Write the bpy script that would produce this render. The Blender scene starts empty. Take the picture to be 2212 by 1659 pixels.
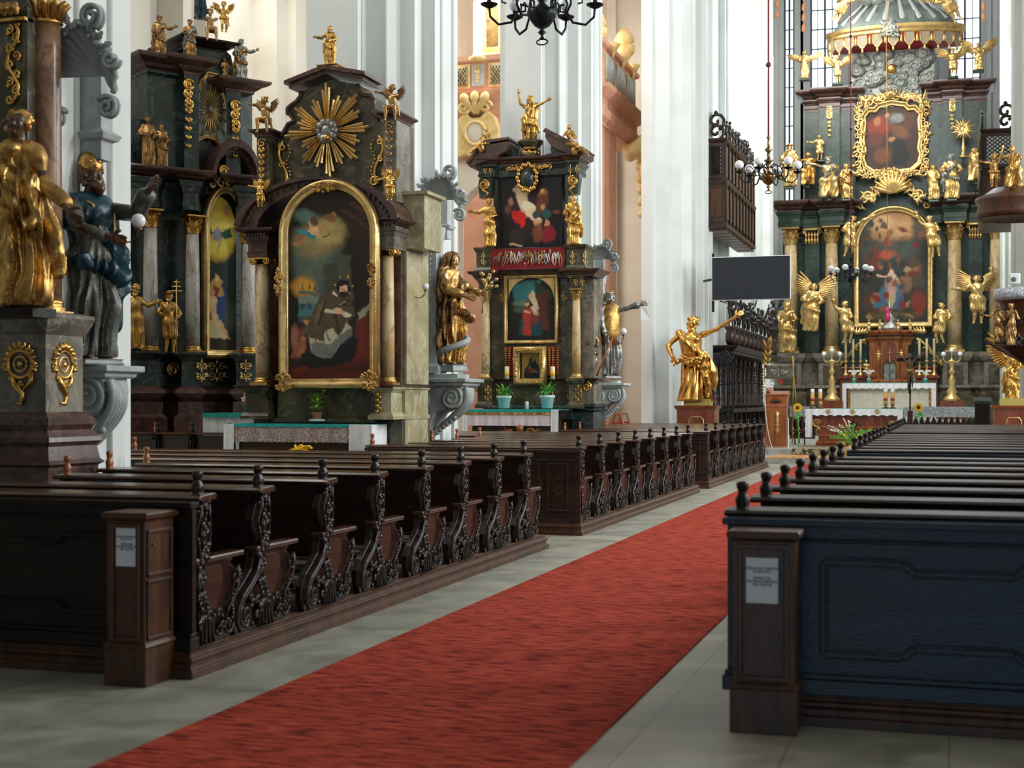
import bpy, math, random
import numpy as np
from mathutils import Vector, Matrix
PI = math.pi
FL, TH, EYE, HZ = 3072.0, math.radians(17.08), 1.62, 865.0
SN, CS = math.sin(TH), math.cos(TH)
COL = bpy.context.scene.collection
def P(x, y, Y):                      # point of the plane Y = const that the photograph shows at x, y
    xc = (x-1106)/FL; t = Y/(CS+xc*SN)
    return Vector((t*(-SN+xc*CS), Y, EYE-t*(y-HZ)/FL))
def PX(x, y, X):                     # same for a plane X = const
    xc = (x-1106)/FL; t = X/(-SN+xc*CS)
    return Vector((X, t*(CS+xc*SN), EYE-t*(y-HZ)/FL))
def PZ(x, y, z=0.0):                 # same for a level plane
    xc = (x-1106)/FL; t = (EYE-z)*FL/(y-HZ)
    return Vector((t*(-SN+xc*CS), t*(CS+xc*SN), z))
def S(Y):                            # pixels per metre at distance Y
    return FL/(Y*CS+7.5*SN) if Y < 32 else FL/(Y*CS+0.8)
# ---------------------------------------------------------------- materials
MATS = {}
def mat(name, c1, c2=None, sc=4.0, rough=.5, metal=0.0, bump=0.0, bsc=40.0, spec=.5, coat=0.0, stretch=(1, 1, 1), lo=.35, hi=.65,
        emit=0.0, veins=None, kind='noise', trans=0.0, r2=None, sub=0.0):
    m = bpy.data.materials.new(name); m.use_nodes = True
    nt = m.node_tree; N = nt.nodes; L = nt.links
    b = N['Principled BSDF']
    b.inputs['Base Color'].default_value = (*c1, 1); b.inputs['Roughness'].default_value = rough
    b.inputs['Metallic'].default_value = metal; b.inputs['Specular IOR Level'].default_value = spec
    b.inputs['Coat Weight'].default_value = coat; b.inputs['Coat Roughness'].default_value = .15
    if trans: b.inputs['Transmission Weight'].default_value = trans
    if emit: b.inputs['Emission Color'].default_value = (*c1, 1); b.inputs['Emission Strength'].default_value = emit
    tc = N.new('ShaderNodeTexCoord'); mp = N.new('ShaderNodeMapping'); mp.inputs['Scale'].default_value = stretch
    L.new(tc.outputs['Object'], mp.inputs['Vector'])
    col = None
    if c2 is not None:
        t = N.new('ShaderNodeTexNoise'); t.inputs['Scale'].default_value = sc; t.inputs['Detail'].default_value = 5
        t.inputs['Distortion'].default_value = .6 if kind == 'noise' else 2.5
        L.new(mp.outputs[0], t.inputs['Vector'])
        r = N.new('ShaderNodeValToRGB'); r.color_ramp.elements[0].position = lo; r.color_ramp.elements[1].position = hi
        r.color_ramp.elements[0].color = (*c1, 1); r.color_ramp.elements[1].color = (*c2, 1)
        L.new(t.outputs['Fac'], r.inputs[0]); col = r.outputs[0]
        if r2 is not None:
            rr = N.new('ShaderNodeMapRange'); rr.inputs[1].default_value = lo; rr.inputs[2].default_value = hi
            rr.inputs[3].default_value = rough; rr.inputs[4].default_value = r2
            L.new(t.outputs['Fac'], rr.inputs[0]); L.new(rr.outputs[0], b.inputs['Roughness'])
        if veins:
            v = N.new('ShaderNodeTexNoise'); v.inputs['Scale'].default_value = sc*.7; v.inputs['Detail'].default_value = 7
            v.inputs['Distortion'].default_value = 1.6; L.new(mp.outputs[0], v.inputs['Vector'])
            a = N.new('ShaderNodeMath'); a.operation = 'SUBTRACT'; a.inputs[1].default_value = .5; L.new(v.outputs['Fac'], a.inputs[0])
            c = N.new('ShaderNodeMath'); c.operation = 'ABSOLUTE'; L.new(a.outputs[0], c.inputs[0])
            g = N.new('ShaderNodeMapRange'); g.inputs[1].default_value = 0; g.inputs[2].default_value = .03
            g.inputs[3].default_value = .75; g.inputs[4].default_value = 0; L.new(c.outputs[0], g.inputs[0])
            mx = N.new('ShaderNodeMixRGB'); mx.inputs[2].default_value = (*veins, 1); L.new(g.outputs[0], mx.inputs[0]); L.new(col, mx.inputs[1]); col = mx.outputs[0]
    if col is not None: L.new(col, b.inputs['Base Color'])
    if bump:
        t = N.new('ShaderNodeTexNoise'); t.inputs['Scale'].default_value = bsc; t.inputs['Detail'].default_value = 4
        L.new(mp.outputs[0], t.inputs['Vector']); bp = N.new('ShaderNodeBump'); bp.inputs['Strength'].default_value = bump; bp.inputs['Distance'].default_value = .02
        L.new(t.outputs['Fac'], bp.inputs['Height']); L.new(bp.outputs[0], b.inputs['Normal'])
    MATS[name] = m
    return m
def vmat(name, rough=.5, attr='Col', spec=.4):     # painted surface: colours of the picture itself
    m = bpy.data.materials.new(name); m.use_nodes = True; N = m.node_tree.nodes; L = m.node_tree.links
    b = N['Principled BSDF']; b.inputs['Roughness'].default_value = rough; b.inputs['Specular IOR Level'].default_value = spec
    a = N.new('ShaderNodeVertexColor'); a.layer_name = attr; L.new(a.outputs[0], b.inputs['Base Color'])
    MATS[name] = m; return m
black = mat('blackened oak', (.006, .004, .0035), (.022, .011, .007), sc=3, rough=.36, bump=.2, bsc=30, stretch=(1, 1, 5), spec=.3)
sheenoak = mat('black oak with painted blue sheen', (.004, .008, .014), (.009, .020, .032), sc=2.5, rough=.34, bump=.22, bsc=22, stretch=(1, 1, 7), spec=.45)  # black oak; the blue sheen of reflected light is put into its colour
carved = mat('waxed carved oak', (.008, .005, .004), (.026, .016, .011), sc=9, rough=.24, bump=.12, bsc=70, spec=.4, coat=.08)
redwood = mat('red brown oak', (.020, .0075, .004), (.055, .021, .011), sc=3, rough=.30, bump=.15, bsc=30, stretch=(.5, 1, 5), coat=.15)
railwood = mat('worn rail oak', (.038, .014, .007), (.10, .042, .021), sc=3, rough=.22, bump=.1, bsc=30, stretch=(.4, 4, 4), coat=.3)
plankwood = mat('dusty floor planks', (.09, .05, .033), (.20, .13, .09), sc=4, rough=.45, bump=.2, bsc=20, stretch=(.5, 5, 1))
orangewood = mat('varnished cherry wood', (.24, .06, .015), (.40, .13, .035), sc=3, rough=.32, bump=.08, bsc=25, stretch=(3, 3, .6), coat=.3)
mahogany = mat('mahogany veneer', (.13, .028, .012), (.24, .06, .022), sc=3, rough=.3, bump=.06, bsc=25, stretch=(3, 3, .5), coat=.35)
boxwood = mat('box oak', (.040, .014, .005), (.10, .036, .011), sc=3, rough=.42, bump=.15, bsc=35, stretch=(3, 3, .7))
gold = mat('burnished gold', (.82, .50, .14), (.34, .17, .05), sc=5, rough=.26, metal=1, bump=.25, bsc=26, lo=.45, hi=.75, r2=.5)
pgold = mat('bright leaf gold', (.86, .60, .24), (.46, .27, .09), sc=6, rough=.3, metal=.85, bump=.2, bsc=30, lo=.45, hi=.75, r2=.5)
ogold = mat('old dull gold', (.72, .42, .12), (.18, .09, .035), sc=5, rough=.32, metal=.9, bump=.3, bsc=30, lo=.4, hi=.72, r2=.55)
bronze = mat('brown gilt', (.50, .29, .11), (.10, .055, .03), sc=5, rough=.30, metal=.85, bump=.3, bsc=35, lo=.4, hi=.7, r2=.5)
silver = mat('dull silver leaf', (.40, .40, .37), (.14, .14, .12), sc=6, rough=.34, metal=.8, bump=.3, bsc=35, lo=.4, hi=.7, r2=.5)
darkflesh = mat('dark flesh paint', (.075, .038, .018), (.14, .07, .03), sc=7, rough=.28, bump=.1)
flesh = mat('gilded flesh', (.72, .46, .24), (.50, .28, .12), sc=6, rough=.3, metal=.55, bump=.15)
plaster = mat('cool lime plaster', (.71, .74, .70), (.80, .82, .79), sc=.9, rough=.85, bump=.12, bsc=9, lo=.3, hi=.6)
cream = mat('warm lime plaster', (.74, .68, .57), (.83, .78, .68), sc=.8, rough=.85, bump=.06, bsc=8)
pink = mat('pink stucco', (.72, .36, .23), (.80, .45, .31), sc=2, rough=.75, bump=.05)
ochre = mat('ochre stucco', (.72, .48, .17), (.86, .66, .32), sc=6, rough=.6, bump=.15, bsc=25)
greystucco = mat('grey stucco', (.30, .33, .32), (.45, .48, .46), sc=5, rough=.6, bump=.3, bsc=40)
palestucco = mat('pale stucco', (.42, .46, .44), (.58, .62, .60), sc=5, rough=.6, bump=.3, bsc=40)
stone = mat('grey paving stone', (.33, .32, .27), (.50, .49, .43), sc=3, rough=.48, bump=.2, bsc=60, r2=.62)
dmarble = mat('black green marble', (.008, .018, .017), (.022, .04, .036), sc=3, rough=.25, veins=(.09, .12, .11), coat=.2)
gmarble = mat('green marble', (.010, .026, .020), (.032, .062, .045), sc=1.2, rough=.3, veins=(.07, .10, .075))
olmarble = mat('brown olive marble', (.035, .03, .016), (.10, .085, .045), sc=2.5, rough=.3, veins=(.2, .17, .09))
brmarble = mat('dark brown marble', (.040, .018, .014), (.085, .036, .028), sc=3, rough=.28, veins=(.16, .09, .06), coat=.2)
ymarble = mat('honey marble', (.52, .34, .14), (.74, .57, .32), sc=2.2, rough=.35, veins=(.32, .18, .08), stretch=(1, 1, .5))
wmarble = mat('pale grey marble', (.38, .36, .32), (.60, .57, .52), sc=4, rough=.35, veins=(.34, .15, .09), stretch=(1, 1, .5))
smarble = mat('smoky marble', (.12, .10, .075), (.25, .22, .17), sc=3, rough=.35, veins=(.36, .32, .24))
pmarble = mat('olive yellow panel marble', (.30, .25, .12), (.46, .40, .23), sc=2.5, rough=.35, veins=(.6, .58, .42))
cloth = mat('white linen', (.80, .80, .82), (.88, .88, .90), sc=12, rough=.85, bump=.3, bsc=14)
pinklace = mat('lace over pink lining', (.74, .55, .60), (.84, .74, .78), sc=60, rough=.85, bump=.2, bsc=60)
greencloth = mat('emerald cloth', (.005, .30, .26), (.01, .38, .33), sc=10, rough=.75)
iron = mat('black wrought iron', (.010, .012, .014), (.03, .035, .038), sc=20, rough=.42, metal=.7)
brass = mat('aged brass', (.32, .20, .08), (.10, .06, .03), sc=10, rough=.3, metal=1)
lampglass = mat('opal glass', (.93, .94, .95), rough=.12, spec=.6)
paper = mat('paper', (.80, .81, .80), rough=.8)
ink = mat('ink', (.03, .03, .035), rough=.8)
scr = mat('matt screen', (.020, .024, .030), rough=.42, spec=.4)
plastic = mat('white plastic', (.72, .75, .74), rough=.35)
leaf = mat('green leaf', (.05, .30, .03), (.16, .52, .06), sc=12, rough=.45)
lime = mat('lime leaf', (.40, .60, .07), (.58, .72, .15), sc=15, rough=.45)
petalw = mat('white petal', (.88, .86, .84), rough=.6)
petaly = mat('yellow petal', (.90, .52, .01), rough=.6)
petalp = mat('pink petal', (.75, .42, .50), (.9, .75, .8), sc=40, rough=.6)
potwhite = mat('pale pot', (.62, .78, .82), rough=.35)
terra = mat('clay pot', (.42, .16, .07), (.5, .22, .1), sc=8, rough=.5)
wax = mat('candle wax', (.85, .72, .42), rough=.5)
blackcloth = mat('dark blue robe paint', (.006, .028, .045), (.012, .06, .085), sc=4, rough=.26, bump=.15)
greyrobe = mat('dark grey green robe paint', (.06, .062, .05), (.15, .15, .12), sc=5, rough=.34, bump=.2)
redpaint = mat('red paint', (.45, .02, .02), rough=.6)
redvelvet = mat('red velvet', (.20, .006, .010), (.30, .012, .02), sc=8, rough=.8)
rope = mat('red cord', (.22, .03, .03), rough=.7)
whitecord = mat('pale cord', (.75, .72, .66), rough=.6)
leadmat = mat('leading', (.10, .12, .14), rough=.5)
cloudm = mat('silvered cloud', (.40, .43, .40), (.20, .22, .20), sc=5, rough=.42, metal=.35, bump=.2, lo=.4, hi=.7)
glassday = mat('daylit window glass', (.82, .93, 1.0), rough=.3, emit=3.2)
# ---------------------------------------------------------------- mesh builder
class MB:
    def __init__(s): s.v = []; s.f = []; s.m = []; s.sm = []; s.M = None
    def add(s, vs, fs, mi=0, smooth=False):
        o = len(s.v)
        if s.M is not None: vs = [s.M @ Vector(v) for v in vs]
        s.v.extend([tuple(v) for v in vs]); s.f.extend([tuple(i+o for i in f) for f in fs]); s.m.extend([mi]*len(fs)); s.sm.extend([smooth]*len(fs)); return s
    def box(s, x0, x1, y0, y1, z0, z1, mi=0):
        x0, x1 = sorted((x0, x1)); y0, y1 = sorted((y0, y1)); z0, z1 = sorted((z0, z1))
        v = [(x, y, z) for z in (z0, z1) for x, y in ((x0, y0), (x1, y0), (x1, y1), (x0, y1))]
        return s.add(v, [(3, 2, 1, 0), (4, 5, 6, 7), (0, 1, 5, 4), (1, 2, 6, 5), (2, 3, 7, 6), (3, 0, 4, 7)], mi)
    def lathe(s, prof, c=(0, 0, 0), n=20, mi=0, smooth=True, ang=2*PI, a0=0, sy=1):   # prof: (r, z)
        full = abs(ang-2*PI) < 1e-6; k = n if full else n+1; vs = []; fs = []
        for r, z in prof:
            for i in range(k):
                a = a0+ang*i/n; vs.append((c[0]+r*math.cos(a), c[1]+r*sy*math.sin(a), c[2]+z))
        for j in range(len(prof)-1):
            for i in range(n):
                i2 = (i+1) % k if full else i+1
                fs.append((j*k+i, j*k+i2, (j+1)*k+i2, (j+1)*k+i))
        if full:
            if prof[0][0] > 1e-4: fs.append(tuple(range(k))[::-1])
            if prof[-1][0] > 1e-4: fs.append(tuple((len(prof)-1)*k+i for i in range(k)))
        return s.add(vs, fs, mi, smooth)
    def prism(s, poly, t0, t1, axis='y', mi=0, smooth=False):     # poly in the plane across the axis: y -> (x, z), x -> (y, z), z -> (x, y)
        n = len(poly)
        def pt(a, b, t): return {'y': (a, t, b), 'x': (t, a, b), 'z': (a, b, t)}[axis]
        vs = [pt(a, b, t0) for a, b in poly]+[pt(a, b, t1) for a, b in poly]
        s.add(vs, [tuple(range(n)), tuple(range(2*n-1, n-1, -1))], mi, False)
        o = len(s.v)-2*n
        for i in range(n):
            j = (i+1) % n; s.f.append((o+i, o+n+i, o+n+j, o+j)); s.m.append(mi); s.sm.append(smooth)
        return s
    def tube(s, pts, r, n=6, mi=0, flat=None, cap=True):
        pts = [Vector(p) for p in pts]; k = len(pts)
        if k < 2: return s
        rs = r if hasattr(r, '__len__') else [r]*k
        vs = []; up = Vector((0, 0, 1)); prev = None
        for i in range(k):
            d = (pts[min(i+1, k-1)]-pts[max(i-1, 0)])
            if d.length < 1e-9: d = Vector((0, 0, 1))
            d.normalize()
            if prev is None:
                u = d.cross(up); u = u if u.length > .05 else d.cross(Vector((1, 0, 0)))
            else: u = prev-d*prev.dot(d)
            u.normalize(); prev = u; w = d.cross(u)
            for j in range(n):
                a = 2*PI*j/n; o = u*math.cos(a)*rs[i]+w*math.sin(a)*rs[i]
                vs.append(pts[i]+o)
        if flat: vs = [Vector((v.x, flat[0]+(v.y-flat[0])*flat[1], v.z)) for v in vs]
        fs = [(i*n+j, i*n+(j+1) % n, (i+1)*n+(j+1) % n, (i+1)*n+j) for i in range(k-1) for j in range(n)]
        if cap: fs += [tuple(range(n))[::-1], tuple((k-1)*n+j for j in range(n))]
        return s.add(vs, fs, mi, True)
    def ball(s, c, r, n=10, mi=0, sz=(1, 1, 1)):
        m = max(4, n//2+1); vs = []; fs = []
        for j in range(m+1):
            t = PI*j/m
            for i in range(n):
                a = 2*PI*i/n; vs.append((c[0]+r*sz[0]*math.sin(t)*math.cos(a), c[1]+r*sz[1]*math.sin(t)*math.sin(a), c[2]-r*sz[2]*math.cos(t)))
        fs = [(j*n+i, j*n+(i+1) % n, (j+1)*n+(i+1) % n, (j+1)*n+i) for j in range(m) for i in range(n)]
        return s.add(vs, fs, mi, True)
    def mould(s, poly, prof, mi=0, caps=True, closed=True, smooth=False):   # poly: footprint (x, y) counter-clockwise; prof: (offset outward, z)
        n = len(poly); nor = []
        P2 = [Vector(p) for p in poly]
        for i in range(n):
            a, b, c = P2[i-1], P2[i], P2[(i+1) % n]
            d1 = (b-a) if (closed or i > 0) else (c-b); d2 = (c-b) if (closed or i < n-1) else (b-a)
            d1 = d1.normalized(); d2 = d2.normalized()
            n1 = Vector((d1.y, -d1.x)); n2 = Vector((d2.y, -d2.x)); m = n1+n2
            if m.length < 1e-6: m = n1
            m.normalize(); nor.append(m/max(.35, m.dot(n1)))
        vs = []
        for o, z in prof:
            for i in range(n): q = P2[i]+nor[i]*o; vs.append((q.x, q.y, z))
        fs = []; e = n if closed else n-1
        for j in range(len(prof)-1):
            for i in range(e): fs.append((j*n+i, j*n+(i+1) % n, (j+1)*n+(i+1) % n, (j+1)*n+i))
        if caps and closed: fs += [tuple(range(n))[::-1], tuple((len(prof)-1)*n+i for i in range(n))]
        return s.add(vs, fs, mi, smooth)
    def build(s, name, mats, parent=None, loc=None, world=True, bevel=0):
        me = bpy.data.meshes.new(name); mats = mats if isinstance(mats, (list, tuple)) else [mats]
        off = Vector(loc) if loc is not None else (wloc(parent) if (parent is not None and world) else Vector((0, 0, 0)))
        me.from_pydata([(a-off.x, b-off.y, c-off.z) for a, b, c in s.v], [], s.f)
        for m_ in mats: me.materials.append(m_)
        me.polygons.foreach_set('material_index', s.m); me.polygons.foreach_set('use_smooth', s.sm); me.update()
        o = bpy.data.objects.new(name, me); COL.objects.link(o)
        if parent is not None:
            o.parent = parent; o.location = off-wloc(parent) if (loc is not None and world) else (0, 0, 0)
        else: o.location = off
        if bevel:
            b = o.modifiers.new('bevel', 'BEVEL'); b.width = bevel; b.segments = 2; b.limit_method = 'ANGLE'; b.angle_limit = .7
        return o
def wloc(o):
    v = Vector(o.location)
    while o.parent is not None: o = o.parent; v = v+Vector(o.location)
    return v
def tag(o, label, cat, group=None, kind=None):
    if label: o['label'] = label
    if cat: o['category'] = cat
    if group: o['group'] = group
    if kind: o['kind'] = kind
    return o
def thing(name, label, cat, loc=(0, 0, 0), group=None, rz=0):
    o = bpy.data.objects.new(name, None); o.empty_display_size = .1; COL.objects.link(o); o.location = loc; o.rotation_euler = (0, 0, rz)
    return tag(o, label, cat, group)
def struct(name, mb, m, label=None):
    o = mb.build(name, m); o['kind'] = 'structure'
    if label: o['label'] = label; o['category'] = 'architecture'
    return o
def copy_tree(o, parent=None):
    kids = list(o.children); c = o.copy(); COL.objects.link(c); c.parent = parent
    for k in kids: copy_tree(k, c)
    return c
def spiral(cx, cz, r0, turns, y=0, a0=0, n=26, dirn=1, shrink=.12):
    return [(cx+r0*(1-(1-shrink)*i/n)*math.cos(a0+dirn*2*PI*turns*i/n), y, cz+r0*(1-(1-shrink)*i/n)*math.sin(a0+dirn*2*PI*turns*i/n)) for i in range(n+1)]
def bez(p0, p1, p2, p3, n=12):
    p0, p1, p2, p3 = map(Vector, (p0, p1, p2, p3))
    return [(p0*(1-t)**3+p1*3*t*(1-t)**2+p2*3*t*t*(1-t)+p3*t**3) for t in [i/n for i in range(n+1)]]
def rect(x0, x1, y0, y1): return [(x0, y0), (x1, y0), (x1, y1), (x0, y1)]
# ================================================================ THE SHELL
def tiles_mat():
    m = mat('nave paving', (.27, .255, .20), (.41, .39, .31), sc=2.6, rough=.42, bump=.12, bsc=70, r2=.55)
    N = m.node_tree.nodes; L = m.node_tree.links; b = N['Principled BSDF']
    br = N.new('ShaderNodeTexBrick'); br.inputs['Scale'].default_value = 1.0; br.inputs['Brick Width'].default_value = 1.1; br.inputs['Row Height'].default_value = .72
    br.inputs['Mortar Size'].default_value = .007; br.inputs['Mortar Smooth'].default_value = .3
    br.inputs['Color1'].default_value = (1, 1, 1, 1); br.inputs['Color2'].default_value = (.88, .88, .86, 1); br.inputs['Mortar'].default_value = (.66, .65, .62, 1)
    tc = N.new('ShaderNodeTexCoord'); mp = N.new('ShaderNodeMapping'); mp.inputs['Rotation'].default_value = (0, 0, PI/2); L.new(tc.outputs['Object'], mp.inputs[0]); L.new(mp.outputs[0], br.inputs['Vector'])
    src = b.inputs['Base Color'].links[0].from_socket; mx = N.new('ShaderNodeMixRGB'); mx.blend_type = 'MULTIPLY'; mx.inputs[0].default_value = 1
    L.new(src, mx.inputs[1]); L.new(br.outputs['Color'], mx.inputs[2]); L.new(mx.outputs[0], b.inputs['Base Color'])
    return m
struct('floor', MB().box(-16, 8, -9, 36.6, -.2, 0), tiles_mat())
struct('floor_chancel', MB().box(-12, 8, 36.6, 39, -.2, .15).box(-12, 8, 39, 72, -.2, .30).box(-6.4, 1.4, 55, 72, .3, .55).box(-5.6, .6, 57, 72, .55, .85), mat('chancel paving', (.28, .27, .23), (.42, .41, .36), sc=3, rough=.5, bump=.1))
# carpet
def carpet_mat():
    m = mat('red carpet', (.40, .055, .040), rough=.95, spec=.1)
    N = m.node_tree.nodes; L = m.node_tree.links; b = N['Principled BSDF']; tc = N.new('ShaderNodeTexCoord')
    mp = N.new('ShaderNodeMapping'); mp.inputs['Scale'].default_value = (5.5, 30, 1); L.new(tc.outputs['Object'], mp.inputs[0])
    t = N.new('ShaderNodeTexNoise'); t.inputs['Scale'].default_value = 1.0; t.inputs['Detail'].default_value = 2.5; t.inputs['Roughness'].default_value = .7; L.new(mp.outputs[0], t.inputs['Vector'])
    r = N.new('ShaderNodeValToRGB'); e = r.color_ramp.elements; e[0].position = .40; e[0].color = (.13, .016, .012, 1); e[1].position = .50; e[1].color = (.37, .050, .029, 1)
    e3 = r.color_ramp.elements.new(.68); e3.color = (.50, .080, .042, 1)
    L.new(t.outputs['Fac'], r.inputs[0])
    t2 = N.new('ShaderNodeTexNoise'); t2.inputs['Scale'].default_value = 260; L.new(tc.outputs['Object'], t2.inputs['Vector'])
    mx = N.new('ShaderNodeMixRGB'); mx.blend_type = 'MULTIPLY'; mx.inputs[0].default_value = .45; L.new(r.outputs[0], mx.inputs[1]); L.new(t2.outputs['Fac'], mx.inputs[2])
    hs = N.new('ShaderNodeHueSaturation'); hs.inputs['Value'].default_value = 1.5; L.new(mx.outputs[0], hs.inputs['Color']); L.new(hs.outputs[0], b.inputs['Base Color'])
    bp = N.new('ShaderNodeBump'); bp.inputs['Strength'].default_value = .5; bp.inputs['Distance'].default_value = .01; L.new(t2.outputs['Fac'], bp.inputs['Height']); L.new(bp.outputs[0], b.inputs['Normal'])
    return m
tag(MB().box(-3.60, -1.60, 1, 36.55, .001, .012).build('carpet_runner', carpet_mat()), 'long red carpet runner down the stone aisle between the pews', 'carpet')
# piers: stepped footprints. far nave corner (-7.15, yf)
def pier(yf, name='pillar', x=-7.15, dy=1.85, H=24, m=plaster, flip=1):
    pts = [(-1.62, 0), (-.85, 0), (-.85, .30), (-.55, .30), (-.42, .55), (-.20, .55), (-.20, .85), (0, .85), (0, dy), (-.25, dy), (-.25, dy+.5), (-1.0, dy+.9), (-1.9, dy+.9), (-1.9, dy+.3), (-1.9, .55), (-1.70, .55), (-1.70, .3), (-1.62, .3)]
    y0 = yf-dy
    poly = [(x+a*flip, y0+b) for a, b in pts]
    if flip < 0: poly = poly[::-1]
    mb = MB().mould(poly, [(.10, 0), (.10, .5), (.05, .6), (0, .66), (0, H)])
    for a, b in ((-.85, .15), (-.55, .3), (0, 1.1), (0, 1.6)):                  # slender vertical shafts on the pier corners
        mb.lathe([(.035, .66), (.035, H)], (x+a*flip, y0+b, 0), 8)
    return struct(name, mb, m)
pier(11.3); pier(20.45); pier(29.9)
# chancel arch pier and the chancel wall behind it (left), mirrored on the right
def chancel(sx, cx=-2.43):
    def X(v): return 2*cx-v if sx < 0 else v
    prof = [(-7.85, 37.3), (-7.55, 37.3), (-7.55, 37.8), (-7.2, 37.8), (-7.2, 38.3), (-6.95, 38.3), (-6.75, 38.7), (-6.75, 39.6), (-6.55, 39.6), (-6.55, 41.0), (-6.8, 41.0), (-6.8, 42.2), (-7.05, 42.2),
            (-7.05, 45.5), (-6.85, 45.5), (-6.85, 46.4), (-7.05, 46.4), (-7.05, 51.2), (-6.8, 51.2), (-6.8, 52.2), (-7.05, 52.2), (-7.05, 57), (-6.8, 57), (-6.8, 58.2), (-7.25, 58.2), (-7.25, 61.0), (-9, 61.0), (-9, 44), (-7.85, 44)]
    poly = [(X(a), b) for a, b in prof]
    if sx < 0: poly = poly[::-1]
    mb = MB().mould(poly, [(.08, 0), (.08, .9), (0, 1.0), (0, 26)])
    for a, b in ((-6.75, 38.9), (-6.55, 39.8), (-6.55, 40.6), (-6.8, 51.4), (-6.8, 52), (-6.8, 57.3), (-6.85, 45.8)): mb.lathe([(.09, 1), (.09, 26)], (X(a), b, 0), 8)
    struct('wall_chancel_left' if sx > 0 else 'wall_chancel_right', mb, plaster)
chancel(1); chancel(-1)
# aisle: outer wall with pilasters, and its far end
mb = MB().box(-14.5, -14.0, -6, 44, 0, 24)
for y in (12, 17.5, 23.2, 27.0, 31.0, 36): mb.box(-14, -13.45, y, y+1.3, 0, 24); mb.box(-13.5, -13.2, y+.4, y+.9, 0, 24)
struct('wall_left', mb, cream)
struct('wall_aisle_end', MB().box(-13.99, -7.8, 43.5, 43.98, 0, 24).box(-8.9, -8.5, 43.1, 43.49, 0, 24).box(-10.2, -9.9, 43.2, 43.49, 0, 24), cream)
# back of the church behind the camera: west wall, unseen gallery added overhead to shade the foreground
struct('wall_back', MB().box(-16, 8, -9.4, -9, 0, 24), plaster)
struct('ceiling_shade_gallery', MB().box(-16, 9, -9, 7.2, 5.2, 5.6).box(-16, 9, 6.9, 7.2, 5.6, 6.8), plaster)
# outer right side of the nave, out of the picture: wall that carries the south windows
struct('wall_right', MB().box(9, 9.4, -9, 44, 0, 5.0).box(9, 9.4, -9, 8, 5, 24), plaster)
# apse behind the high altar with its tall windows
AY = 71.0
def apse():
    mb = MB()
    def seg(a, b): mb.prism([(a.x, a.y), (b.x, b.y), (b.x+.02, b.y+.4), (a.x-.02, a.y+.4)], 0, 26, 'z')
    xs = [1640, 1688, 1692, 1716, 1752, 1800, 1812, 2040, 2052, 2100, 2145, 2166, 2172, 2240]
    def wpt(x): return P(x, 500, AY)
    # solid wall strips between the window openings (openings: 1692-1716, 1752-1812, 2052-2118, 2168-2190)
    for a, b in ((1560, 1693), (1716, 1750), (1813, 2050), (2119, 2167), (2192, 2300)):
        p, q = wpt(a), wpt(b); mb.box(p.x, q.x, AY, AY+.5, 0, 28)
        mb.box(p.x+.25, p.x+.45, AY-.18, AY, 0, 28); mb.box(q.x-.45, q.x-.25, AY-.18, AY, 0, 28)
    for a, b in ((1693, 1716), (1750, 1813), (2050, 2119), (2167, 2192)):
        p, q = wpt(a), wpt(b); mb.box(p.x, q.x, AY, AY+.5, 0, 4.5 if a in (1693, 2167) else 8.2)
    struct('wall_apse', mb, plaster)
    for i, (a, b, z0) in enumerate(((1693, 1716, 4.5), (1750, 1813, 8.2), (2050, 2119, 8.2), (2167, 2192, 4.5))):
        p, q = wpt(a), wpt(b); w = struct('window_%d' % (i+1), MB().box(p.x, q.x, AY+.26, AY+.30, z0, 28), glassday)
        fr = MB(); n = 4 if i in (1, 2) else 2
        for k in range(1, n): x = p.x+(q.x-p.x)*k/n; r_ = .05 if k == 2 or n == 2 else .02; fr.box(x-r_, x+r_, AY+.16, AY+.24, z0, 28)
        z = z0+.2
        while z < 27: fr.box(p.x, q.x, AY+.17, AY+.22, z, z+.05); z += .95
        fr.box(p.x, p.x+.08, AY+.12, AY+.24, z0, 28).box(q.x-.08, q.x, AY+.12, AY+.24, z0, 28)
        fr.build('window_frame', leadmat, w, world=False)['kind'] = 'structure'
apse()
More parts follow.
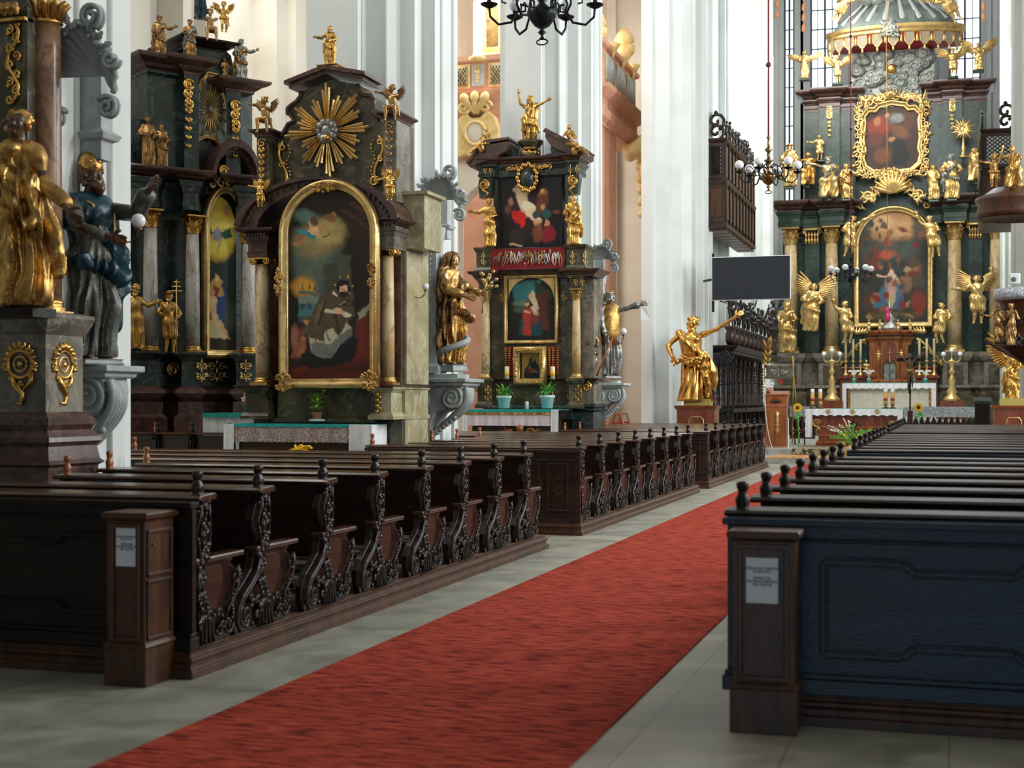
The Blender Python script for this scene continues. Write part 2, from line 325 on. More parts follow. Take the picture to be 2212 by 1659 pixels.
# ================================================================ PEWS
ENDP = [(-.36, 0), (-.41, .09), (-.40, .18), (-.34, .26), (-.23, .33), (-.15, .39), (-.12, .46), (-.11, .50), (-.08, .53), (-.09, .58), (-.13, .64), (-.135, .70), (-.10, .78), (-.06, .83), (-.08, .875),
        (.07, .875), (.05, .83), (.075, .76), (.085, .68), (.07, .6), (.055, .53), (.06, .50), (.40, .485), (.36, .46), (.43, .41), (.455, .34), (.42, .26), (.33, .19), (.29, .13), (.33, .09), (.36, .045), (.34, 0)]
def carve_mesh():      # rocaille relief for the aisle face of a bench end; x = 0 is the face
    rnd = random.Random(5); mb = MB(); F_ = .026
    def T(pts, r): mb.tube([(F_, a, b) for a, b in pts], r, 5)
    def sp(cy, cz, r, turns, a0, d=1, rad=.012): T([(a, b) for a, _, b in spiral(cy, cz, r, turns, 0, a0, 22, d)], [rad*(1-.5*i/22) for i in range(23)])
    edge = [(-.35, .02), (-.385, .09), (-.37, .17), (-.31, .235), (-.20, .30), (-.115, .37), (-.08, .46)]
    T(edge, .014); T([(a+.035, b-.01) for a, b in edge[1:]], .008)
    T([(.40, .44), (.42, .36), (.385, .27), (.29, .20), (.25, .13), (.29, .06)], .014)
    T([(-.06, .50), (-.07, .58), (-.105, .65), (-.10, .71), (-.06, .79), (-.035, .86)], .010); T([(.035, .86), (.055, .76), (.06, .68), (.045, .6), (.04, .51)], .010)
    sp(-.27, .11, .085, 1.6, 2.2); sp(.28, .09, .06, 1.5, 0, -1); sp(.37, .37, .05, 1.3, 1.5, -1, .010); sp(-.02, .68, .04, 1.2, 1, 1, .008)
    for k in range(13): sp(rnd.uniform(-.28, .24), rnd.uniform(.02, .22), rnd.uniform(.02, .045), 1.1, rnd.uniform(0, 6), rnd.choice((1, -1)), .012)
    for k in range(7): sp(rnd.uniform(-.11, .03), rnd.uniform(.22, .46), rnd.uniform(.018, .034), 1.1, rnd.uniform(0, 6), rnd.choice((1, -1)), .011)
    for k in range(72):
        z = rnd.uniform(.02, .86); w = .26 if z < .2 else .05; y = rnd.uniform(-w, w*.8)-(.05 if .2 < z < .5 else 0)
        mb.ball((F_, y, z), rnd.uniform(.012, .024), 6, 0, (.8, 1, 1))
    for k in range(14):
        t = k/13; mb.ball((F_, .43-.14*t+.03*math.sin(9*t), .40-.30*t), .014, 6, 0, (.8, 1, 1)); mb.ball((F_, -.03+.06*math.sin(k), .50+.36*t), .013, 6, 0, (.8, 1, 1.3))
    for k in range(5): mb.tube([(F_, .0+.05*(k-2), .01), (F_, .0+.035*(k-2), .13+.02*(2-abs(k-2))), (F_, .0+.02*(k-2), .19)], [.013, .011, .003], 5)
    return mb
def finial_mb(sx=.85, H=.15, wide=1.0):
    pr = [(.032, 0), (.036, .01), (.031, .016), (.033, .026), (.037, .048), (.034, .066), (.025, .082), (.021, .094), (.025, .106), (.030, .120), (.031, .138), (.026, .149), (0, .153)]
    return MB().lathe([(r*wide, z*H/.15) for r, z in pr], (0, 0, 0), 12, sy=1.15)
def make_pew(L, side=1, cut=False, right=False):
    """side=+1: carved end faces +X (left-hand block). Local origin: aisle end, on the platform. Bench runs to -X*side."""
    d = -side; w = black if right else redwood; rl = railwood
    root = thing('pew', '', 'pew')
    b = lambda mb, n, m, p=root, bev=0: mb.build(n, m, p, world=False, bevel=bev)
    for k, xx in enumerate((0, d*(L-.05))):
        e = b(MB().prism([(max(a, -.105 if cut else -9), z) for a, z in ENDP], xx, xx+d*.05, 'x'), 'bench_end', carved if not right else black, bev=.006)
        if k == 0 and not right:
            c = carve_mesh(); c.v = [(x, max(y, -.10 if cut else -9), z) for x, y, z in c.v]; cc = c.build('carving', carved, e, world=False)
            pn = MB().prism([(.0, .22), (.03, .15), (.11, .13), (.18, .25), (.23, .33), (.24, .43), (.22, .46), (.0, .46)], 0, .012, 'x').build('end_panel', redwood, e, world=False)
        f = finial_mb(H=.15, wide=1.05 if k == 0 else .85); f.v = [(x+xx+d*.025, y-.005, z+.895) for x, y, z in f.v]
        b(f, 'finial', (black if right else carved) if k == 0 else (black if right else orangewood))
    b(MB().prism([(-.44+.35, 0), (.52, 0), (.54, .02), (.52, .035), (-.09, .035)], -side*-.025, -side*.06, 'x') if False else MB().box(.03*side, -.07*side, -.11, .49, .495, .53), 'arm_rest', rl if not right else black, bev=.012)
    b(MB().box(d*.04, d*(L-.04), -.015, .02, .36, .865), 'backrest', w)
    b(MB().prism([(-.115, .872), (-.125, .888), (-.10, .902), (.06, .912), (.09, .90), (.08, .872)], side*.055, d*L+d*.03, 'x'), 'top_rail', rl if not right else black, bev=.004)
    b(MB().box(d*.04, d*(L-.04), .03, .40, .335, .365), 'seat', railwood if not right else black, bev=.006)
    if cut: return root
    k = b(MB().box(d*.12, d*(L-.12), -.46, -.28, .155, .185), 'kneeler', w, bev=.006)
    for t in (.10, .5, .9): MB().box(d*(L*t-.02), d*(L*t+.02), -.45, -.29, 0, .155).build('kneeler_leg', black, k, world=False)
    return root
def closing_panel(root, L, side, style):
    d = -side; y0, y1 = -.18, -.115
    m = redwood if style == 'red' else (sheenoak if side < 0 else black)
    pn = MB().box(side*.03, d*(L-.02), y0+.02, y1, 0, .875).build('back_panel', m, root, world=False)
    tr = MB()
    def bar(a0, z0, a1, z1, t=.022):      # profiled strip
        for q, h_ in ((t, .018), (t*.55, .034)):
            dx, dz = a1-a0, z1-z0; l_ = math.hypot(dx, dz); nx, nz = -dz/l_*q, dx/l_*q
            tr.prism([(d*(a0+nx), z0+nz), (d*(a1+nx), z1+nz), (d*(a1-nx), z1-nz), (d*(a0-nx), z0-nz)], y0+.02, y0+.02-h_, 'y')
    def loop(pts, t=.02):
        for i in range(len(pts)): a, b_ = pts[i], pts[(i+1) % len(pts)]; bar(a[0], a[1], b_[0], b_[1], t)
    tr.box(side*.05, d*L, y0-.03, y1, .835, .87); tr.box(side*.05, d*L, y0-.035, y1, .0, .075); tr.box(side*.04, d*L, y0-.015, y1, .075, .10)
    if style == 'eared':
        x = .50; bar(.03, .765, L, .765, .010)
        while x < L-.6:
            w, h0, h1 = 1.40, .20, .66
            q = [(0, h0), (.38, h0), (.44, h0+.045), (.90, h0+.045), (.96, h0), (w, h0), (w, h0+.13), (w+.07, h0+.16), (w+.07, h1-.16), (w, h1-.13), (w, h1), (.96, h1), (.90, h1-.045), (.44, h1-.045), (.38, h1), (0, h1)]
            loop([(x-.05+a, b_) for a, b_ in q], .022); x += w+.28
            tr.box(d*(x-.17), d*(x-.09), y0, y1, .14, .72); loop([(x-.13, .36), (x-.10, .42), (x-.13, .48), (x-.16, .42)], .010); x += .12
    else:
        bar(.03, .745, L, .745, .010); x = .12
        while x < L-.4:
            loop([(x, .14), (x+.24, .14), (x+.24, .70), (x, .70)], .012)
            for s in (-1, 1):
                loop([(x+.12-.055, .43+.035*s), (x+.12, .43+.115*s), (x+.12+.055, .43+.035*s), (x+.12, .43+.075*s)], .007) if False else (bar(x+.065, .43+.05*s, x+.12, .43+.11*s, .012), bar(x+.12, .43+.11*s, x+.175, .43+.05*s, .012))
            x += .36
            w = min(1.1, L-x-.15)
            if w < .3: break
            loop([(x, .16), (x+w, .16), (x+w, .36), (x+w+.03, .38), (x+w+.03, .50), (x+w, .52), (x+w, .70), (x, .70), (x, .52), (x-.03, .50), (x-.03, .38), (x, .36)], .024); x += w+.18
    tr.build('panel_moulding', m, pn, world=False, bevel=.004)
LBL = ['first', 'second', 'third', 'fourth', 'fifth', 'sixth', 'seventh', 'eighth']
BLK = ['nearest', 'middle', 'farthest']
LY = [[7.58, 8.36, 9.36, 10.33, 11.36, 12.37, 13.38, 14.40], [16.74+1.08*k for k in range(8)], [26.2+1.14*k for k in range(8)]]
LXL = [[-6.4, -6.42, -6.44, -6.7, -6.98, -9, -9, -9], [-7.02]*5+[-9.2]*3, [-7.02]*4+[-9.2]*4]
RY = [[7.42+1.0*k for k in range(8)], [16.6+1.08*k for k in range(8)], [26.3+1.12*k for k in range(8)]]
PH = .15
def platform(x0, x1, y0, y1, lab):
    mb = MB().mould(rect(x0, x1, y0, y1), [(0, 0), (0, .045), (-.022, .055), (-.022, .085), (-.008, .10), (-.008, .115), (-.035, .128), (-.03, PH)], caps=True)
    r = mb.build('pew_platform', boxwood, bevel=.004); tag(r, lab, 'platform')
    n = int((y1-y0)/.16); fb = MB()
    for i in range(n): a = y0+.06+i*(y1-y0-.12)/n; fb.box(x0+.06, x1-.06, a, a+(y1-y0-.12)/n-.006, PH-.001, PH+.004)
    fb.build('floor_board', plankwood, r); return r
protos = {}
def pew_at(x, y, L, side, label, group, right, panel=None):
    key = (round(L, 2), side, right)
    if panel: r = make_pew(L, side, cut=True, right=right); closing_panel(r, L, side, panel)
    elif key in protos: r = copy_tree(protos[key])
    else: r = make_pew(L, side, right=right); protos[key] = r
    r.location = (x, y, PH+.004); tag(r, label, 'pew', group); return r
for b_ in range(3):
    y0, y1 = LY[b_][0]-.25, LY[b_][7]+.62
    if b_ == 2: y1 = 34.9
    platform(-9.3 if b_ else -9.2, -4.19, y0, y1, 'raised wooden platform with moulded edge under the %s block of carved left-hand pews' % BLK[b_]) if b_ > 5 else None
    xs = min(LXL[b_][:5]); yc = LY[b_][5]-.5 if b_ < 2 else LY[b_][4]-.5
    mbp = [(xs-.05, y0), (-4.19, y0), (-4.19, y1), (-9.3, y1), (-9.3, yc), (xs-.05, yc)]
    if b_ == 0: xs = -7.0
    pl = MB().mould(mbp, [(0, 0), (0, .045), (-.022, .055), (-.022, .085), (-.008, .10), (-.008, .115), (-.035, .128), (-.03, PH)]).build('pew_platform', boxwood, bevel=.004)
    tag(pl, 'raised wooden platform with moulded edge under the %s block of carved left-hand pews' % BLK[b_], 'platform')
    fb = MB(); y = y0+.06
    while y < y1-.18: fb.box(-9.2 if y > yc else xs, -4.26, y, y+.15, PH-.001, PH+.004); y += .156
    fb.build('floor_board', plankwood, pl)
    for k in range(8):
        pew_at(-4.27, LY[b_][k], round(-4.27-LXL[b_][k], 2), 1, 'carved oak pew left of the carpet, %s row of the %s block' % (LBL[k], BLK[b_]), 'carved oak pews left of the carpet', False, ('red' if b_ else 'eared') if k == 0 else None)
    platform(-1.03, 2.6, RY[b_][0]-.23, RY[b_][7]+.6, 'dark wooden platform under the %s block of right-hand pews' % BLK[b_])
    for k in range(8):
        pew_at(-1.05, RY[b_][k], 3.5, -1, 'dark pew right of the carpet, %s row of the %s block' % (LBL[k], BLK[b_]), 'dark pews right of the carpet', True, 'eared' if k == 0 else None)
# small red cushions lying on the pews
for i, (x, y, Y) in enumerate(((1447, 993, LY[1][5]), (1550, 971, LY[2][1]), (1593, 962, LY[2][3]))):
    tag(MB().ball((-4.55, Y+.26, .15+.365+.05+.01), .11, 12, 0, (1.4, .9, .45)).build('cushion', redpaint), 'small red cushion on the seat of the %s row of the %s left-hand block' % (('sixth', 'middle'), ('second', 'farthest'), ('fourth', 'farthest'))[i], 'cushion', 'red seat cushions')
# collection boxes
def colbox(x0, x1, y0, y1, H, label, paper_at, side_door):
    r = thing('collection_box', label, 'collection box', ((x0+x1)/2, y0, 0))
    mb = MB().mould(rect(x0, x1, y0, y1), [(.0, 0), (0, .21), (.006, .225), (-.004, .24), (-.012, .25), (-.012, H-.05), (0, H-.042), (.012, H-.034), (.014, H-.010), (.008, H), ])
    mb.build('body', boxwood, r, bevel=.004)
    t = MB(); w = x1-x0; e = .052
    a0, a1, b0, b1 = x0+e, x1-e, .27, H-.075
    for q0, q1, s0, s1 in ((a0-.012, a1+.012, b0-.012, b0+.012), (a0-.012, a1+.012, b1-.012, b1+.012), (a0-.012, a0+.012, b0, b1), (a1-.012, a1+.012, b0, b1)): t.box(q0, q1, y0-.006, y0+.016, s0, s1)
    t.build('front_moulding', boxwood, r, bevel=.006)
    pw, ph = (.154 if w > .3 else .139), .22
    px_, pz = paper_at
    pp = MB().box(px_-pw/2, px_+pw/2, y0+.008, y0+.0105, pz-ph/2, pz+ph/2).build('notice', paper, r)
    lines = ['OFIARA NA REMONT', 'KO\u015aCIO\u0141A', '', 'OFFER F\u00dcR', 'DIE RENOVIERUNG', 'DER KIRCHE']
    cu = bpy.data.curves.new('notice_text', 'FONT'); cu.body = '\n'.join(lines); cu.size = pw*.105*1.08; cu.align_x = 'CENTER'; cu.space_line = .9; cu.extrude = .0002; cu.materials.append(ink); cu.offset = .0004
    tmp = bpy.data.objects.new('notice_text', cu); COL.objects.link(tmp); tm = bpy.data.meshes.new_from_object(tmp.evaluated_get(bpy.context.evaluated_depsgraph_get())); bpy.data.objects.remove(tmp)
    to = bpy.data.objects.new('notice_text', tm); COL.objects.link(to); to.parent = pp; to.rotation_euler = (PI/2, 0, 0)
    o = wloc(r); to.location = (px_-o.x, y0+.0075-o.y, pz+ph*.24)
    pins = MB()
    for sx in (-1, 1): pins.ball((px_+sx*(pw/2+.018), y0+.004, pz+ph/2-.02), .007, 8)
    pins.build('pin', brass, r)
    if side_door:
        k = MB()
        for z0, z1 in ((.26, .60), (.62, H-.10)): k.box(x1-.014, x1+.002, y0+.03, y1-.03, z0, z0+.02).box(x1-.014, x1+.002, y0+.03, y1-.03, z1-.02, z1).box(x1-.014, x1+.0, y0+.03, y0+.05, z0, z1).box(x1-.014, x1, y1-.05, y1-.03, z0, z1)
        k.build('side_moulding', boxwood, r, bevel=.003); MB().ball((x1-.005, y0+.09, .80), .008, 8).build('knob', brass, r)
    return r
colbox(-4.595, -4.325, 7.05, 7.38, .985, 'oak offertory box with paper notice at the corner of the left-hand pews', (-4.452, .79), True)
colbox(-1.025, -.70, 6.95, 7.22, .985, 'oak offertory box with paper notice at the corner of the right-hand pews', (-.868, .745), False)
# ================================================================ SCULPTED SURFACES (smooth unions of limbs and cloth, meshed)
def nets(fn, lo, hi, h):
    lo = np.array(lo, float); hi = np.array(hi, float); B = 4
    n = np.maximum(((hi-lo)/h/B).astype(int)+1, 1); N = n*B+1
    cx = [lo[i]+(np.arange(n[i])+.5)*B*h for i in range(3)]
    C = np.stack(np.meshgrid(*cx, indexing='ij'), -1).reshape(-1, 3)
    d = fn(C); near = np.abs(d) < B*h*1.15+.012*0
    D = np.full(tuple(N), 1.0, np.float32)
    # sign for far blocks
    inside = (d < 0).reshape(tuple(n))
    for i, j, k in np.argwhere(inside): D[i*B:i*B+B+1, j*B:j*B+B+1, k*B:k*B+B+1] = -1.0
    idx = np.argwhere(near.reshape(tuple(n)))
    if not len(idx): return [], []
    g = np.arange(B+1); off = np.stack(np.meshgrid(g, g, g, indexing='ij'), -1).reshape(-1, 3)
    I = (idx[:, None, :]*B+off[None]).reshape(-1, 3)
    key = np.unique((I[:, 0]*N[1]+I[:, 1])*N[2]+I[:, 2])
    kk = key % N[2]; jj = (key//N[2]) % N[1]; ii = key//(N[1]*N[2])
    pts = lo+np.stack([ii, jj, kk], -1)*h
    out = np.empty(len(pts), np.float32)
    for a in range(0, len(pts), 200000): out[a:a+200000] = fn(pts[a:a+200000])
    D[ii, jj, kk] = out
    D[0] = D[-1] = 1; D[:, 0] = D[:, -1] = 1; D[:, :, 0] = D[:, :, -1] = 1
    s = D < 0; acc = {}; shp = np.array(N)-1
    P_ = np.zeros((*shp, 3), np.float32); Cn = np.zeros(tuple(shp), np.float32)
    for ax in range(3):
        sl0 = [slice(None)]*3; sl1 = [slice(None)]*3; sl0[ax] = slice(0, -1); sl1[ax] = slice(1, None)
        a, b = D[tuple(sl0)], D[tuple(sl1)]; cr = np.argwhere((a < 0) != (b < 0))
        if not len(cr): continue
        va = a[tuple(cr.T)]; vb = b[tuple(cr.T)]; t = va/(va-vb); p = cr.astype(np.float32); p[:, ax] += t
        o1, o2 = [x for x in range(3) if x != ax]
        for u in (0, 1):
            for v in (0, 1):
                q = cr.copy(); q[:, o1] -= u; q[:, o2] -= v; ok = (q >= 0).all(1) & (q < shp).all(1)
                np.add.at(P_, tuple(q[ok].T), p[ok]); np.add.at(Cn, tuple(q[ok].T), 1)
    cells = np.argwhere(Cn > 0); vid = np.full(tuple(shp), -1, np.int64); vid[tuple(cells.T)] = np.arange(len(cells))
    V = lo+(P_[tuple(cells.T)]/Cn[tuple(cells.T)][:, None])*h
    F = []
    for ax in range(3):
        sl0 = [slice(None)]*3; sl1 = [slice(None)]*3; sl0[ax] = slice(0, -1); sl1[ax] = slice(1, None)
        a, b = D[tuple(sl0)] < 0, D[tuple(sl1)] < 0; o1, o2 = (ax+1) % 3, (ax+2) % 3
        cr = np.argwhere(a != b); cr = cr[(cr[:, o1] > 0) & (cr[:, o2] > 0)]
        if not len(cr): continue
        fl = a[tuple(cr.T)]
        q = []
        for u, v in ((1, 1), (0, 1), (0, 0), (1, 0)):
            c = cr.copy(); c[:, o1] -= u; c[:, o2] -= v; q.append(vid[tuple(np.minimum(c, shp-1).T)])
        q = np.stack(q, -1); q = q[(q >= 0).all(1)] if (q < 0).any() else q
        if len(q) == len(fl): q[~fl] = q[~fl][:, ::-1]
        F.append(q)
    return V, np.concatenate(F)
def mesh_np(name, V, F, m, parent, smooth=True):
    me = bpy.data.meshes.new(name); nf = len(F)
    me.vertices.add(len(V)); me.vertices.foreach_set('co', np.asarray(V, np.float32).ravel())
    me.loops.add(nf*4); me.loops.foreach_set('vertex_index', np.asarray(F, np.int32).ravel())
    me.polygons.add(nf); me.polygons.foreach_set('loop_start', np.arange(nf, dtype=np.int32)*4); me.polygons.foreach_set('loop_total', np.full(nf, 4, np.int32))
    me.polygons.foreach_set('use_smooth', np.ones(nf, bool)); me.materials.append(m); me.update(calc_edges=True); me.validate()
    o = bpy.data.objects.new(name, me); COL.objects.link(o)
    if parent is not None: o.parent = parent
    return o
def A3(*v): return np.array(v, np.float32)
def d_cap(p, a, b, r1, r2):
    a = np.asarray(a, np.float32); b = np.asarray(b, np.float32); ab = b-a; q = p-a
    t = np.clip(q@ab/max(1e-9, float(ab@ab)), 0, 1); return np.sqrt(((q-t[:, None]*ab)**2).sum(1))-(r1+(r2-r1)*t)
def d_ell(p, c, r, R=None):
    q = p-np.asarray(c, np.float32)
    if R is not None: q = q@R
    r = np.asarray(r, np.float32); k0 = np.sqrt(((q/r)**2).sum(1)); k1 = np.sqrt(((q/(r*r))**2).sum(1)); return k0*(k0-1)/np.maximum(k1, 1e-6)
def smin(a, b, k):
    h = np.clip(.5+.5*(b-a)/k, 0, 1); return b*(1-h)+a*h-k*h*(1-h)
def rotm(yaw=0, nod=0, tilt=0):
    cy, sy, cn, sn_, ct, st = math.cos(yaw), math.sin(yaw), math.cos(nod), math.sin(nod), math.cos(tilt), math.sin(tilt)
    return np.array([[cy, -sy, 0], [sy, cy, 0], [0, 0, 1]], np.float32)@np.array([[1, 0, 0], [0, cn, -sn_], [0, sn_, cn]], np.float32)@np.array([[ct, 0, st], [0, 1, 0], [-st, 0, ct]], np.float32)
def union(prims):
    def f(p):
        d = None
        for q in prims:
            if q[0] == 'c': e = d_cap(p, q[1], q[2], q[3], q[4])
            elif q[0] == 'e': e = d_ell(p, q[1], q[2], q[5] if len(q) > 5 else None)
            k = q[5] if q[0] == 'c' else q[3]
            if q[0] == 'e' and len(q) > 4 and q[4] == 'sub': d = -smin(-d, e, k); continue
            d = e if d is None else smin(d, e, k)
        return d
    return f
def head_prims(c, s, R, baby=False, beard=0, det=1):
    """c = head centre, s = head height/.135; local frame: face towards -y."""
    c = np.array(c, np.float32); g = 1.08 if baby else 1.0
    def L(x, y, z): return c+R@np.array([x*s, y*s, z*s], np.float32)
    def rr(*v): return tuple(a*s for a in v)
    o = [('e', L(0, .008, .012), rr(.047*g, .056*g, .056*g), .001*s, 'add', R), ('e', L(0, -.016, -.028), rr(.033*g, .034, .040), .025*s, 'add', R)]
    o += [('c', L(0, -.048, .008), L(0, -.062, -.016), .007*s, .010*s, .010*s), ('e', L(0, -.045, -.050), rr(.013, .012, .011), .014*s, 'add', R)]
    for e in (-1, 1):
        o += [('e', L(e*.020, -.056, .004), rr(.0125, .010, .010), .008*s, 'sub', R), ('e', L(e*.020, -.045, .003), rr(.010, .0085, .0075), .003*s, 'add', R),
              ('c', L(e*.008, -.050, .017), L(e*.032, -.043, .015), .0055*s, .004*s, .006*s), ('e', L(e*.047*g, .006, -.004), rr(.007, .012, .018), .006*s, 'add', R), ('e', L(e*.024, -.038, -.018), rr(.014, .012, .013), .014*s, 'add', R)]
    o += [('c', L(-.011, -.049, -.029), L(.011, -.049, -.029), .0045*s, .0045*s, .005*s), ('c', L(-.009, -.047, -.0375), L(.009, -.047, -.0375), .0048*s, .0048*s, .005*s)]
    return o
def hand_prims(w, dirv, s, side, grip=.5, fr=.0068, spread=1.0):
    """wrist w, pointing along dirv; five fingers of unequal length, thumb from the side of the palm."""
    w = np.array(w, np.float32); f = np.array(dirv, np.float32); f /= np.linalg.norm(f)+1e-9
    up = np.array([0, -.25, 1], np.float32); n = np.cross(f, up); n /= np.linalg.norm(n)+1e-6; u = np.cross(n, f)     # u: across the palm
    o = [('c', w, w+f*.028*s, .012*s, .013*s, .012*s), ('c', w+f*.022*s+u*.010*s, w+f*.045*s+u*.013*s, .010*s, .009*s, .012*s), ('c', w+f*.022*s-u*.010*s, w+f*.045*s-u*.013*s, .010*s, .009*s, .012*s)]
    cl = n*side
    for k, ln in enumerate((.040, .046, .043, .034)):
        b = w+f*.048*s+u*(.018-.012*k)*s; sp = u*(.012-.008*k)*spread
        m = b+(f*(1-.35*grip)+cl*.6*grip+sp)*ln*.5*s; t = m+(f*(1-1.1*grip)+cl*1.0*grip+sp)*ln*.5*s
        o += [('c', b, m, fr*s, fr*.92*s, .003*s), ('c', m, t, fr*.92*s, fr*.75*s, .002*s)]
    b = w+f*.018*s+u*.015*s; m = b+(f*.55+u*.8+cl*.35)*.024*s; t = m+(f*.8+u*.25+cl*.5)*.022*s
    o += [('c', b, m, .0088*s, fr*1.1*s, .006*s), ('c', m, t, fr*1.1*s, fr*.85*s, .002*s)]
    return o
POSES = dict(stand=dict(), putto=dict(), sit=dict(pel=(0, .04, .36), chest=(0, .03, .58), neck=(0, .02, .70), head=(0, .0, .79), kA=(-.09, -.16, .36), fA=(-.08, -.17, .03), kB=(.09, -.17, .37), fB=(.10, -.15, .03), u=.86))
def figure(name, label, cat, H, loc, rz=0, group=None, skin=None, robe=None, hair=None, mantle=None, style='gown', arms=None, pose=None, sway=.02, head=(0, 0, 0), wings=None, beard=False,
           hat=None, halo=None, baby=False, vox=None, seed=1, amp=.016, long_hair=False, base=None, veil=None, J=None, build_thing=True, roll=(0, 0), hood=None, grip=(.4, .4), folds=7, hairm=None):
    skin = skin or gold; robe_m = robe or gold; hair_m = hairm or hair or skin
    j = dict(pel=(0, 0, .52), chest=(0, 0, .71), neck=(0, .005, .835), head=(0, -.008, .925), kA=(-.05, -.025, .285), fA=(-.055, 0, .035), kB=(.05, -.01, .285), fB=(.06, .005, .035), u=1.0)
    if pose == 'sit': j.update(POSES['sit'])
    if baby: j.update(dict(pel=(0, 0, .44), chest=(0, 0, .62), neck=(0, 0, .735), head=(0, -.01, .86), kA=(-.07, -.04, .24), kB=(.07, -.03, .24)))
    if baby and pose == 'sit': j.update(dict(pel=(0, .04, .36), chest=(0, .03, .55), neck=(0, .02, .67), head=(0, .0, .81), kA=(-.12, -.18, .33), fA=(-.10, -.20, .03), kB=(.11, -.18, .35), fB=(.14, -.17, .03), u=1.0))
    if J: j.update(J)
    u = j['u']; v = lambda k: np.array(j[k], np.float32)
    pel, che, nk, hd = v('pel'), v('chest'), v('neck'), v('head')
    sw = ((.115 if style in ('none', 'loin') else .098) if not baby else .12)*u
    sh = {'A': nk+A3(-sw, 0, -.045*u), 'B': nk+A3(sw, 0, -.045*u)}
    if arms is None: arms = ((-.17, -.02, .64), (-.10, -.13, .62)), ((.17, -.02, .64), (.12, -.13, .58))
    fat = 1.35 if baby else 1.0; hs = 1.0*u if not baby else 1.55
    vox = vox or 1/90.; fr = max(.0068, vox*.62/1.0)
    R = rotm(*head)
    B = [('e', che, (.098*u*(1.05 if baby else 1), .066*u*fat, .112*u), .05), ('e', (pel+che)/2, (.076*u*fat, .056*u*fat, .09*u), .05), ('e', pel, (.088*u, .066*u*fat, .068*u), .05), ('c', che+A3(0, 0, .06*u), nk+A3(0, 0, .02*u), .05*u, .030*u, .03), ('c', nk-A3(0, 0, .02*u), hd-A3(0, -.005*u, .03*u), .030*u*fat, .028*u, .02)]
    if style in ('none', 'loin', 'tunic'):
        B += [('e', che+A3(-.042*u, -.048*u, .02*u), (.042*u, .026*u, .036*u), .02), ('e', che+A3(.042*u, -.048*u, .02*u), (.042*u, .026*u, .036*u), .02)]
        for r_ in range(3):
            for e in (-1, 1): B.append(('e', (pel*(.25+.22*r_)+che*(.75-.22*r_))+A3(e*.019*u, -.056*u*(fat if not baby else .95), 0), (.018*u, .010*u, .019*u), .010))
    for e, (el, ha) in zip('AB', arms):
        el = np.array(el, np.float32); ha = np.array(ha, np.float32)
        B += [('e', sh[e], (.036*u*fat, .036*u*fat, .036*u), .03), ('c', sh[e], el, .033*u*fat, .024*u*fat, .02), ('c', el, el*.65+ha*.35, .026*u*fat, .027*u*fat, .012), ('c', el*.65+ha*.35, ha, .026*u*fat, .0145*u*fat, .012)]
        B += hand_prims(ha, ha-el, (1.25 if not baby else 1.2)*u, 1 if e == 'A' else -1, grip['AB'.index(e)], fr/1.0)
    for e in 'AB':
        k, f = v('k'+e), v('f'+e); hip = pel+A3(-.045 if e == 'A' else .045, 0, -.02)*u
        B += [('c', hip, k, .058*u*fat, .036*u*fat, .03), ('c', k, k*.6+f*.4+A3(0, .012, 0)*u, .034*u*fat, .036*u*fat, .012), ('c', k*.6+f*.4+A3(0, .012, 0)*u, f, .034*u*fat, .019*u*fat, .012),
              ('c', f+A3(0, .012, -.01)*u, f+A3(-.012 if e == 'A' else .012, -.062, -.018)*u, .020*u, .014*u, .015)]
        for t in range(4): B.append(('c', f+A3((t-1.5)*.0085+(-.012 if e == 'A' else .012), -.058, -.02)*u, f+A3((t-1.5)*.010+(-.014 if e == 'A' else .014), -.080, -.022)*u, .0068*u, .006*u, .004))
    hp = head_prims(hd, (1.0 if not baby else 1.35)*u, R, baby)
    fb = union(B+hp)
    def warp(p):
        q = np.array(p, np.float32, copy=True)
        q[:, 0] -= sway*np.sin(np.clip(q[:, 2], 0, 1)*2*PI*.9+.3)*np.clip(q[:, 2]*6, 0, 1)*.6
        return q
    lo = np.min([sh['A'], sh['B'], *[np.array(a, np.float32) for ar in arms for a in ar], v('kA'), v('fA'), v('kB'), v('fB'), pel, hd], 0)-A3(.13, .14, .12)
    hi = np.max([sh['A'], sh['B'], *[np.array(a, np.float32) for ar in arms for a in ar], v('kA'), v('fA'), v('kB'), v('fB'), pel, hd], 0)+A3(.13, .13, .12)
    lo[2] = min(lo[2], -.02)
    root = thing(name, label, cat, loc, group, rz) if build_thing else None
    def part(nm, fn, m, parent=root, lo=lo, hi=hi, vx=None):
        V, F = nets(lambda p: fn(warp(p)), lo, hi, vx or vox)
        if not len(V): return None
        return mesh_np(nm, V*H, F, m, parent)
    body = part('body', fb, skin)
    rng = random.Random(seed); ph = rng.uniform(0, 6)
    def fold(p, A=amp, top=.66):
        x, y, z = p[:, 0], p[:, 1], p[:, 2]; th = np.arctan2(x-pel[0]-.01, y-pel[1]); w = np.clip((top-z)/.35, .12, 1)
        a = np.sin(th*folds+3.0*np.sin(4.2*z+ph)+ph+6*z)+.5*np.sin(th*(folds*1.9)+5*z+2*ph)
        b = np.sin(34*(.55*x+.75*z+.2*y)+3*np.sin(9*x+ph))
        return A*(w*(np.abs(a)*1.2-.8)+.55*(1-w*.5)*b)
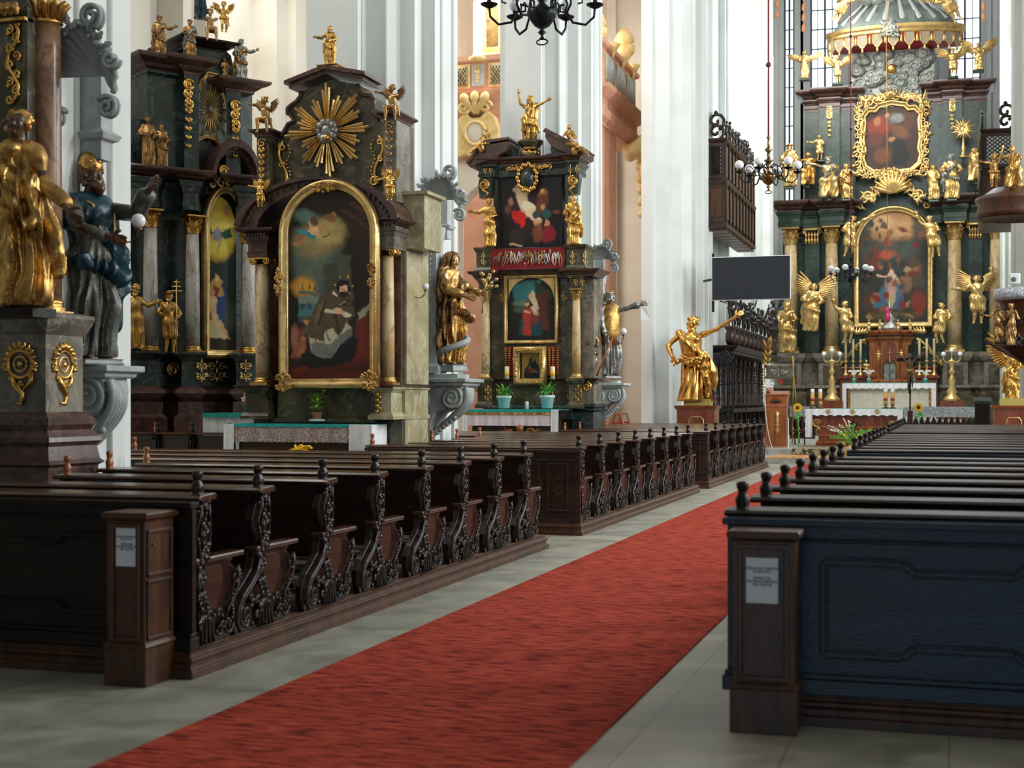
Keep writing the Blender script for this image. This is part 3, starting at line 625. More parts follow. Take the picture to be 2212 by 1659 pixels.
    if style != 'none':
        Rb = []
        if style in ('gown', 'tunic'):
            Rb += [('e', che, (.112*u, .082*u*fat, .12*u), .05), ('e', (pel+che)/2, (.088*u, .07*u, .09*u), .05), ('e', pel, (.108*u, .088*u, .09*u), .06), ('c', nk+A3(-.07, 0, -.03)*u, nk+A3(.07, 0, -.03)*u, .042*u, .042*u, .03)]
            for e, (el, ha) in zip('AB', arms):
                el = np.array(el, np.float32); ha = np.array(ha, np.float32); wr = el*.28+ha*.72
                Rb += [('c', sh[e], el, .040*u*fat, .034*u*fat, .022), ('c', el, wr, .033*u*fat, .040*u*fat, .012)]
            for e in 'AB':
                k, f = v('k'+e), v('f'+e); hip = pel+A3(-.045 if e == 'A' else .045, 0, -.02)*u; f2 = f+A3(0, 0, .015)
                if style == 'gown': Rb += [('c', hip, k, .074*u, .066*u, .05), ('c', k, f2, .062*u, .072*u, .05)]
                else: Rb += [('c', hip, k+A3(0, 0, .03), .080*u, .072*u, .06)]
            if style == 'gown' and pose != 'sit': Rb += [('c', (0, .015, .5), (0, .035, .05), .075, .092, .05)]
            if style == 'gown' and pose == 'sit': Rb += [('e', (v('kA')+v('kB'))/2+A3(0, .05, -.14), (.10, .07, .17), .06)]
        else:
            Rb += [('e', pel+A3(0, 0, -.01), (.112*u*fat, .092*u*fat, .07*u), .04), ('c', pel+A3(-.09, -.02, .02)*u, pel+A3(.10, -.05, -.10)*u, .04*u, .035*u, .04), ('c', pel+A3(.10, .0, .0)*u, pel+A3(.14, .04, -.22)*u, .035*u, .02*u, .03)]
        rb = union(Rb)
        hem = .012
        def frob(p):
            d = rb(p)+fold(p)
            d = np.maximum(d, -(p[:, 2]-hem)); return d
        hr = part('robe', frob, robe_m)
    if mantle is not None:
        a, b = (1, -1) if mantle[1] > 0 else (-1, 1)
        M_ = [('c', sh['B' if a > 0 else 'A']+A3(0, .0, .015)*u, che+A3(a*.05, -.085, .0)*u, .034*u, .034*u, .03), ('c', che+A3(a*.05, -.085, .0)*u, pel+A3(b*.10, -.075, .03)*u, .036*u, .045*u, .04),
              ('c', pel+A3(b*.10, -.075, .03)*u, pel+A3(b*.14, .0, -.14)*u, .045*u, .05*u, .04), ('c', pel+A3(b*.14, .0, -.14)*u, pel+A3(b*.15, .04, -.34)*u, .045*u, .03*u, .04),
              ('c', sh['B' if a > 0 else 'A']+A3(0, .03, .01)*u, che+A3(a*.06, .10, -.02)*u, .05*u, .06*u, .05), ('c', che+A3(a*.06, .09, -.02)*u, pel+A3(0, .10, -.1)*u, .08*u, .10*u, .06), ('c', pel+A3(0, .09, -.1)*u, pel+A3(.0, .10, -.40)*u, .09*u, .08*u, .06),
              ('c', pel+A3(-.11, -.05, -.02)*u, pel+A3(.10, -.10, -.10)*u, .04*u, .04*u, .04)]
        mu = union(M_)
        def fm(p): return np.maximum(mu(p)+fold(p, amp*1.1, .9), -(p[:, 2]-.012))
        part('mantle', fm, mantle[0])
    sH = (1.0 if not baby else 1.35)*u
    def L(x, y, z): return hd+R@np.array([x, y, z], np.float32)*sH
    if veil is not None:
        V_ = [('e', L(0, .012, .018), (.062*sH, .066*sH, .066*sH), .03, 'add', R), ('c', L(0, .05, 0), nk+A3(0, .07, -.08)*u, .055*u, .075*u, .05), ('c', nk+A3(0, .07, -.08)*u, pel+A3(0, .10, .0)*u, .08*u, .095*u, .05), ('c', nk+A3(-.07, .02, -.03)*u, pel+A3(-.11, .06, .05)*u, .05*u, .04*u, .04), ('c', nk+A3(.07, .02, -.03)*u, pel+A3(.11, .06, .05)*u, .05*u, .04*u, .04)]
        vu = union(V_); fh = union(head_prims(hd, sH, R))
        def fv(p):
            d = vu(p)+fold(p, amp*.8, 1.2); q = (p-hd)@R/sH
            face = np.sqrt((q[:, 0]/.042)**2+((q[:, 1]+.07)/.075)**2+((q[:, 2]+.008)/.056)**2)-1
            return np.maximum(d, -face*.04)
        part('veil', fv, veil)
    elif not hat or hat == 'crown' or beard:
        Hh = [('e', L(0, .018, .028), (.054*sH, .058*sH, .054*sH), .01, 'add', R)]
        for k in range(16 if not long_hair else 26):
            a = rng.uniform(-2.4, 2.4); z = rng.uniform(-.045, .05); Hh.append(('e', L(.052*math.sin(a), .012+.052*math.cos(a), z+.012), (.017*sH,)*3, .006))
        if long_hair: Hh += [('c', L(0, .045, -.02), nk+A3(0, .06, -.06)*u, .04*u, .03*u, .02)]+[('c', L(e*.045, .02, -.01), nk+A3(e*.06, -.01, -.05)*u, .022*u, .014*u, .015) for e in (-1, 1)]
        if beard: Hh += [('c', L(-.03, -.025, -.045), L(0, -.052, -.075), .020*sH, .022*sH, .012), ('c', L(.03, -.025, -.045), L(0, -.052, -.075), .020*sH, .022*sH, .012), ('c', L(0, -.052, -.07), L(0, -.052, -.105*(1 if beard is True else beard)), .022*sH, .010*sH, .01)]
        hu = union(Hh)
        def fhh(p):
            q = (p-hd)@R/sH; d = hu(p)+.0035*np.sin(150*q[:, 0]/1.5)*np.sin(120*q[:, 2]/1.5+60*q[:, 1])
            face = np.sqrt((q[:, 0]/.038)**2+((q[:, 1]+.062)/.060)**2+((q[:, 2]+.004)/.046)**2)-1
            return np.maximum(d, -face*.04)
        part('hair', fhh, hair_m)
    if hat == 'brim':
        c = L(0, .005, .05); MBx = MB().lathe([(0, .0), (.10, .0), (.104, .006), (.05, .012), (.046, .035), (.03, .045), (0, .046)], (0, 0, 0), 20); MBx.v = [tuple(H*(c+R@np.array(q, np.float32)*sH)) for q in MBx.v]; MBx.build('hat', robe_m, root, world=False)
    if hat == 'crown':
        c = L(0, .01, .045); mb = MB(); mb.lathe([(.050, 0), (.054, .02), (.050, .02), (.046, 0)], (0, 0, 0), 16)
        for k in range(8): a = k*PI/4; mb.tube([(.052*math.cos(a), .052*math.sin(a), .018), (.056*math.cos(a), .056*math.sin(a), .045)], [.008, .002], 5)
        mb.v = [tuple(H*(c+R@np.array(q, np.float32)*sH)) for q in mb.v]; mb.build('crown', pgold, root, world=False)
    if hat == 'turban':
        c = L(0, .01, .04); mb = MB()
        for k in range(3): mb.tube([(.05*math.cos(a), .055*math.sin(a), .012*k+.012*math.sin(a*2+k)) for a in np.linspace(0, 2*PI, 18)], .022, 7)
        mb.ball((0, 0, .04), .045, 12); mb.v = [tuple(H*(c+R@np.array(q, np.float32)*sH)) for q in mb.v]; mb.build('turban', robe_m, root, world=False)
    if hat == 'mitre':
        c = L(0, .01, .03); mb = MB().lathe([(.056, 0), (.060, .03), (.062, .06), (.05, .09), (.02, .12), (0, .125)], (0, 0, 0), 14); [mb.ball((.058*math.cos(a), .058*math.sin(a), .02+.03*(k % 2)), .012, 6) for k, a in enumerate(np.linspace(0, 6.28, 15))]; mb.v = [tuple(H*(c+R@np.array(q, np.float32)*sH)) for q in mb.v]; mb.build('mitre', hair_m if hair_m is not skin else ogold, root, world=False)
    if halo:
        c = L(0, .07, .02); mb = MB()
        for k in range(18): a = 2*PI*k/18; ln = .10 if k % 2 else .13; mb.tube([(.06*math.cos(a), 0, .06*math.sin(a)), (ln*math.cos(a), 0, ln*math.sin(a))], [.004, .001], 4)
        mb.tube([(.07*math.cos(a), 0, .07*math.sin(a)) for a in np.linspace(0, 2*PI, 25)], .004, 5); mb.v = [tuple(H*(c+np.array(q, np.float32)*sH)) for q in mb.v]; mb.build('halo', pgold, root, world=False)
    if wings:
        wm, scw, up = wings
        for e in (-1, 1):
            mb = MB(); o = che+A3(e*.03, .075, .05)*u
            for row, (n, l0, wd) in enumerate(((12, .34, .056), (11, .22, .050), (9, .12, .042))):
                for k in range(n):
                    t = k/(n-1); a = math.radians(up-22-(62+up*.25)*t**.8); ln = l0*(1.05-.50*t)*scw*(1 if row else 1.15)
                    dx, dz = math.cos(a), math.sin(a); ua = math.radians(min(up+18, 88)); q_a = (1-t)*.30*scw; root_ = A3(o[0]+e*(.02+q_a*math.cos(ua)*1.1+.03*math.sin(PI*t)), o[1]+.006*row, o[2]+q_a*math.sin(ua)+.02*math.sin(PI*t))
                    pts = [root_+A3(e*dx*ln*q, .03*q*q-.006*row, dz*ln*q) for q in (0, .25, .5, .75, 1)]
                    w_ = [wd*.7, wd, wd*1.05, wd*.95, wd*.35]; vs = []; px_, pz_ = -dz, e*dx
                    for q, ww in zip(pts, w_): vs += [q+A3(px_*ww*.5*scw, .004, pz_*ww*.5*scw), q+A3(0, -.010, 0), q-A3(px_*ww*.5*scw, -.004, pz_*ww*.5*scw), q+A3(0, .012, 0)]
                    mb.add([tuple(x*H) for x in vs], [(i*4+a_, i*4+(a_+1) % 4, i*4+4+(a_+1) % 4, i*4+4+a_) for i in range(4) for a_ in range(4)], 0, True)
            mb.build('wing', wm, root, world=False)
    if base:
        bm, bw, bh = base; MB().mould([(-bw*.5, -bw*.4), (bw*.5, -bw*.4), (bw*.5, bw*.4), (-bw*.5, bw*.4)], [(0, -bh), (.01, -bh*.8), (0, -bh*.7), (-.01, -bh*.2), (.005, 0)]).build('plinth', bm, root, world=False)
    if roll != (0, 0): root.rotation_euler = (roll[0], roll[1], rz)
    root['H'] = H
    return root
def figbox(name, label, x0, x1, yt, yb, Y, **kw):
    """place a figure so that it stands at pixel row yb, head at yt, centred between x0 and x1, on plane Y"""
    b = P((x0+x1)/2, yb, Y); t = P((x0+x1)/2, yt, Y); hh = (t.z-b.z)
    sit = kw.get('pose') == 'sit'; Hf = hh/(.865 if sit else (1.0 if not kw.get('baby') else .97))
    if kw.get('hat') in ('mitre',): Hf = hh/1.07
    px_h = abs(yb-yt); kw.setdefault('vox', max(1/(px_h*1.25), 1/190.))
    cat = kw.pop('cat', 'statue'); off = kw.pop('off', 0)
    return figure(name, label, cat, Hf, (b.x, b.y, b.z), **kw)
def extra(root, name, mb, m, s=None):      # attach a held object; coordinates in figure units
    H = root['H']; mb.v = [tuple(c*H for c in v) for v in mb.v]; return mb.build(name, m, root, world=False)
# ================================================================ PICTURES, MOULDINGS, COLUMNS
def hx(h, g=1.0): return np.array([(((int(h[i:i+2], 16)/255)+.055)/1.055)**2.4 if int(h[i:i+2], 16) > 10 else int(h[i:i+2], 16)/255/12.92 for i in (0, 2, 4)], np.float32)*g
canvas_m = vmat('painted canvas', .45)
def vnoise(x, y, seed, f):
    def h(i, j): v = np.sin(i*127.1+j*311.7+seed*74.7)*43758.5453; return v-np.floor(v)
    x = x*f; y = y*f; i, j = np.floor(x), np.floor(y); u, v = x-i, y-j; u = u*u*(3-2*u); v = v*v*(3-2*v)
    return (h(i, j)*(1-u)+h(i+1, j)*u)*(1-v)+(h(i, j+1)*(1-u)+h(i+1, j+1)*u)*v
def paint(X, Y, base, shapes, seed=1, gain=1.5):
    C = np.tile(hx(base), (len(X), 1)); nz = vnoise(X, Y, seed, .06)*.5+vnoise(X, Y, seed+3, .16)*.3+vnoise(X, Y, seed+5, .4)*.2
    wx = X+(vnoise(X, Y, seed+9, .12)-.5)*5; wy = Y+(vnoise(X, Y, seed+11, .12)-.5)*5
    for s in shapes:
        k = s[0]; col = hx(s[-2]); soft = s[-1]
        if k == 'e':
            _, cx, cy, rx, ry, rot = s[:6]; c, n = math.cos(math.radians(rot)), math.sin(math.radians(rot)); a, b = wx-cx, wy-cy
            d = (np.sqrt(((a*c+b*n)/rx)**2+((-a*n+b*c)/ry)**2)-1)*min(rx, ry)
        elif k == 'c':
            _, x0, y0, x1, y1, r0, r1 = s[:7]; ax, ay = x1-x0, y1-y0; t = np.clip(((wx-x0)*ax+(wy-y0)*ay)/(ax*ax+ay*ay+1e-6), 0, 1); d = np.hypot(wx-x0-ax*t, wy-y0-ay*t)-(r0+(r1-r0)*t)
        else:
            pts = s[1]; d = np.full(len(X), 1e9); ins = np.zeros(len(X), bool)
            for i in range(len(pts)):
                (x0, y0), (x1, y1) = pts[i-1], pts[i]; ax, ay = x1-x0, y1-y0; t = np.clip(((wx-x0)*ax+(wy-y0)*ay)/(ax*ax+ay*ay+1e-6), 0, 1); d = np.minimum(d, np.hypot(wx-x0-ax*t, wy-y0-ay*t))
                if y0 != y1: ins ^= ((y0 > wy) != (y1 > wy)) & (wx < (x1-x0)*(wy-y0)/(y1-y0)+x0)
            d = np.where(ins, -d, d)
        a = np.clip(.5-d/max(soft, .3), 0, 1)[:, None]; sh = np.clip(1+(-d)/(abs(soft)*3+6)*.12, .8, 1.15)[:, None]
        C = C*(1-a)+col*a*sh
    C = C*(.72+.56*nz)[:, None]*gain
    return np.clip(C, 0, 1)
def picture(parent, Y, x0, x1, y0, y1, base, shapes, inside=None, seed=1, step=1.0, name='picture', gain=1.5, to=None, m=None):
    """flat painted canvas on plane Y; x0..y1, shapes in photograph coordinates"""
    nx, ny = int((x1-x0)/step)+1, int((y1-y0)/step)+1; xs = np.linspace(x0, x1, nx); ys = np.linspace(y0, y1, ny); GX, GY = np.meshgrid(xs, ys); GX = GX.ravel(); GY = GY.ravel()
    col = paint(GX, GY, base, shapes, seed, gain)
    a, b = (P(x0, (y0+y1)/2, Y), P(x1, (y0+y1)/2, Y)); za, zb = P((x0+x1)/2, y0, Y).z, P((x0+x1)/2, y1, Y).z; o = wloc(parent)
    V = np.stack([a.x+(GX-x0)/(x1-x0)*(b.x-a.x)-o.x, np.full(len(GX), Y-o.y), za+(GY-y0)/(y1-y0)*(zb-za)-o.z], -1)
    i, j = np.meshgrid(np.arange(nx-1), np.arange(ny-1)); q = (j*nx+i).ravel(); F = np.stack([q, q+nx, q+nx+1, q+1], -1)
    if inside is not None: cx = GX[F].mean(1); cy = GY[F].mean(1); F = F[inside(cx, cy)]
    if to is not None: V = to(V)
    ob = mesh_np(name, V, F, m or canvas_m, parent); at = ob.data.color_attributes.new('Col', 'FLOAT_COLOR', 'POINT')
    at.data.foreach_set('color', np.concatenate([col, np.ones((len(col), 1))], 1).astype(np.float32).ravel()); return ob
def archpoly(xa, xb, zs, zb, n=18, k=1.0):      # closed outline of a round-headed opening, counter-clockwise in (x, z)
    r = (xb-xa)/2; c = (xa+xb)/2; return [(xa, zb), (xb, zb)]+[(c+r*math.cos(a), zs+r*k*math.sin(a)) for a in np.linspace(0, PI, n+1)]
def sweep(mb, poly, prof, y, mi=0, smooth=True):       # frame: profile (offset outward, depth towards the viewer) along a closed outline in (x, z)
    t = MB().mould(poly, prof, caps=False); mb.add([(a, y-c, b) for a, b, c in t.v], t.f, mi, smooth); return mb
FRP = [(0, 0), (.0, .03), (.02, .05), (.05, .035), (.09, .075), (.13, .09), (.17, .06), (.19, .03), (.19, 0)]
def frp(w, d): return [(a/.19*w, b/.09*d) for a, b in FRP]
def leafpoly(mb, base, tip, w, y, d=.02, mi=0, curl=.2):
    b, t = Vector((base[0], 0, base[1])), Vector((tip[0], 0, tip[1])); ax = t-b; n = Vector((-ax.z, 0, ax.x)).normalized()*w
    vs = []; K = 6
    for i in range(K+1):
        q = i/K; c = b+ax*q+n*curl*math.sin(PI*q); ww = math.sin(PI*min(1, q*.85+.12))*(1 if i % 2 else .72)
        vs += [(c.x+n.x*ww, y-d*.3, c.z+n.z*ww), (c.x, y-d*(1+math.sin(PI*q)), c.z), (c.x-n.x*ww, y-d*.3, c.z-n.z*ww)]
    fs = [(i*3+k, i*3+k+1, i*3+4+k, i*3+3+k) for i in range(K) for k in (0, 1)]; mb.add(vs, fs, mi, True)
def scrollwork(mb, cx, cz, y, w, h, seed=1, n=4, rad=None, sym=True, mi=0, leaves=True):
    """carved rocaille relief w x h: paired C and S scrolls with leaf sprays"""
    r = random.Random(seed); rad = rad or min(w, h)*.045
    def T(pts): mb.tube([(cx+a*w/2, y-rad*.5, cz+b*h/2) for a, b in pts], [rad*(1.0-.45*i/len(pts)) for i in range(len(pts))], 5, mi, flat=(y-rad*.5, .8))
    for k in range(n):
        z = -1+2*(k+.5)/n; side = 1 if k % 2 else -1; R_ = r.uniform(.75, 1.05)/n*.95; cx0 = .42
        for s in ((1, -1) if sym else (1,)):
            T([(s*(cx0+a*h/w*1.0 if False else cx0+(a)*min(1, h/w)), b) for a, _, b in spiral(0, z, R_, 1.35, 0, r.uniform(0, 1.5)*side, 20, side)])
            if leaves:
                for q in range(3): a = r.uniform(-.6, 1.2); leafpoly(mb, (cx+s*w/2*(cx0+.1), cz+h/2*z), (cx+s*w/2*(cx0+.55*math.cos(a)), cz+h/2*(z+1.1/n*math.sin(a))), rad*1.5, y, rad*.8, mi)
    if sym:
        for k in range(n+1): z = -1+2*k/n; leafpoly(mb, (cx, cz+h/2*(z-.4/n)), (cx, cz+h/2*(z+.8/n)), rad*2, y, rad*1.2, mi, 0)
    return mb
def drop(mb, cx, z0, z1, y, w, seed=1, mi=0):      # hanging garland of husks and a scroll head
    n = max(4, int((z1-z0)/(w*.75)))
    mb.tube([(a, y, b) for a, _, b in spiral(cx, z1-w*.5, w*.5, 1.4, 0, .5)], w*.10, 5, mi)
    for k in range(n):
        z = z1-w*.8-(z1-z0-w)*(k+.5)/n; s = 1-.45*k/n
        for e in (-1, 1): mb.ball((cx+e*w*.22*s, y-w*.06, z), w*.2*s, 7, mi, (1, .7, 1.3))
        mb.ball((cx, y-w*.12, z-w*.2*s), w*.17*s, 7, mi)
def fp(Y0, segs, D, row=500):
    f = []
    for xa, xb, pr in segs: f += [(P(xa, row, Y0).x, Y0-pr), (P(xb, row, Y0).x, Y0-pr)]
    g = [f[0]]
    for q in f[1:]:
        if abs(q[0]-g[-1][0])+abs(q[1]-g[-1][1]) > 1e-4: g.append(q)
    return g+[(g[-1][0], Y0+D), (g[0][0], Y0+D)]
COR = [(0, 0), (.02, .08), (.02, .2), (.10, .34), (.16, .5), (.30, .62), (.38, .74), (.40, .86), (.40, 1)]
def cornice(z0, z1, out): return [(0, z0)]+[(o/.4*out, z0+(z1-z0)*t) for o, t in COR]
ENT = [(.0, 0), (.12, .02), (.12, .12), (.2, .14), (.2, .2), (.28, .24), (.0, .26), (.0, .58), (.18, .62), (.30, .70), (.36, .76), (.75, .82), (.85, .90), (1, .96), (1, 1)]
def entab(z0, z1, out): return [(a*out, z0+b*(z1-z0)) for a, b in ENT]
PED = [(.9, 0), (.9, .10), (.5, .16), (.3, .19), (0, .22), (0, .80), (.3, .83), (.6, .88), (.9, .92), (.9, 1)]
def pedestal(z0, z1, out): return [(a*out, z0+b*(z1-z0)) for a, b in PED]
def column(parent, x, y, z0, z1, r, ms=ymarble, mc=gold, order='cor', sub=True, half=0):
    hb = r*1.1; hc = r*(2.5 if order == 'cor' else 1.0)
    n = 20; sh = [(r*1.02, z0+hb), (r*1.02, z0+hb+(z1-z0)*.3), (r*.97, z0+(z1-z0)*.6), (r*.88, z1-hc)]
    c = MB().lathe(sh, (x, y, 0), n).build('column', ms, parent)
    MB().box(x-r*1.35, x+r*1.35, y-r*1.35, y+r*1.35, z0, z0+r*.35).lathe([(r*1.3, r*.35), (r*1.38, r*.5), (r*1.25, r*.65), (r*1.1, r*.72), (r*1.2, r*.85), (r*1.15, r*1.0), (r*1.02, hb)], (x, y, z0), n).build('column_base', mc, c)
    m = MB(); zc = z1-hc
    m.lathe([(r*.95, 0), (r*1.0, r*.06), (r*.9, r*.12)], (x, y, zc-r*.08), n)
    if order == 'cor':
        m.lathe([(r*.88, 0), (r*.90, hc*.5), (r*1.15, hc*.86), (r*1.2, hc*.86)], (x, y, zc), 14)
        for row, (zz, L_, rr, nn) in enumerate(((.02, .40, .96, 10), (.28, .42, 1.0, 10))):
            for k in range(nn):
                a = 2*PI*(k+.5*row)/nn; ca, sa = math.cos(a), math.sin(a); w = r*.30; pts = []
                for t, o, ww in ((0, .02, .8), (.5, .10, 1), (.85, .28, .95), (1.0, .55, .6), (.84, .62, .25)):
                    R_ = r*(rr+o); z = zc+hc*(zz+L_*t); pts.append([(x+ca*R_-sa*w*ww, y+sa*R_+ca*w*ww, z), (x+ca*(R_+r*.05), y+sa*(R_+r*.05), z), (x+ca*R_+sa*w*ww, y+sa*R_-ca*w*ww, z)])
                m.add([q for p_ in pts for q in p_], [(i*3+j, i*3+j+1, i*3+4+j, i*3+3+j) for i in range(4) for j in (0, 1)], 0, True)
        for k in range(4):
            a = PI/4+k*PI/2; m.tube([(x+math.cos(a)*(r*1.25+q[0]), y+math.sin(a)*(r*1.25+q[0]), q[2]) for q in spiral(0, zc+hc*.74, r*.27, 1.2, 0, PI/2, 14)], r*.09, 5)
        m.mould([(x-r*1.25, y-r*1.25), (x+r*1.25, y-r*1.25), (x+r*1.25, y+r*1.25), (x-r*1.25, y+r*1.25)], [(0, zc+hc*.88), (r*.12, zc+hc*.93), (r*.12, z1)])
    else:
        for e in (-1, 1):
            for yy in (y-r*1.05, y+r*.95): m.tube([(q[0], yy, q[2]) for q in spiral(x+e*r*1.05, z1-hc*.52, r*.55, 1.6, 0, PI/2, 20, -e)], r*.13, 5)
            m.M = Matrix.Translation((x+e*r*1.05, y, z1-hc*.52))@Matrix.Rotation(PI/2, 4, 'X'); m.lathe([(r*.52, -r*.95), (r*.40, 0), (r*.52, r*.95)], (0, 0, 0), 12); m.M = None
        m.box(x-r*1.4, x+r*1.4, y-r*1.1, y+r*1.1, z1-hc*.25, z1)
    m.build('capital', mc, c); return c
def patch(parent, name, cx, cy, w, h, Y, seed, m=gold, n=4, flat=.02):     # carved ornament by pixel centre and size
    a = P(cx, cy, Y); s = w/ S(Y)*1.0; mb = scrollwork(MB(), a.x, a.z, Y, w/S(Y)*1.06, h/S(Y), seed, n); return mb.build(name, m, parent)
def zz(x, y, Y): return P(x, y, Y).z
def xx(x, Y, row=500): return P(x, row, Y).x
# ================================================================ SIDE ALTAR WITH THE PAINTING OF THE KNEELING PRIEST
def altar_priest():
    Y = 17.5; xc = 712; Z = lambda y: zz(xc, y, Y); X = lambda x: xx(x, Y)
    r = thing('side_altar', 'tall brown side altar with gilded ray burst above its arched painting of a kneeling priest', 'altar', (X(xc), Y, 0), 'side altars on the nave piers')
    b = MB().mould(fp(Y, [(548, 868, 0)], 1.05), [(0, 0), (0, Z(980)), (.0, Z(900))]); b.build('lower_body', olmarble, r)
    MB().mould(fp(Y+.05, [(556, 862, 0)], 1.0), [(.06, Z(990)), (.02, Z(900)), (0, Z(890)), (0, Z(835))]).build('pedestal_zone', olmarble, r)
    for xa, xb, pr in ((550, 600, .30), (822, 866, .30)):
        MB().mould(fp(Y, [(xa+3, xb-3, pr)], .5 if xa < 700 else .95), pedestal(Z(905), Z(835), .06)).build('pedestal', olmarble if xa < 700 else pmarble, r)
    for xa, xb in ((538, 610), (806, 872)): MB().mould(fp(Y, [(xa+6, xb-6, .34)], .4 if xa < 700 else .98), cornice(Z(842), Z(832), .07)).build('shelf', brmarble, r)
    MB().mould(fp(Y, [(612, 818, .18)], .3), [(.04, Z(912)), (.04, Z(903)), (0, Z(900)), (0, Z(896)), (-.01, Z(845)), (0, Z(840))]).build('predella', olmarble, r)
    for s_, (xa, ya) in enumerate(((606, 870), (818, 870))):
        e = 1 if s_ else -1; a = X(xa); pts = [(a, Z(898)), (a+e*.02, Z(870)), (a+e*.05, Z(855)), (a+e*.11, Z(842)), (a+e*.14, Z(842)), (a+e*.14, Z(898))]
        MB().prism(pts, Y-.32, Y-.18, 'y').build('bracket', olmarble, r)
    lf = MB(); [leafpoly(lf, (X(838), Z(848+6*k)), (X(838+(6 if k % 2 else -6)), Z(856+6*k)), .03, Y-.34, .015) for k in range(7)]; lf.build('leaf_ornament', gold, r)
    # body behind painting, side marble strip to the right
    body = MB().mould(fp(Y, [(556, 866, 0)], 1.0), [(0, Z(835)), (0, Z(470))]); body.build('backboard', brmarble, r)
    MB().box(X(866)-.02, X(866)+.035, Y+.12, Y+.95, Z(830), Z(545)).box(X(866)-.02, X(866)+.02, Y+.1, Y+.97, Z(985), Z(842)).build('side_panel', pmarble, r)
    # columns
    column(r, X(577)+.02, Y-.17, Z(832), Z(556), .094, ymarble, gold, 'ion'); column(r, X(847), Y-.17, Z(832), Z(546), .094, ymarble, gold, 'ion')
    for xa, xb, yt, yb in ((557, 597, 494, 556), (826, 868, 484, 547)):
        D = .4 if xa < 700 else .98
        MB().mould(fp(Y, [(xa, xb, .28)], D), entab(Z(yb), Z(yt+16), .05)).build('architrave', brmarble if xa < 700 else smarble, r)
        mb = MB().mould(fp(Y, [(xa, xb, .28)], D), cornice(Z(yt+18), Z(yt), .14))
        for k in range(7): q = X(xa)+(X(xb)-X(xa))*k/6; mb.box(q-.015, q+.015, Y-.36, Y-.3, Z(yt+16), Z(yt+11))
        mb.build('cornice', brmarble, r)
    # segmental pediment ring
    cx, w = X(709), X(868)-X(709); ring = MB(); cz = Z(500)
    o1 = [(cx+w*1.03*math.cos(a), cz+(Z(398)-cz)*math.sin(a)) for a in np.linspace(.06, PI-.06, 28)]; i1 = [(cx+w*.83*math.cos(a), cz+(Z(418)-cz)*math.sin(a)) for a in np.linspace(PI-.06, .06, 28)]
    ring.prism(o1+i1, Y-.36, Y+.3, 'y', smooth=False)
    o2 = [(cx+w*1.12*math.cos(a), cz+(Z(391)-cz)*math.sin(a)) for a in np.linspace(.10, PI-.10, 28)]; i2 = [(cx+w*1.03*math.cos(a), cz+(Z(398)-cz)*math.sin(a)) for a in np.linspace(PI-.1, .1, 28)]
    ring.prism(o2+i2, Y-.44, Y+.35, 'y'); ring.build('arched_pediment', brmarble, r)
    bk = MB()
    for k in range(26):
        a = .2+(PI-.4)*k/25; q = (cx+w*.97*math.cos(a), cz+(Z(404)-cz)*.99*math.sin(a)); bk.box(q[0]-.014, q[0]+.014, Y-.40, Y-.35, q[1]-.02, q[1]+.02)
    bk.build('dentils', brmarble, r)['kind'] = 'stuff'
    # upper storey
    up = [(565, 445), (565, 300), (590, 298), (606, 290), (612, 280), (622, 262), (634, 256), (628, 244), (621, 240), (621, 228), (630, 220), (640, 214), (648, 204), (652, 192), (712, 172), (772, 186), (775, 198), (781, 208), (790, 211), (801, 212), (808, 222), (806, 238), (800, 246), (812, 256), (820, 266), (826, 272), (864, 272), (864, 440)]
    MB().prism([(X(a), Z(b)) for a, b in up][::-1], Y+.02, Y+.5, 'y').build('gable', olmarble, r)
    ou = MB()
    for seq in (up[3:14], up[15:25]): ou.tube([(X(a), Y, Z(b)) for a, b in seq], .028, 6)
    ou.build('gable_edge', brmarble, r)
    tc = MB()
    for lo_, hi_ in ((.0, .05), (.05, .10)): tc.prism([(X(640-hi_*140), Z(190)+lo_), (X(712), Z(163)+lo_), (X(785+hi_*140), Z(182)+lo_), (X(785+hi_*140), Z(182)+lo_+.05), (X(712), Z(163)+lo_+.06), (X(640-hi_*140), Z(190)+lo_+.05)], Y-.08-hi_, Y+.5, 'y')
    tc.build('top_cornice', brmarble, r)
    for xa, xb, yt in ((562, 594, 292), (834, 868, 272)):
        p_ = MB().mould(fp(Y, [(xa+3, xb-3, .14)], .35), [(0, Z(444)), (0, Z(yt))]).build('pilaster', smarble if xa > 700 else olmarble, r)
        MB().mould(fp(Y, [(xa+1, xb-1, .16)], .37), cornice(Z(yt), Z(yt-16), .07)).build('pilaster_cap', brmarble, p_)
        d = MB(); drop(d, X((xa+xb)/2), Z(432), Z(yt+4), Y-.17, .13); d.build('garland', ogold if xa < 700 else bronze, p_)
    MB().box(X(862), X(862)+.30, Y+.15, Y+.8, Z(540), Z(425)).box(X(858), X(862)+.36, Y+.1, Y+.84, Z(425), Z(418)).build('side_block', pmarble, r)
    # rays with silver clouds
    g = MB(); c = (X(711), Z(285))
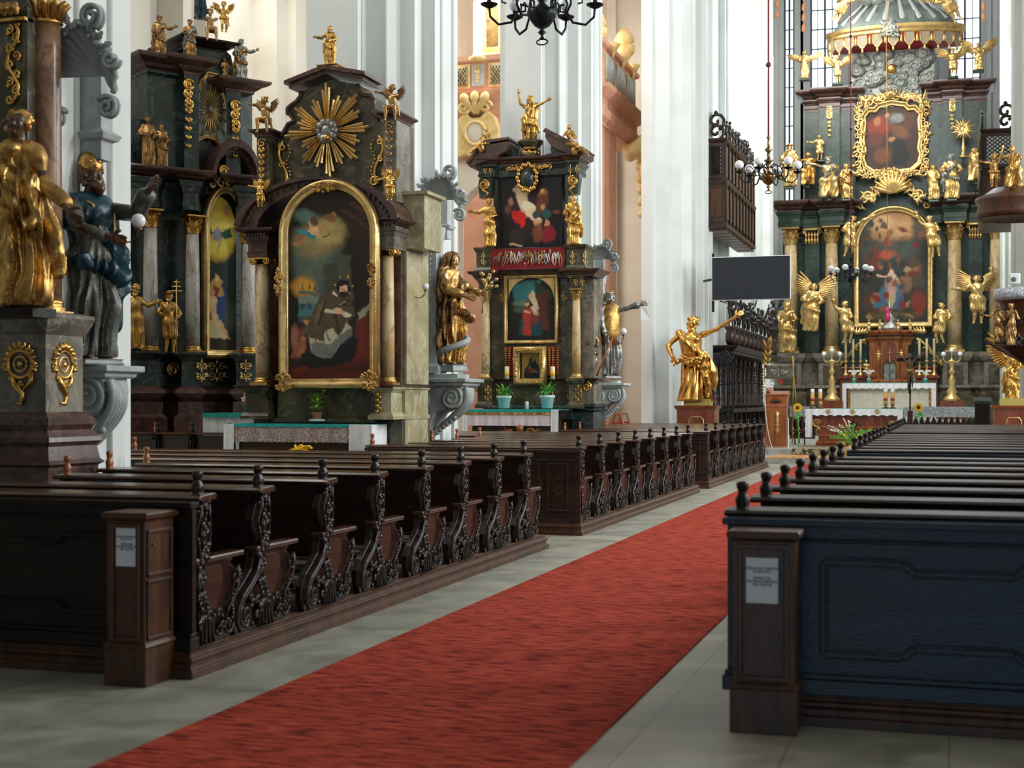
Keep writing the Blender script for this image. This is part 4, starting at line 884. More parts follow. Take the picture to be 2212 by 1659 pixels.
    for k, (a, L_) in enumerate(zip([90, 68, 45, 25, 0, -22, -45, -68, -90, -112, -135, -156, 180, 160, 142, 114], [.62, .47, .60, .50, .57, .47, .55, .47, .60, .47, .52, .40, .60, .44, .56, .46])):
        a = math.radians(a+3); d_, n_ = Vector((math.cos(a), 0, math.sin(a))), Vector((-math.sin(a), 0, math.cos(a)))
        for q, (o_, l_) in enumerate(((-.026, .9), (0, 1), (.026, .86))):
            s_ = Vector((c[0], Y-.05, c[1])); A_, B_ = s_+d_*.12+n_*o_*.4, s_+d_*L_*l_*1.05+n_*o_*1.9
            for u_, v_ in ((.009, .021),): g.add([A_-n_*u_, A_+Vector((0, -.03, 0)), A_+n_*u_, B_-n_*v_, B_+Vector((0, -.02, 0)), B_+n_*v_], [(0, 1, 4, 3), (1, 2, 5, 4), (3, 4, 5)])
    g.build('ray_burst', pgold, r)
    cl = MB(); rn = random.Random(3)
    for k in range(10): a = k*PI/5; cl.ball((c[0]+.11*math.cos(a), Y-.07, c[1]+.11*math.sin(a)), rn.uniform(.055, .075), 10)
    cl.ball((c[0], Y-.05, c[1]), .10, 10); cl.build('cloud', silver, r); MB().ball((c[0]+.02, Y-.14, c[1]-.10), .045, 10, 0, (1.2, 1, 1)).build('cloud_heart', gold, r)
    for cxp, e in ((617, -1), (815, 1)):
        s_ = MB(); x0 = X(cxp); h_ = .32
        s_.tube([(x0+e*(.03+.06*math.sin(t*2*PI)), Y-.02, Z(300)-t*2*h_) for t in np.linspace(0, 1, 20)], [.022]*20, 6)
        for q in (spiral(x0-e*.03, Z(398), .08, 1.4, Y-.02, 0, 20, e), spiral(x0+e*.04, Z(312), .06, 1.3, Y-.02, 2, 20, -e), spiral(x0+e*.06, Z(350), .05, 1.2, Y-.02, 1, 16, e)): s_.tube(q, .018, 5)
        for k in range(12): s_.ball((x0-e*(.05+.03*math.sin(k)), Y-.02, Z(310)-k*.05), .018, 6)
        s_.build('gilded_scroll', gold, r)
    # painting
    Y0_ = Y; Y = Y-.40; X = lambda x: xx(x, Y); Z = lambda y: zz(xc, y, Y)
    fr = sweep(MB(), archpoly(X(625), X(801), Z(505), Z(818), 28, 1.0), frp(.130, .12), Y-.0)
    MB().box(X(612), X(815), Y+.005, Y0_+.1, Z(830), Z(520)).build('frame_backing', brmarble, r); f_ = fr.build('picture_frame', pgold, r)
    orn = MB()
    for a_, b_, s_ in ((622, 826, 1), (806, 824, 2), (611, 610, 3), (811, 600, 4), (708, 408, 5)):
        w_ = .26 if s_ in (1, 2, 5) else .12; scrollwork(orn, X(a_), Z(b_), Y-.14, w_*(1.4 if s_ == 5 else 1), .22 if s_ in (1, 2) else (.12 if s_ == 5 else .30), s_*7, 2, .016)
    orn.build('frame_ornament', ogold, f_)
    cr = lambda x, y: (500+x/2.962, 440+y/2.962); pg = lambda *a: [cr(*q) for q in a]
    sh = [('p', pg((400, 150), (700, 150), (740, 760), (430, 760)), '3f4b40', 12), ('e', 672, 560, 40, 60, 0, '4c5648', 20), ('e', 692, 512, 55, 40, -20, '7d6f45', 22), ('e', 712, 500, 32, 30, 0, '9a8754', 14), ('e', 660, 465, 28, 14, 20, '566c66', 10),
          ('p', pg((690, 40), (900, 60), (900, 330), (760, 180)), '2c190c', 8), ('c', 742, 455, 800, 500, 3, 3, '4a2a12', 4), ('c', 760, 440, 802, 470, 3, 3, '50300f', 4), ('p', pg((590, 380), (680, 380), (690, 600), (600, 600)), '3a3a30', 8), ('p', pg((690, 330), (760, 330), (780, 620), (700, 620)), '494536', 6), ('p', pg((370, 470), (430, 480), (440, 760), (370, 760)), '15130e', 5),
          ('c', 645, 512, 662, 500, 5, 7, '8a5c3a', 2), ('e', 676, 499, 14, 9, -25, 'c39a6c', 2), ('e', 692, 491, 5.5, 6, 0, 'b07c50', 1.5), ('c', 672, 492, 668, 478, 2.5, 2, 'c39a6c', 1), ('c', 684, 503, 697, 515, 3, 2, 'b98c60', 1), ('c', 655, 500, 680, 512, 5, 4, '2c6f78', 2), ('c', 648, 497, 660, 502, 4, 5, '2f7e84', 2), ('c', 697, 513, 716, 503, 1.5, 1, '3b5b34', 1), ('c', 640, 524, 655, 518, 5, 5, '9c6c48', 2), ('e', 679, 476, 9, 8, 30, '5a3b2a', 3),
          ('e', 722, 463, 6, 7, 0, '9c6836', 2), ('e', 714, 472, 12, 8, 20, '80562c', 4), ('e', 656, 618, 26, 22, 0, 'b08030', 12), ('c', 648, 628, 690, 636, 4, 4, '5b5a44', 3), ('p', pg((430, 590), (570, 590), (570, 640), (430, 640)), '707a6c', 3), ('p', pg((430, 640), (560, 640), (560, 720), (430, 720)), '3f6668', 4), ('e', 655, 661, 5, 7, 0, '2d4648', 1), ('e', 670, 661, 5, 7, 0, '2d4648', 1), ('c', 655, 612, 655, 622, 1, 2, '403a2a', 1), ('c', 668, 610, 668, 622, 1, 2, '403a2a', 1), ('c', 680, 615, 680, 624, 1, 3, '403a2a', 1),
          ('e', 648, 740, 14, 34, 10, '6b3c2c', 6), ('e', 636, 725, 8, 26, 0, '8c5a4a', 5), ('e', 662, 697, 5.5, 6, 0, 'a87448', 2), ('e', 655, 729, 6, 6, 0, '9d6a44', 2), ('e', 650, 752, 9, 20, 15, '8a5636', 4), ('c', 632, 770, 650, 745, 4, 5, '7c4a30', 3), ('e', 666, 710, 8, 10, 0, '3f4a3c', 4),
          ('p', pg((800, 740), (895, 690), (900, 1040), (770, 1010)), '5c2014', 6), ('p', pg((380, 1050), (560, 1040), (895, 1000), (895, 1130), (380, 1130)), '4a160d', 8), ('c', 640, 800, 700, 790, 3, 3, '64220f', 6), ('c', 720, 800, 790, 795, 3, 3, '32100a', 6), ('p', pg((810, 700), (895, 635), (895, 680), (815, 745)), '86856a', 3),
          ('p', pg((450, 965), (500, 950), (700, 900), (780, 820), (810, 880), (790, 990), (640, 1045), (500, 1060)), '0c0f12', 5), ('p', pg((495, 850), (520, 780), (640, 740), (740, 720), (775, 830), (690, 905), (640, 985), (560, 975), (505, 930)), 'a39d83', 3), ('p', pg((505, 900), (560, 880), (640, 900), (690, 850), (770, 790), (775, 850), (690, 905), (640, 985), (560, 975), (510, 950)), '62625c', 5), ('c', 680, 725, 684, 745, 1.5, 2, '6a6654', 2), ('c', 705, 712, 712, 735, 1.5, 2, '6a6654', 2),
          ('p', pg((660, 550), (590, 585), (540, 640), (505, 740), (495, 860), (545, 860), (590, 880), (600, 820), (640, 790), (690, 850), (740, 760), (795, 720), (775, 640), (740, 600)), '4a3c2b', 4), ('p', pg((620, 600), (560, 640), (530, 760), (560, 800), (600, 700)), '665540', 8), ('c', 705, 650, 690, 700, 3, 4, '2f251a', 5), ('c', 725, 680, 733, 720, 4, 3, '33281c', 4),
          ('p', pg((690, 500), (750, 490), (770, 560), (750, 600), (690, 590)), '17120d', 2), ('e', 742, 627, 8.5, 12, 12, 'c59a78', 1.5), ('e', 738, 612, 9, 6, -10, '1a140f', 1.5), ('e', 742, 637, 8, 6, 0, '2a1c12', 1.5), ('e', 731, 622, 3, 9, 0, '1a140f', 1.5), ('c', 739, 626, 747, 628, .9, .9, '5a3826', 1), ('c', 722, 632, 728, 640, 3, 2, 'c8c0a8', 2),
          ('c', 708, 672, 722, 672, 6, 5, 'b4ad92', 2), ('c', 745, 680, 758, 683, 6, 4, 'b4ad92', 2), ('e', 731, 671, 9, 7, 20, 'cda27a', 2), ('e', 738, 676, 6, 4, -15, 'c09068', 2), ('c', 733, 665, 756, 645, 1.6, 1.4, '2b1d10', 1), ('c', 740, 654, 748, 662, 1.2, 1.2, '2b1d10', 1), ('c', 737, 660, 746, 652, 1.1, 1, 'b0a070', 1)]
    sh += [('e', *cr(a, b), 1.8, 1.8, 0, 'd0a830', 2) for a, b in ((695, 468), (752, 468), (660, 520), (778, 530), (755, 580))]
    xa, xb = 623, 802
    picture(f_, Y-.015, xa, xb, 412, 820, '1d150d', sh, lambda x, y: (y > 505) | (((x-712.5)/90.)**2+((y-505)/94.)**2 < 1), 4, .8)
    return r
altar_priest()
# ================================================================ SIDE ALTAR WITH TWO PICTURES, FARTHER DOWN THE NAVE
def altar_two():
    Y = 27.6; xc = 1150; Z = lambda y: zz(xc, y, Y); X = lambda x: xx(x, Y)
    r = thing('side_altar', 'dark side altar with broken pediment, two stacked pictures and a gilded icon below', 'altar', (X(1145), Y, 0), 'side altars on the nave piers')
    MB().mould(fp(Y, [(1044, 1258, 0)], .5), [(0, 0), (0, Z(610))]).build('lower_body', olmarble, r)
    MB().mould(fp(Y, [(1066, 1226, 0)], .4), [(0, Z(610)), (0, Z(345))]).build('upper_body', dmarble, r)
    MB().box(X(1256), X(1280), Y+.1, Y+.9, Z(905), Z(605)).build('side_panel', smarble, r)
    MB().mould(rect(X(1238), X(1284), Y-.1, Y+.9), [(0, 0), (0, Z(890)), (.04, Z(886)), (.0, Z(880)), (.05, Z(878)), (.05, Z(872))]).build('side_plinth', dmarble, r)
    for xa, xb in ((1040, 1068), (1236, 1262)):
        p_ = MB().mould(fp(Y, [(xa, xb, .25)], .5), pedestal(Z(882), Z(818), .05)).build('pedestal', olmarble, r)
        patch(p_, 'carved_patch', (xa+xb)/2, 852, 16, 30, Y-.26, xa, gold, 2)
        e = 1 if xa > 1100 else -1; q = xa-6 if e > 0 else xb+9
        patch(p_, 'carved_patch', q, 852, 12, 28, Y-.01, xa+1, gold, 2)
        v = MB(); v.tube(spiral(X(xb+8 if e > 0 else xa-8), Z(836), .10, 1.6, Y-.12, 1.5, 20, -e), .025, 6); v.build('volute', gold, p_)
        column(r, X((xa+xb)/2), Y-.15, Z(818), Z(628), .085, ymarble, pgold)
        MB().mould(fp(Y, [(xa+2, xb-2, .22)], .5), entab(Z(629), Z(600), .06)).build('architrave', olmarble, r)
        for dx in (-5, 9): patch(r, 'gilded_rosette', (xa+xb)/2+dx, 609, 9, 15, Y-.24, 3, gold, 1)
    MB().mould(fp(Y, [(1034, 1074, .26), (1074, 1230, .10), (1230, 1290, .26)], .5), cornice(Z(602), Z(586), .12)).build('cornice', brmarble, r)
    MB().mould(fp(Y, [(1046, 1064, .1), (1064, 1240, .04), (1240, 1290, .1)], .4), cornice(Z(826), Z(817), .06)).build('ledge', brmarble, r)
    for xa, xb in ((1034, 1072), (1226, 1272)):
        p_ = MB().mould(fp(Y, [(xa+3, xb-3, .24)], .5), pedestal(Z(588), Z(534), .05)).build('pedestal', olmarble, r)
        for k in (0, 1): patch(p_, 'carved_patch', xa+10+k*(xb-xa-18), 559, 11, 24, Y-.26, xa+k, pgold, 2)
    for s_, (xa, ya) in enumerate(((1092, 665), (1218, 665))): patch(r, 'gilded_rosette', xa-6 if s_ == 0 else xa, 642, 13, 17, Y-.04, 4, gold, 1)
    # upper storey: volutes, entablature, frieze ornament, broken pediment
    for cx_, e in ((1052, -1), (1240, 1)):
        v = MB(); x0 = X(cx_); z0 = Z(400)
        v.prism([(x0-.12, Z(425)), (x0+.10, Z(425)), (x0+.14, Z(390)), (x0+.12, Z(382)), (x0-.12, Z(382)), (x0-.15, Z(395))], Y-.12, Y+.1, 'y'); b_ = v.build('bracket', dmarble, r)
        v = MB(); v.tube(spiral(x0+e*.02, Z(397), .11, 1.7, Y-.14, PI/2, 24, e), .03, 6); v.tube([(x0+e*.05, Y-.14, Z(407)), (x0-e*.06, Y-.14, Z(415)), (x0+e*.02, Y-.14, Z(428))], [.035, .03, .015], 6); v.build('volute', ogold, b_)
    MB().mould(fp(Y, [(1040, 1075, .18), (1075, 1226, .06), (1226, 1252, .18)], .5), entab(Z(381), Z(356), .06)).build('architrave', dmarble, r)
    MB().mould(fp(Y, [(1038, 1075, .2), (1075, 1226, .08), (1226, 1254, .2)], .5), cornice(Z(357), Z(340), .12)).build('cornice', brmarble, r)
    patch(r, 'frieze_ornament', 1146, 363, 98, 15, Y-.12, 5, gold, 1)
    fr = MB()
    for k in range(12): x0 = X(1102+8*k); fr.tube(spiral(x0, Z(363), .055, 1.3, Y-.12, k, 14, 1 if k % 2 else -1), .016, 5)
    fr.build('frieze_scroll', gold, r)['kind'] = 'stuff'
    for k in (1048, 1060, 1232, 1246): patch(r, 'gilded_rosette', k, 367, 9, 14, Y-.2, 3, gold, 1)
    MB().prism([(X(1092), Z(342)), (X(1100), Z(330)), (X(1098), Z(322)), (X(1104), Z(316)), (X(1108), Z(324)), (X(1106), Z(334)), (X(1122), Z(338)), (X(1132), Z(334)), (X(1160), Z(334)), (X(1172), Z(338)), (X(1192), Z(334)), (X(1190), Z(322)), (X(1196), Z(316)), (X(1202), Z(322)), (X(1212), Z(318)), (X(1224), Z(342))][::-1], Y-.05, Y+.25, 'y').build('gable_crest', dmarble, r)
    for pts, x_ in ((((1020, 353), (1056, 312), (1109, 306), (1109, 312), (1100, 330), (1075, 344), (1024, 360)), 0), (((1272, 338), (1188, 292), (1185, 302), (1200, 326), (1232, 342), (1270, 345)), 1)):
        MB().prism([(X(a), Z(b)) for a, b in pts], Y-.30, Y+.45, 'y').build('broken_pediment', brmarble, r, bevel=.02)
        MB().prism([(X(a), Z(b)+.03) for a, b in (((1018, 352), (1055, 308), (1110, 303), (1110, 308), (1057, 314), (1021, 357)) if not x_ else ((1274, 337), (1188, 288), (1183, 296), (1187, 298), (1268, 341)))], Y-.36, Y+.48, 'y').build('raking_cornice', brmarble, r)
    c = MB().lathe([(.20, 0), (.22, .05), (.14, .1), (.12, .16), (.2, .22), (.26, .3), (.26, .34)], (X(1146), Y+.0, Z(341)), 16).build('urn_stand', olmarble, r)
    g = MB(); [g.ball((X(1146)+.15*math.cos(a), Y+.15*math.sin(a), Z(331)), .07, 7) for a in np.linspace(0, 2*PI, 10)[:-1]]; g.build('foliage', gold, c)
    # cartouche
    k = MB().lathe([(0, 0), (.15, 0), (.15, .03), (0, .05)], (0, 0, 0), 20); k.v = [(X(1144)+a, Y-.16-c_, Z(386)+b*1.25) for a, b, c_ in k.v]; ct = k.build('cartouche', dmarble, r)
    g = MB(); [g.ball((X(1144)+(.19+.02*(i % 2))*math.cos(a), Y-.17, Z(386)+(.25+.03*(i % 2))*math.sin(a)), .05, 7) for i, a in enumerate(np.linspace(0, 2*PI, 23)[:-1])]; scrollwork(g, X(1144), Z(407), Y-.16, .22, .22, 3, 1); g.build('cartouche_frame', gold, ct)
    # upper picture: a generic crowd of robed figures in lamplight
    f_ = sweep(MB(), [(X(1082), Z(538)), (X(1213), Z(538)), (X(1213), Z(384)), (X(1082), Z(384))], frp(.05, .04), Y-.03).build('picture_frame', black, r)
    sh = [('e', 1145, 450, 45, 60, 0, '241418', 20), ('c', 1118, 408, 1130, 440, 9, 7, '9c8468', 3), ('p', [(1112, 398), (1136, 402), (1142, 440), (1150, 470), (1135, 470), (1120, 440)], 'b09878', 4), ('e', 1143, 446, 15, 11, 30, 'd8b898', 3), ('c', 1150, 452, 1160, 476, 6, 4, 'd0a880', 2), ('c', 1142, 462, 1165, 478, 5, 6, 'c8ac90', 2), ('e', 1122, 468, 14, 14, 20, 'b01a10', 3), ('e', 1112, 460, 6, 7, 0, 'a01410', 3), ('c', 1130, 482, 1128, 490, 5, 2, 'c01c14', 2),
          ('e', 1172, 420, 9, 12, 30, '7c4a24', 4), ('e', 1171, 413, 5, 5, 0, 'b08048', 2), ('e', 1160, 462, 12, 9, -30, '2f3a34', 3), ('e', 1172, 440, 13, 18, 20, '582c1c', 5), ('e', 1181, 465, 8, 12, 0, '1c4a44', 3), ('e', 1175, 448, 5, 6, 0, 'a87850', 2), ('e', 1104, 434, 6, 8, 0, '8c5a4c', 3), ('e', 1098, 450, 6, 12, 0, '56302a', 4), ('e', 1160, 482, 8, 7, 0, 'c08860', 3), ('e', 1182, 484, 6, 7, 0, 'b47858', 2), ('e', 1186, 508, 14, 18, 10, '7c1420', 5), ('e', 1162, 505, 12, 20, 0, '6a3a22', 5), ('e', 1118, 512, 16, 18, 0, '2a2018', 5), ('c', 1105, 525, 1128, 530, 3, 2, 'b09070', 2), ('e', 1202, 460, 10, 4, 0, '7c3a28', 3)]
    picture(f_, Y-.025, 1081, 1214, 383, 539, '0b080c', sh, None, 6, .9, gain=1.7)
    # red board of votive rosaries
    bd = MB().box(X(1072), X(1226), Y-.30, Y-.24, Z(584), Z(540)).build('votive_board', redvelvet, r)
    rn = random.Random(8)
    fr = sweep(MB(), [(X(1072), Z(584)), (X(1226), Z(584)), (X(1226), Z(540)), (X(1072), Z(540))], [(0, 0), (0, .02), (.02, .02), (.02, 0)], Y-.28).build('board_frame', redwood, bd)
    for k in range(34):
        x0 = X(1080+4.2*k+rn.uniform(-1, 1)); z1 = Z(542+rn.uniform(0, 14)); L_ = rn.uniform(.1, .30); w = rn.uniform(.012, .035)
        t = MB(); t.tube([(x0, Y-.315, z1), (x0-w, Y-.315, z1-L_*.6), (x0, Y-.315, z1-L_), (x0+w, Y-.315, z1-L_*.6), (x0+.004, Y-.315, z1)], .008, 4)
        t.build('rosary', rn.choice([silver, pgold, whitecord, ogold, plastic]), bd)
    for k in range(26):
        a, b_ = X(1130+rn.uniform(0, 55)), Z(545+rn.uniform(0, 33)); MB().ball((a, Y-.31, b_), .018, 6, 0, (1, .4, 1.2)).build('votive_heart', rn.choice([pgold, silver]), bd)
    # middle picture
    f_ = sweep(MB(), [(X(1099), Z(735)), (X(1201), Z(735)), (X(1201), Z(602)), (X(1099), Z(602))], frp(.075, .09), Y-.06).build('picture_frame', pgold, r)
    sp = MB(); ap = archpoly(X(1101), X(1199), Z(648), Z(733), 24, .93)
    arc = ap[2:]; sp.add([(a, Y-.075, b) for a, b in [(X(1199), Z(602)), *arc, (X(1101), Z(602))]], [tuple(range(len(arc)+2))]); sp.build('spandrel', pgold, f_)
    sh = [('p', [(1105, 610), (1170, 605), (1150, 650), (1112, 655)], '2a6462', 8), ('e', 1125, 655, 16, 7, 0, '5a6a58', 4), ('e', 1125, 668, 18, 8, 0, '3c4636', 4), ('p', [(1150, 603), (1200, 640), (1180, 655), (1160, 640)], '1a3024', 5), ('p', [(1160, 640), (1184, 625), (1186, 715), (1160, 712)], '4a2414', 3), ('p', [(1122, 690), (1135, 680), (1170, 690), (1172, 725), (1120, 725)], '12353a', 4), ('e', 1151, 680, 15, 20, 0, '6c2c22', 4), ('c', 1150, 668, 1158, 676, 5, 6, 'a08468', 2), ('p', [(1142, 640), (1149, 628), (1156, 634), (1166, 668), (1152, 676), (1148, 650)], 'b4a486', 2), ('e', 1147, 641, 4.5, 6, 0, 'b88a64', 1.5), ('p', [(1132, 668), (1140, 664), (1150, 668), (1147, 724), (1128, 722)], '8e2c24', 2), ('e', 1139, 656, 5, 6, 0, 'b98a62', 1.5), ('c', 1136, 672, 1143, 674, 2.5, 2.5, 'b98a62', 1.5), ('e', 1140, 651, 5, 3, 0, '6a4424', 2)]
    picture(f_, Y-.05, 1099, 1201, 601, 736, '14140e', sh, None, 7, .8)
    # icon with its red side cloths
    ib = MB().box(X(1094), X(1114), Y-.08, Y-.03, Z(812), Z(748)).box(X(1184), X(1206), Y-.08, Y-.03, Z(812), Z(748)).build('velvet_strip', redvelvet, r)
    for k, x0 in enumerate((1096, 1104, 1190, 1198, 1208)):
        d = MB(); drop(d, X(x0), Z(812), Z(750), Y-.11, .07); d.build('garland', ogold, ib)
    f_ = sweep(MB(), [(X(1128), Z(818)), (X(1171), Z(818)), (X(1171), Z(763)), (X(1128), Z(763))], frp(.135, .16), Y-.12).build('picture_frame', pgold, r)
    g = MB()
    for k in range(30):
        t = k/30*4; e = int(t); q = t-e; a, b = ((1120+58*q, 757), (1178, 757+66*q), (1178-58*q, 825), (1120, 825-66*q))[e]; g.tube(spiral(X(a), Z(b), .04, 1.1, Y-.26, k, 10), .014, 5)
    g.build('frame_ornament', gold, f_)
    sh = [('p', [(1132, 820), (1134, 795), (1142, 785), (1146, 772), (1152, 770), (1158, 776), (1162, 790), (1168, 800), (1168, 820)], '14201f', 2), ('e', 1152, 776, 4, 5, 0, '8a6a40', 1.5), ('e', 1147, 800, 8, 7, 20, '6a3020', 2), ('e', 1144, 793, 3, 3.5, 0, '94744a', 1), ('c', 1152, 802, 1160, 806, 1.5, 1.5, '94744a', 1)]
    picture(f_, Y-.11, 1127, 1172, 762, 819, 'a8843c', sh, None, 9, .6, gain=1.0)
    # tabernacle wall with step below
    MB().mould(fp(Y, [(1060, 1240, .28)], .3), [(.04, Z(905)), (.04, Z(880)), (.0, Z(876)), (0, Z(872))]).build('altar_step', dmarble, r)
    return r
altar_two()
# ---------------------------------------------------------------- altar tables with their cloths
def drape(mb, x0, x1, y, z0, z1, wav=.012, n=60, scal=0.0, period=.1, sx=0):
    vs = []; fs = []
    for i in range(n+1):
        t = i/n; x = x0+(x1-x0)*t; o = wav*math.sin(t*(x1-x0)*22)+wav*.6*math.sin(t*(x1-x0)*47+1); zb = z0+scal*abs(math.sin(PI*x/period))
        vs += [(x, y, z1), (x, y-abs(wav)*.5+o*.5, (z0+z1)/2), (x, y-abs(wav)+o, zb)]
    for i in range(n): a = i*3; fs += [(a, a+3, a+4, a+1), (a+1, a+4, a+5, a+2)]
    mb.add(vs, fs, 0, True); return mb
def lacemat(name, c, back, sc=26):
    m = mat(name, c, rough=.85); N = m.node_tree.nodes; L = m.node_tree.links; b = N['Principled BSDF']; tc = N.new('ShaderNodeTexCoord')
    v = N.new('ShaderNodeTexVoronoi'); v.inputs['Scale'].default_value = sc; L.new(tc.outputs['Object'], v.inputs['Vector']); r = N.new('ShaderNodeValToRGB'); r.color_ramp.elements[0].position = .25; r.color_ramp.elements[1].position = .55
    r.color_ramp.elements[0].color = (*c, 1); r.color_ramp.elements[1].color = (*back, 1); L.new(v.outputs['Distance'], r.inputs[0]); L.new(r.outputs[0], b.inputs['Base Color']); return m
lace_br = lacemat('lace over brown wood', (.62, .56, .54), (.28, .19, .16), 55); lace_wh = lacemat('white lace', (.74, .76, .80), (.34, .38, .40), 22)
def table(label, Y, xl, xr, yt, D, wood, mats, x_side=None, lip=None, name='altar_table', lacez=None, ptop=None, xclip=None):
    a, b = P(xl, yt, Y), P(xr, yt, Y); x0, x1, zt = a.x, (b.x if xclip is None else min(b.x, xclip)), (a.z+b.z)/2
    r = thing(name, label, 'altar table', ((x0+x1)/2, Y, 0)); MB().mould(rect(x0+.12, x1-.12, Y+.06, Y+D-.05), [(.06, 0), (.06, .12), (0, .18), (-.02, zt-.25), (.03, zt-.12), (.03, zt-.03)]).build('table_body', wood, r)
    MB().box(x0, x1, Y, Y+D, zt-.03, zt).build('table_top', wood, r)
    c = MB(); c.box(x0-.004, x1+.004, Y-.006, Y+D, zt, zt+.006); c.build('cloth_top', mats[0], r)
    return r, x0, x1, zt
# table of the priest altar
r, x0, x1, zt = table('altar table with emerald strip and brown-backed white lace in front of the kneeling priest altar', 16.95, 490, 842, 917, .5, redwood, [greencloth], xclip=-7.10)
drape(MB(), x0+.02, x1-.28, 16.93, zt-.245, zt, .014, 90, .022, .05).build('lace', lace_br, r); drape(MB(), x0, x1-.2, 16.925, zt-.035, zt+.006, .004, 60).build('green_edge', greencloth, r)
m_ = drape(MB(), x1-.30, x1+.01, 16.92, .35, zt+.004, .02, 24); drape(m_, x0-.03, x0+.12, 16.92, zt-.55, zt+.004, .02, 12); m_.add([(x1+.01, 16.93, zt), (x1+.012, 17.45, zt), (x1+.015, 17.45, .35), (x1+.01, 16.93, .35)], [(0, 1, 2, 3)]); m_.build('white_cloth', cloth, r)
# plant on it
def plant(label, cx, ybase, ytop, Y, kind, group=None, pot=potwhite):
    b = P(cx, ybase, Y); H = (P(cx, ytop, Y).z-b.z)*(1.0 if kind == 'orchid' else 1.3); r = thing('potted_plant', label, 'plant', b, group); rn = random.Random(int(cx)); ph = H*(.36 if kind != 'coleus' else .22); pw = H*.20 if kind != 'coleus' else H*.13
    if kind == 'orchid': ph = H*.30; pw = H*.13
    MB().lathe([(0, 0), (pw*.75, 0), (pw*.95, ph*.8), (pw*1.08, ph*.82), (pw*1.08, ph), (pw*.9, ph), (pw*.85, ph*.85), (0, ph*.85)], b, 18).build('pot', pot, r)
    if kind == 'coleus': MB().lathe([(0, 0), (pw*1.5, 0), (pw*1.6, H*.05), (0, H*.05)], b, 18).build('saucer', potwhite, r)
    lf = MB(); fl = MB()
    def leaf_(o, d, L_, w, mb, droop=.3):
        o = Vector(o); d = Vector(d).normalized(); s = d.cross(Vector((0, 0, 1))); s = s.normalized() if s.length > .1 else Vector((1, 0, 0)); vs = []; K = 6
        for i in range(K+1): t = i/K; c = o+d*L_*t+Vector((0, 0, -droop*L_*t*t)); ww = w*math.sin(PI*min(.97, t*.9+.08)); vs += [c+s*ww, c+Vector((0, 0, -ww*.3)), c-s*ww]
        mb.add(vs, [(i*3+k, i*3+k+1, i*3+4+k, i*3+3+k) for i in range(K) for k in (0, 1)], 0, True)
    if kind == 'coleus':
        st = MB()
        for k in range(7):
            a = rn.uniform(0, 6.3); tp = Vector((math.cos(a)*H*.2, math.sin(a)*H*.12, H*rn.uniform(.55, .85))); st.tube([b+Vector((0, 0, ph)), b+tp*.5+Vector((0, 0, ph*.4)), b+tp], .006, 5)
            for q in range(9): z = .35+.65*q/9; p_ = b+tp*z+Vector((0, 0, ph*.4*(1-z))); a2 = rn.uniform(0, 6.3); leaf_(p_, (math.cos(a2), math.sin(a2), rn.uniform(-.1, .9)), H*.20, H*.042, lf)
        st.build('stem', leaf, r); lf.build('foliage', lime, r)
    elif kind == 'grass':
        for k in range(34): a = rn.uniform(0, 6.3); leaf_(b+Vector((0, 0, ph*.9)), (math.cos(a)*.7, math.sin(a)*.5, rn.uniform(.7, 2.2)), H*rn.uniform(.5, .75), H*.028, lf, rn.uniform(.3, .9))
        lf.build('foliage', leaf, r)
    elif kind == 'orchid':
        for k in range(6): a = rn.uniform(0, 6.3); leaf_(b+Vector((0, 0, ph*.9)), (math.cos(a), math.sin(a), .4), H*.28, H*.05, lf, .6)
        lf.build('foliage', leaf, r)
        for k in range(3):
            e = (-1, 1, .2)[k]; pts = bez(b+Vector((0, 0, ph)), b+Vector((e*H*.05, 0, H*.6)), b+Vector((e*H*.15, 0, H*.95)), b+Vector((e*H*.34, -.02, H*.80))); fl.tube(pts, .006, 4)
            for p_ in pts[5:]:
                for q in range(5): a = q*2*PI/5; fl.ball((p_.x+math.cos(a)*H*.035, p_.y-.02, p_.z+math.sin(a)*H*.035), H*.032, 6, 0, (1, .4, 1))
        fl.build('blossom', petalw if rn.random() < .7 or cx < 1880 else petalp, r)
    return r
plant('leafy lime green coleus in a clay pot on the table of the priest altar', 685, 910, 843, 17.15, 'coleus', pot=terra)
# the little table further left in the aisle, with its basket
r, x0, x1, zt = table('small aisle altar table with white cloth and emerald strip beside the tall black altar', 19.2, 441, 552, 893, .6, dmarble, [greencloth])
m_ = drape(MB(), x0-.01, x1+.01, 19.18, .35, zt+.002, .03, 40); m_.add([(x1+.01, 19.18, zt), (x1+.01, 19.8, zt), (x1+.01, 19.8, .35), (x1+.01, 19.18, .35)], [(0, 1, 2, 3)]); m_.build('white_cloth', cloth, r); drape(MB(), x0, x1+.01, 19.15, zt-.06, zt+.006, .005, 30).build('green_edge', greencloth, r)
b = P(536, 891, 19.4); r = thing('flower_basket', 'small green basket with pink flowers and a hooped handle on the aisle altar table', 'basket', b)
MB().lathe([(0, 0), (.06, 0), (.09, .12), (.095, .12), (.07, .1), (0, .09)], b, 16).build('basket', mat('green wicker', (.05, .16, .10), (.4, .45, .38), sc=60, rough=.7), r)
MB().tube([(b.x+.085*math.cos(a), b.y, b.z+.12+.22*math.sin(a)) for a in np.linspace(0, PI, 16)], .008, 6).build('handle', petalp, r)
f_ = MB(); rn = random.Random(2); [f_.ball((b.x+rn.uniform(-.09, .09), b.y+rn.uniform(-.06, .06), b.z+.14+rn.uniform(0, .09)), .02, 6) for _ in range(40)]; f_.build('blossom', petalp, r)
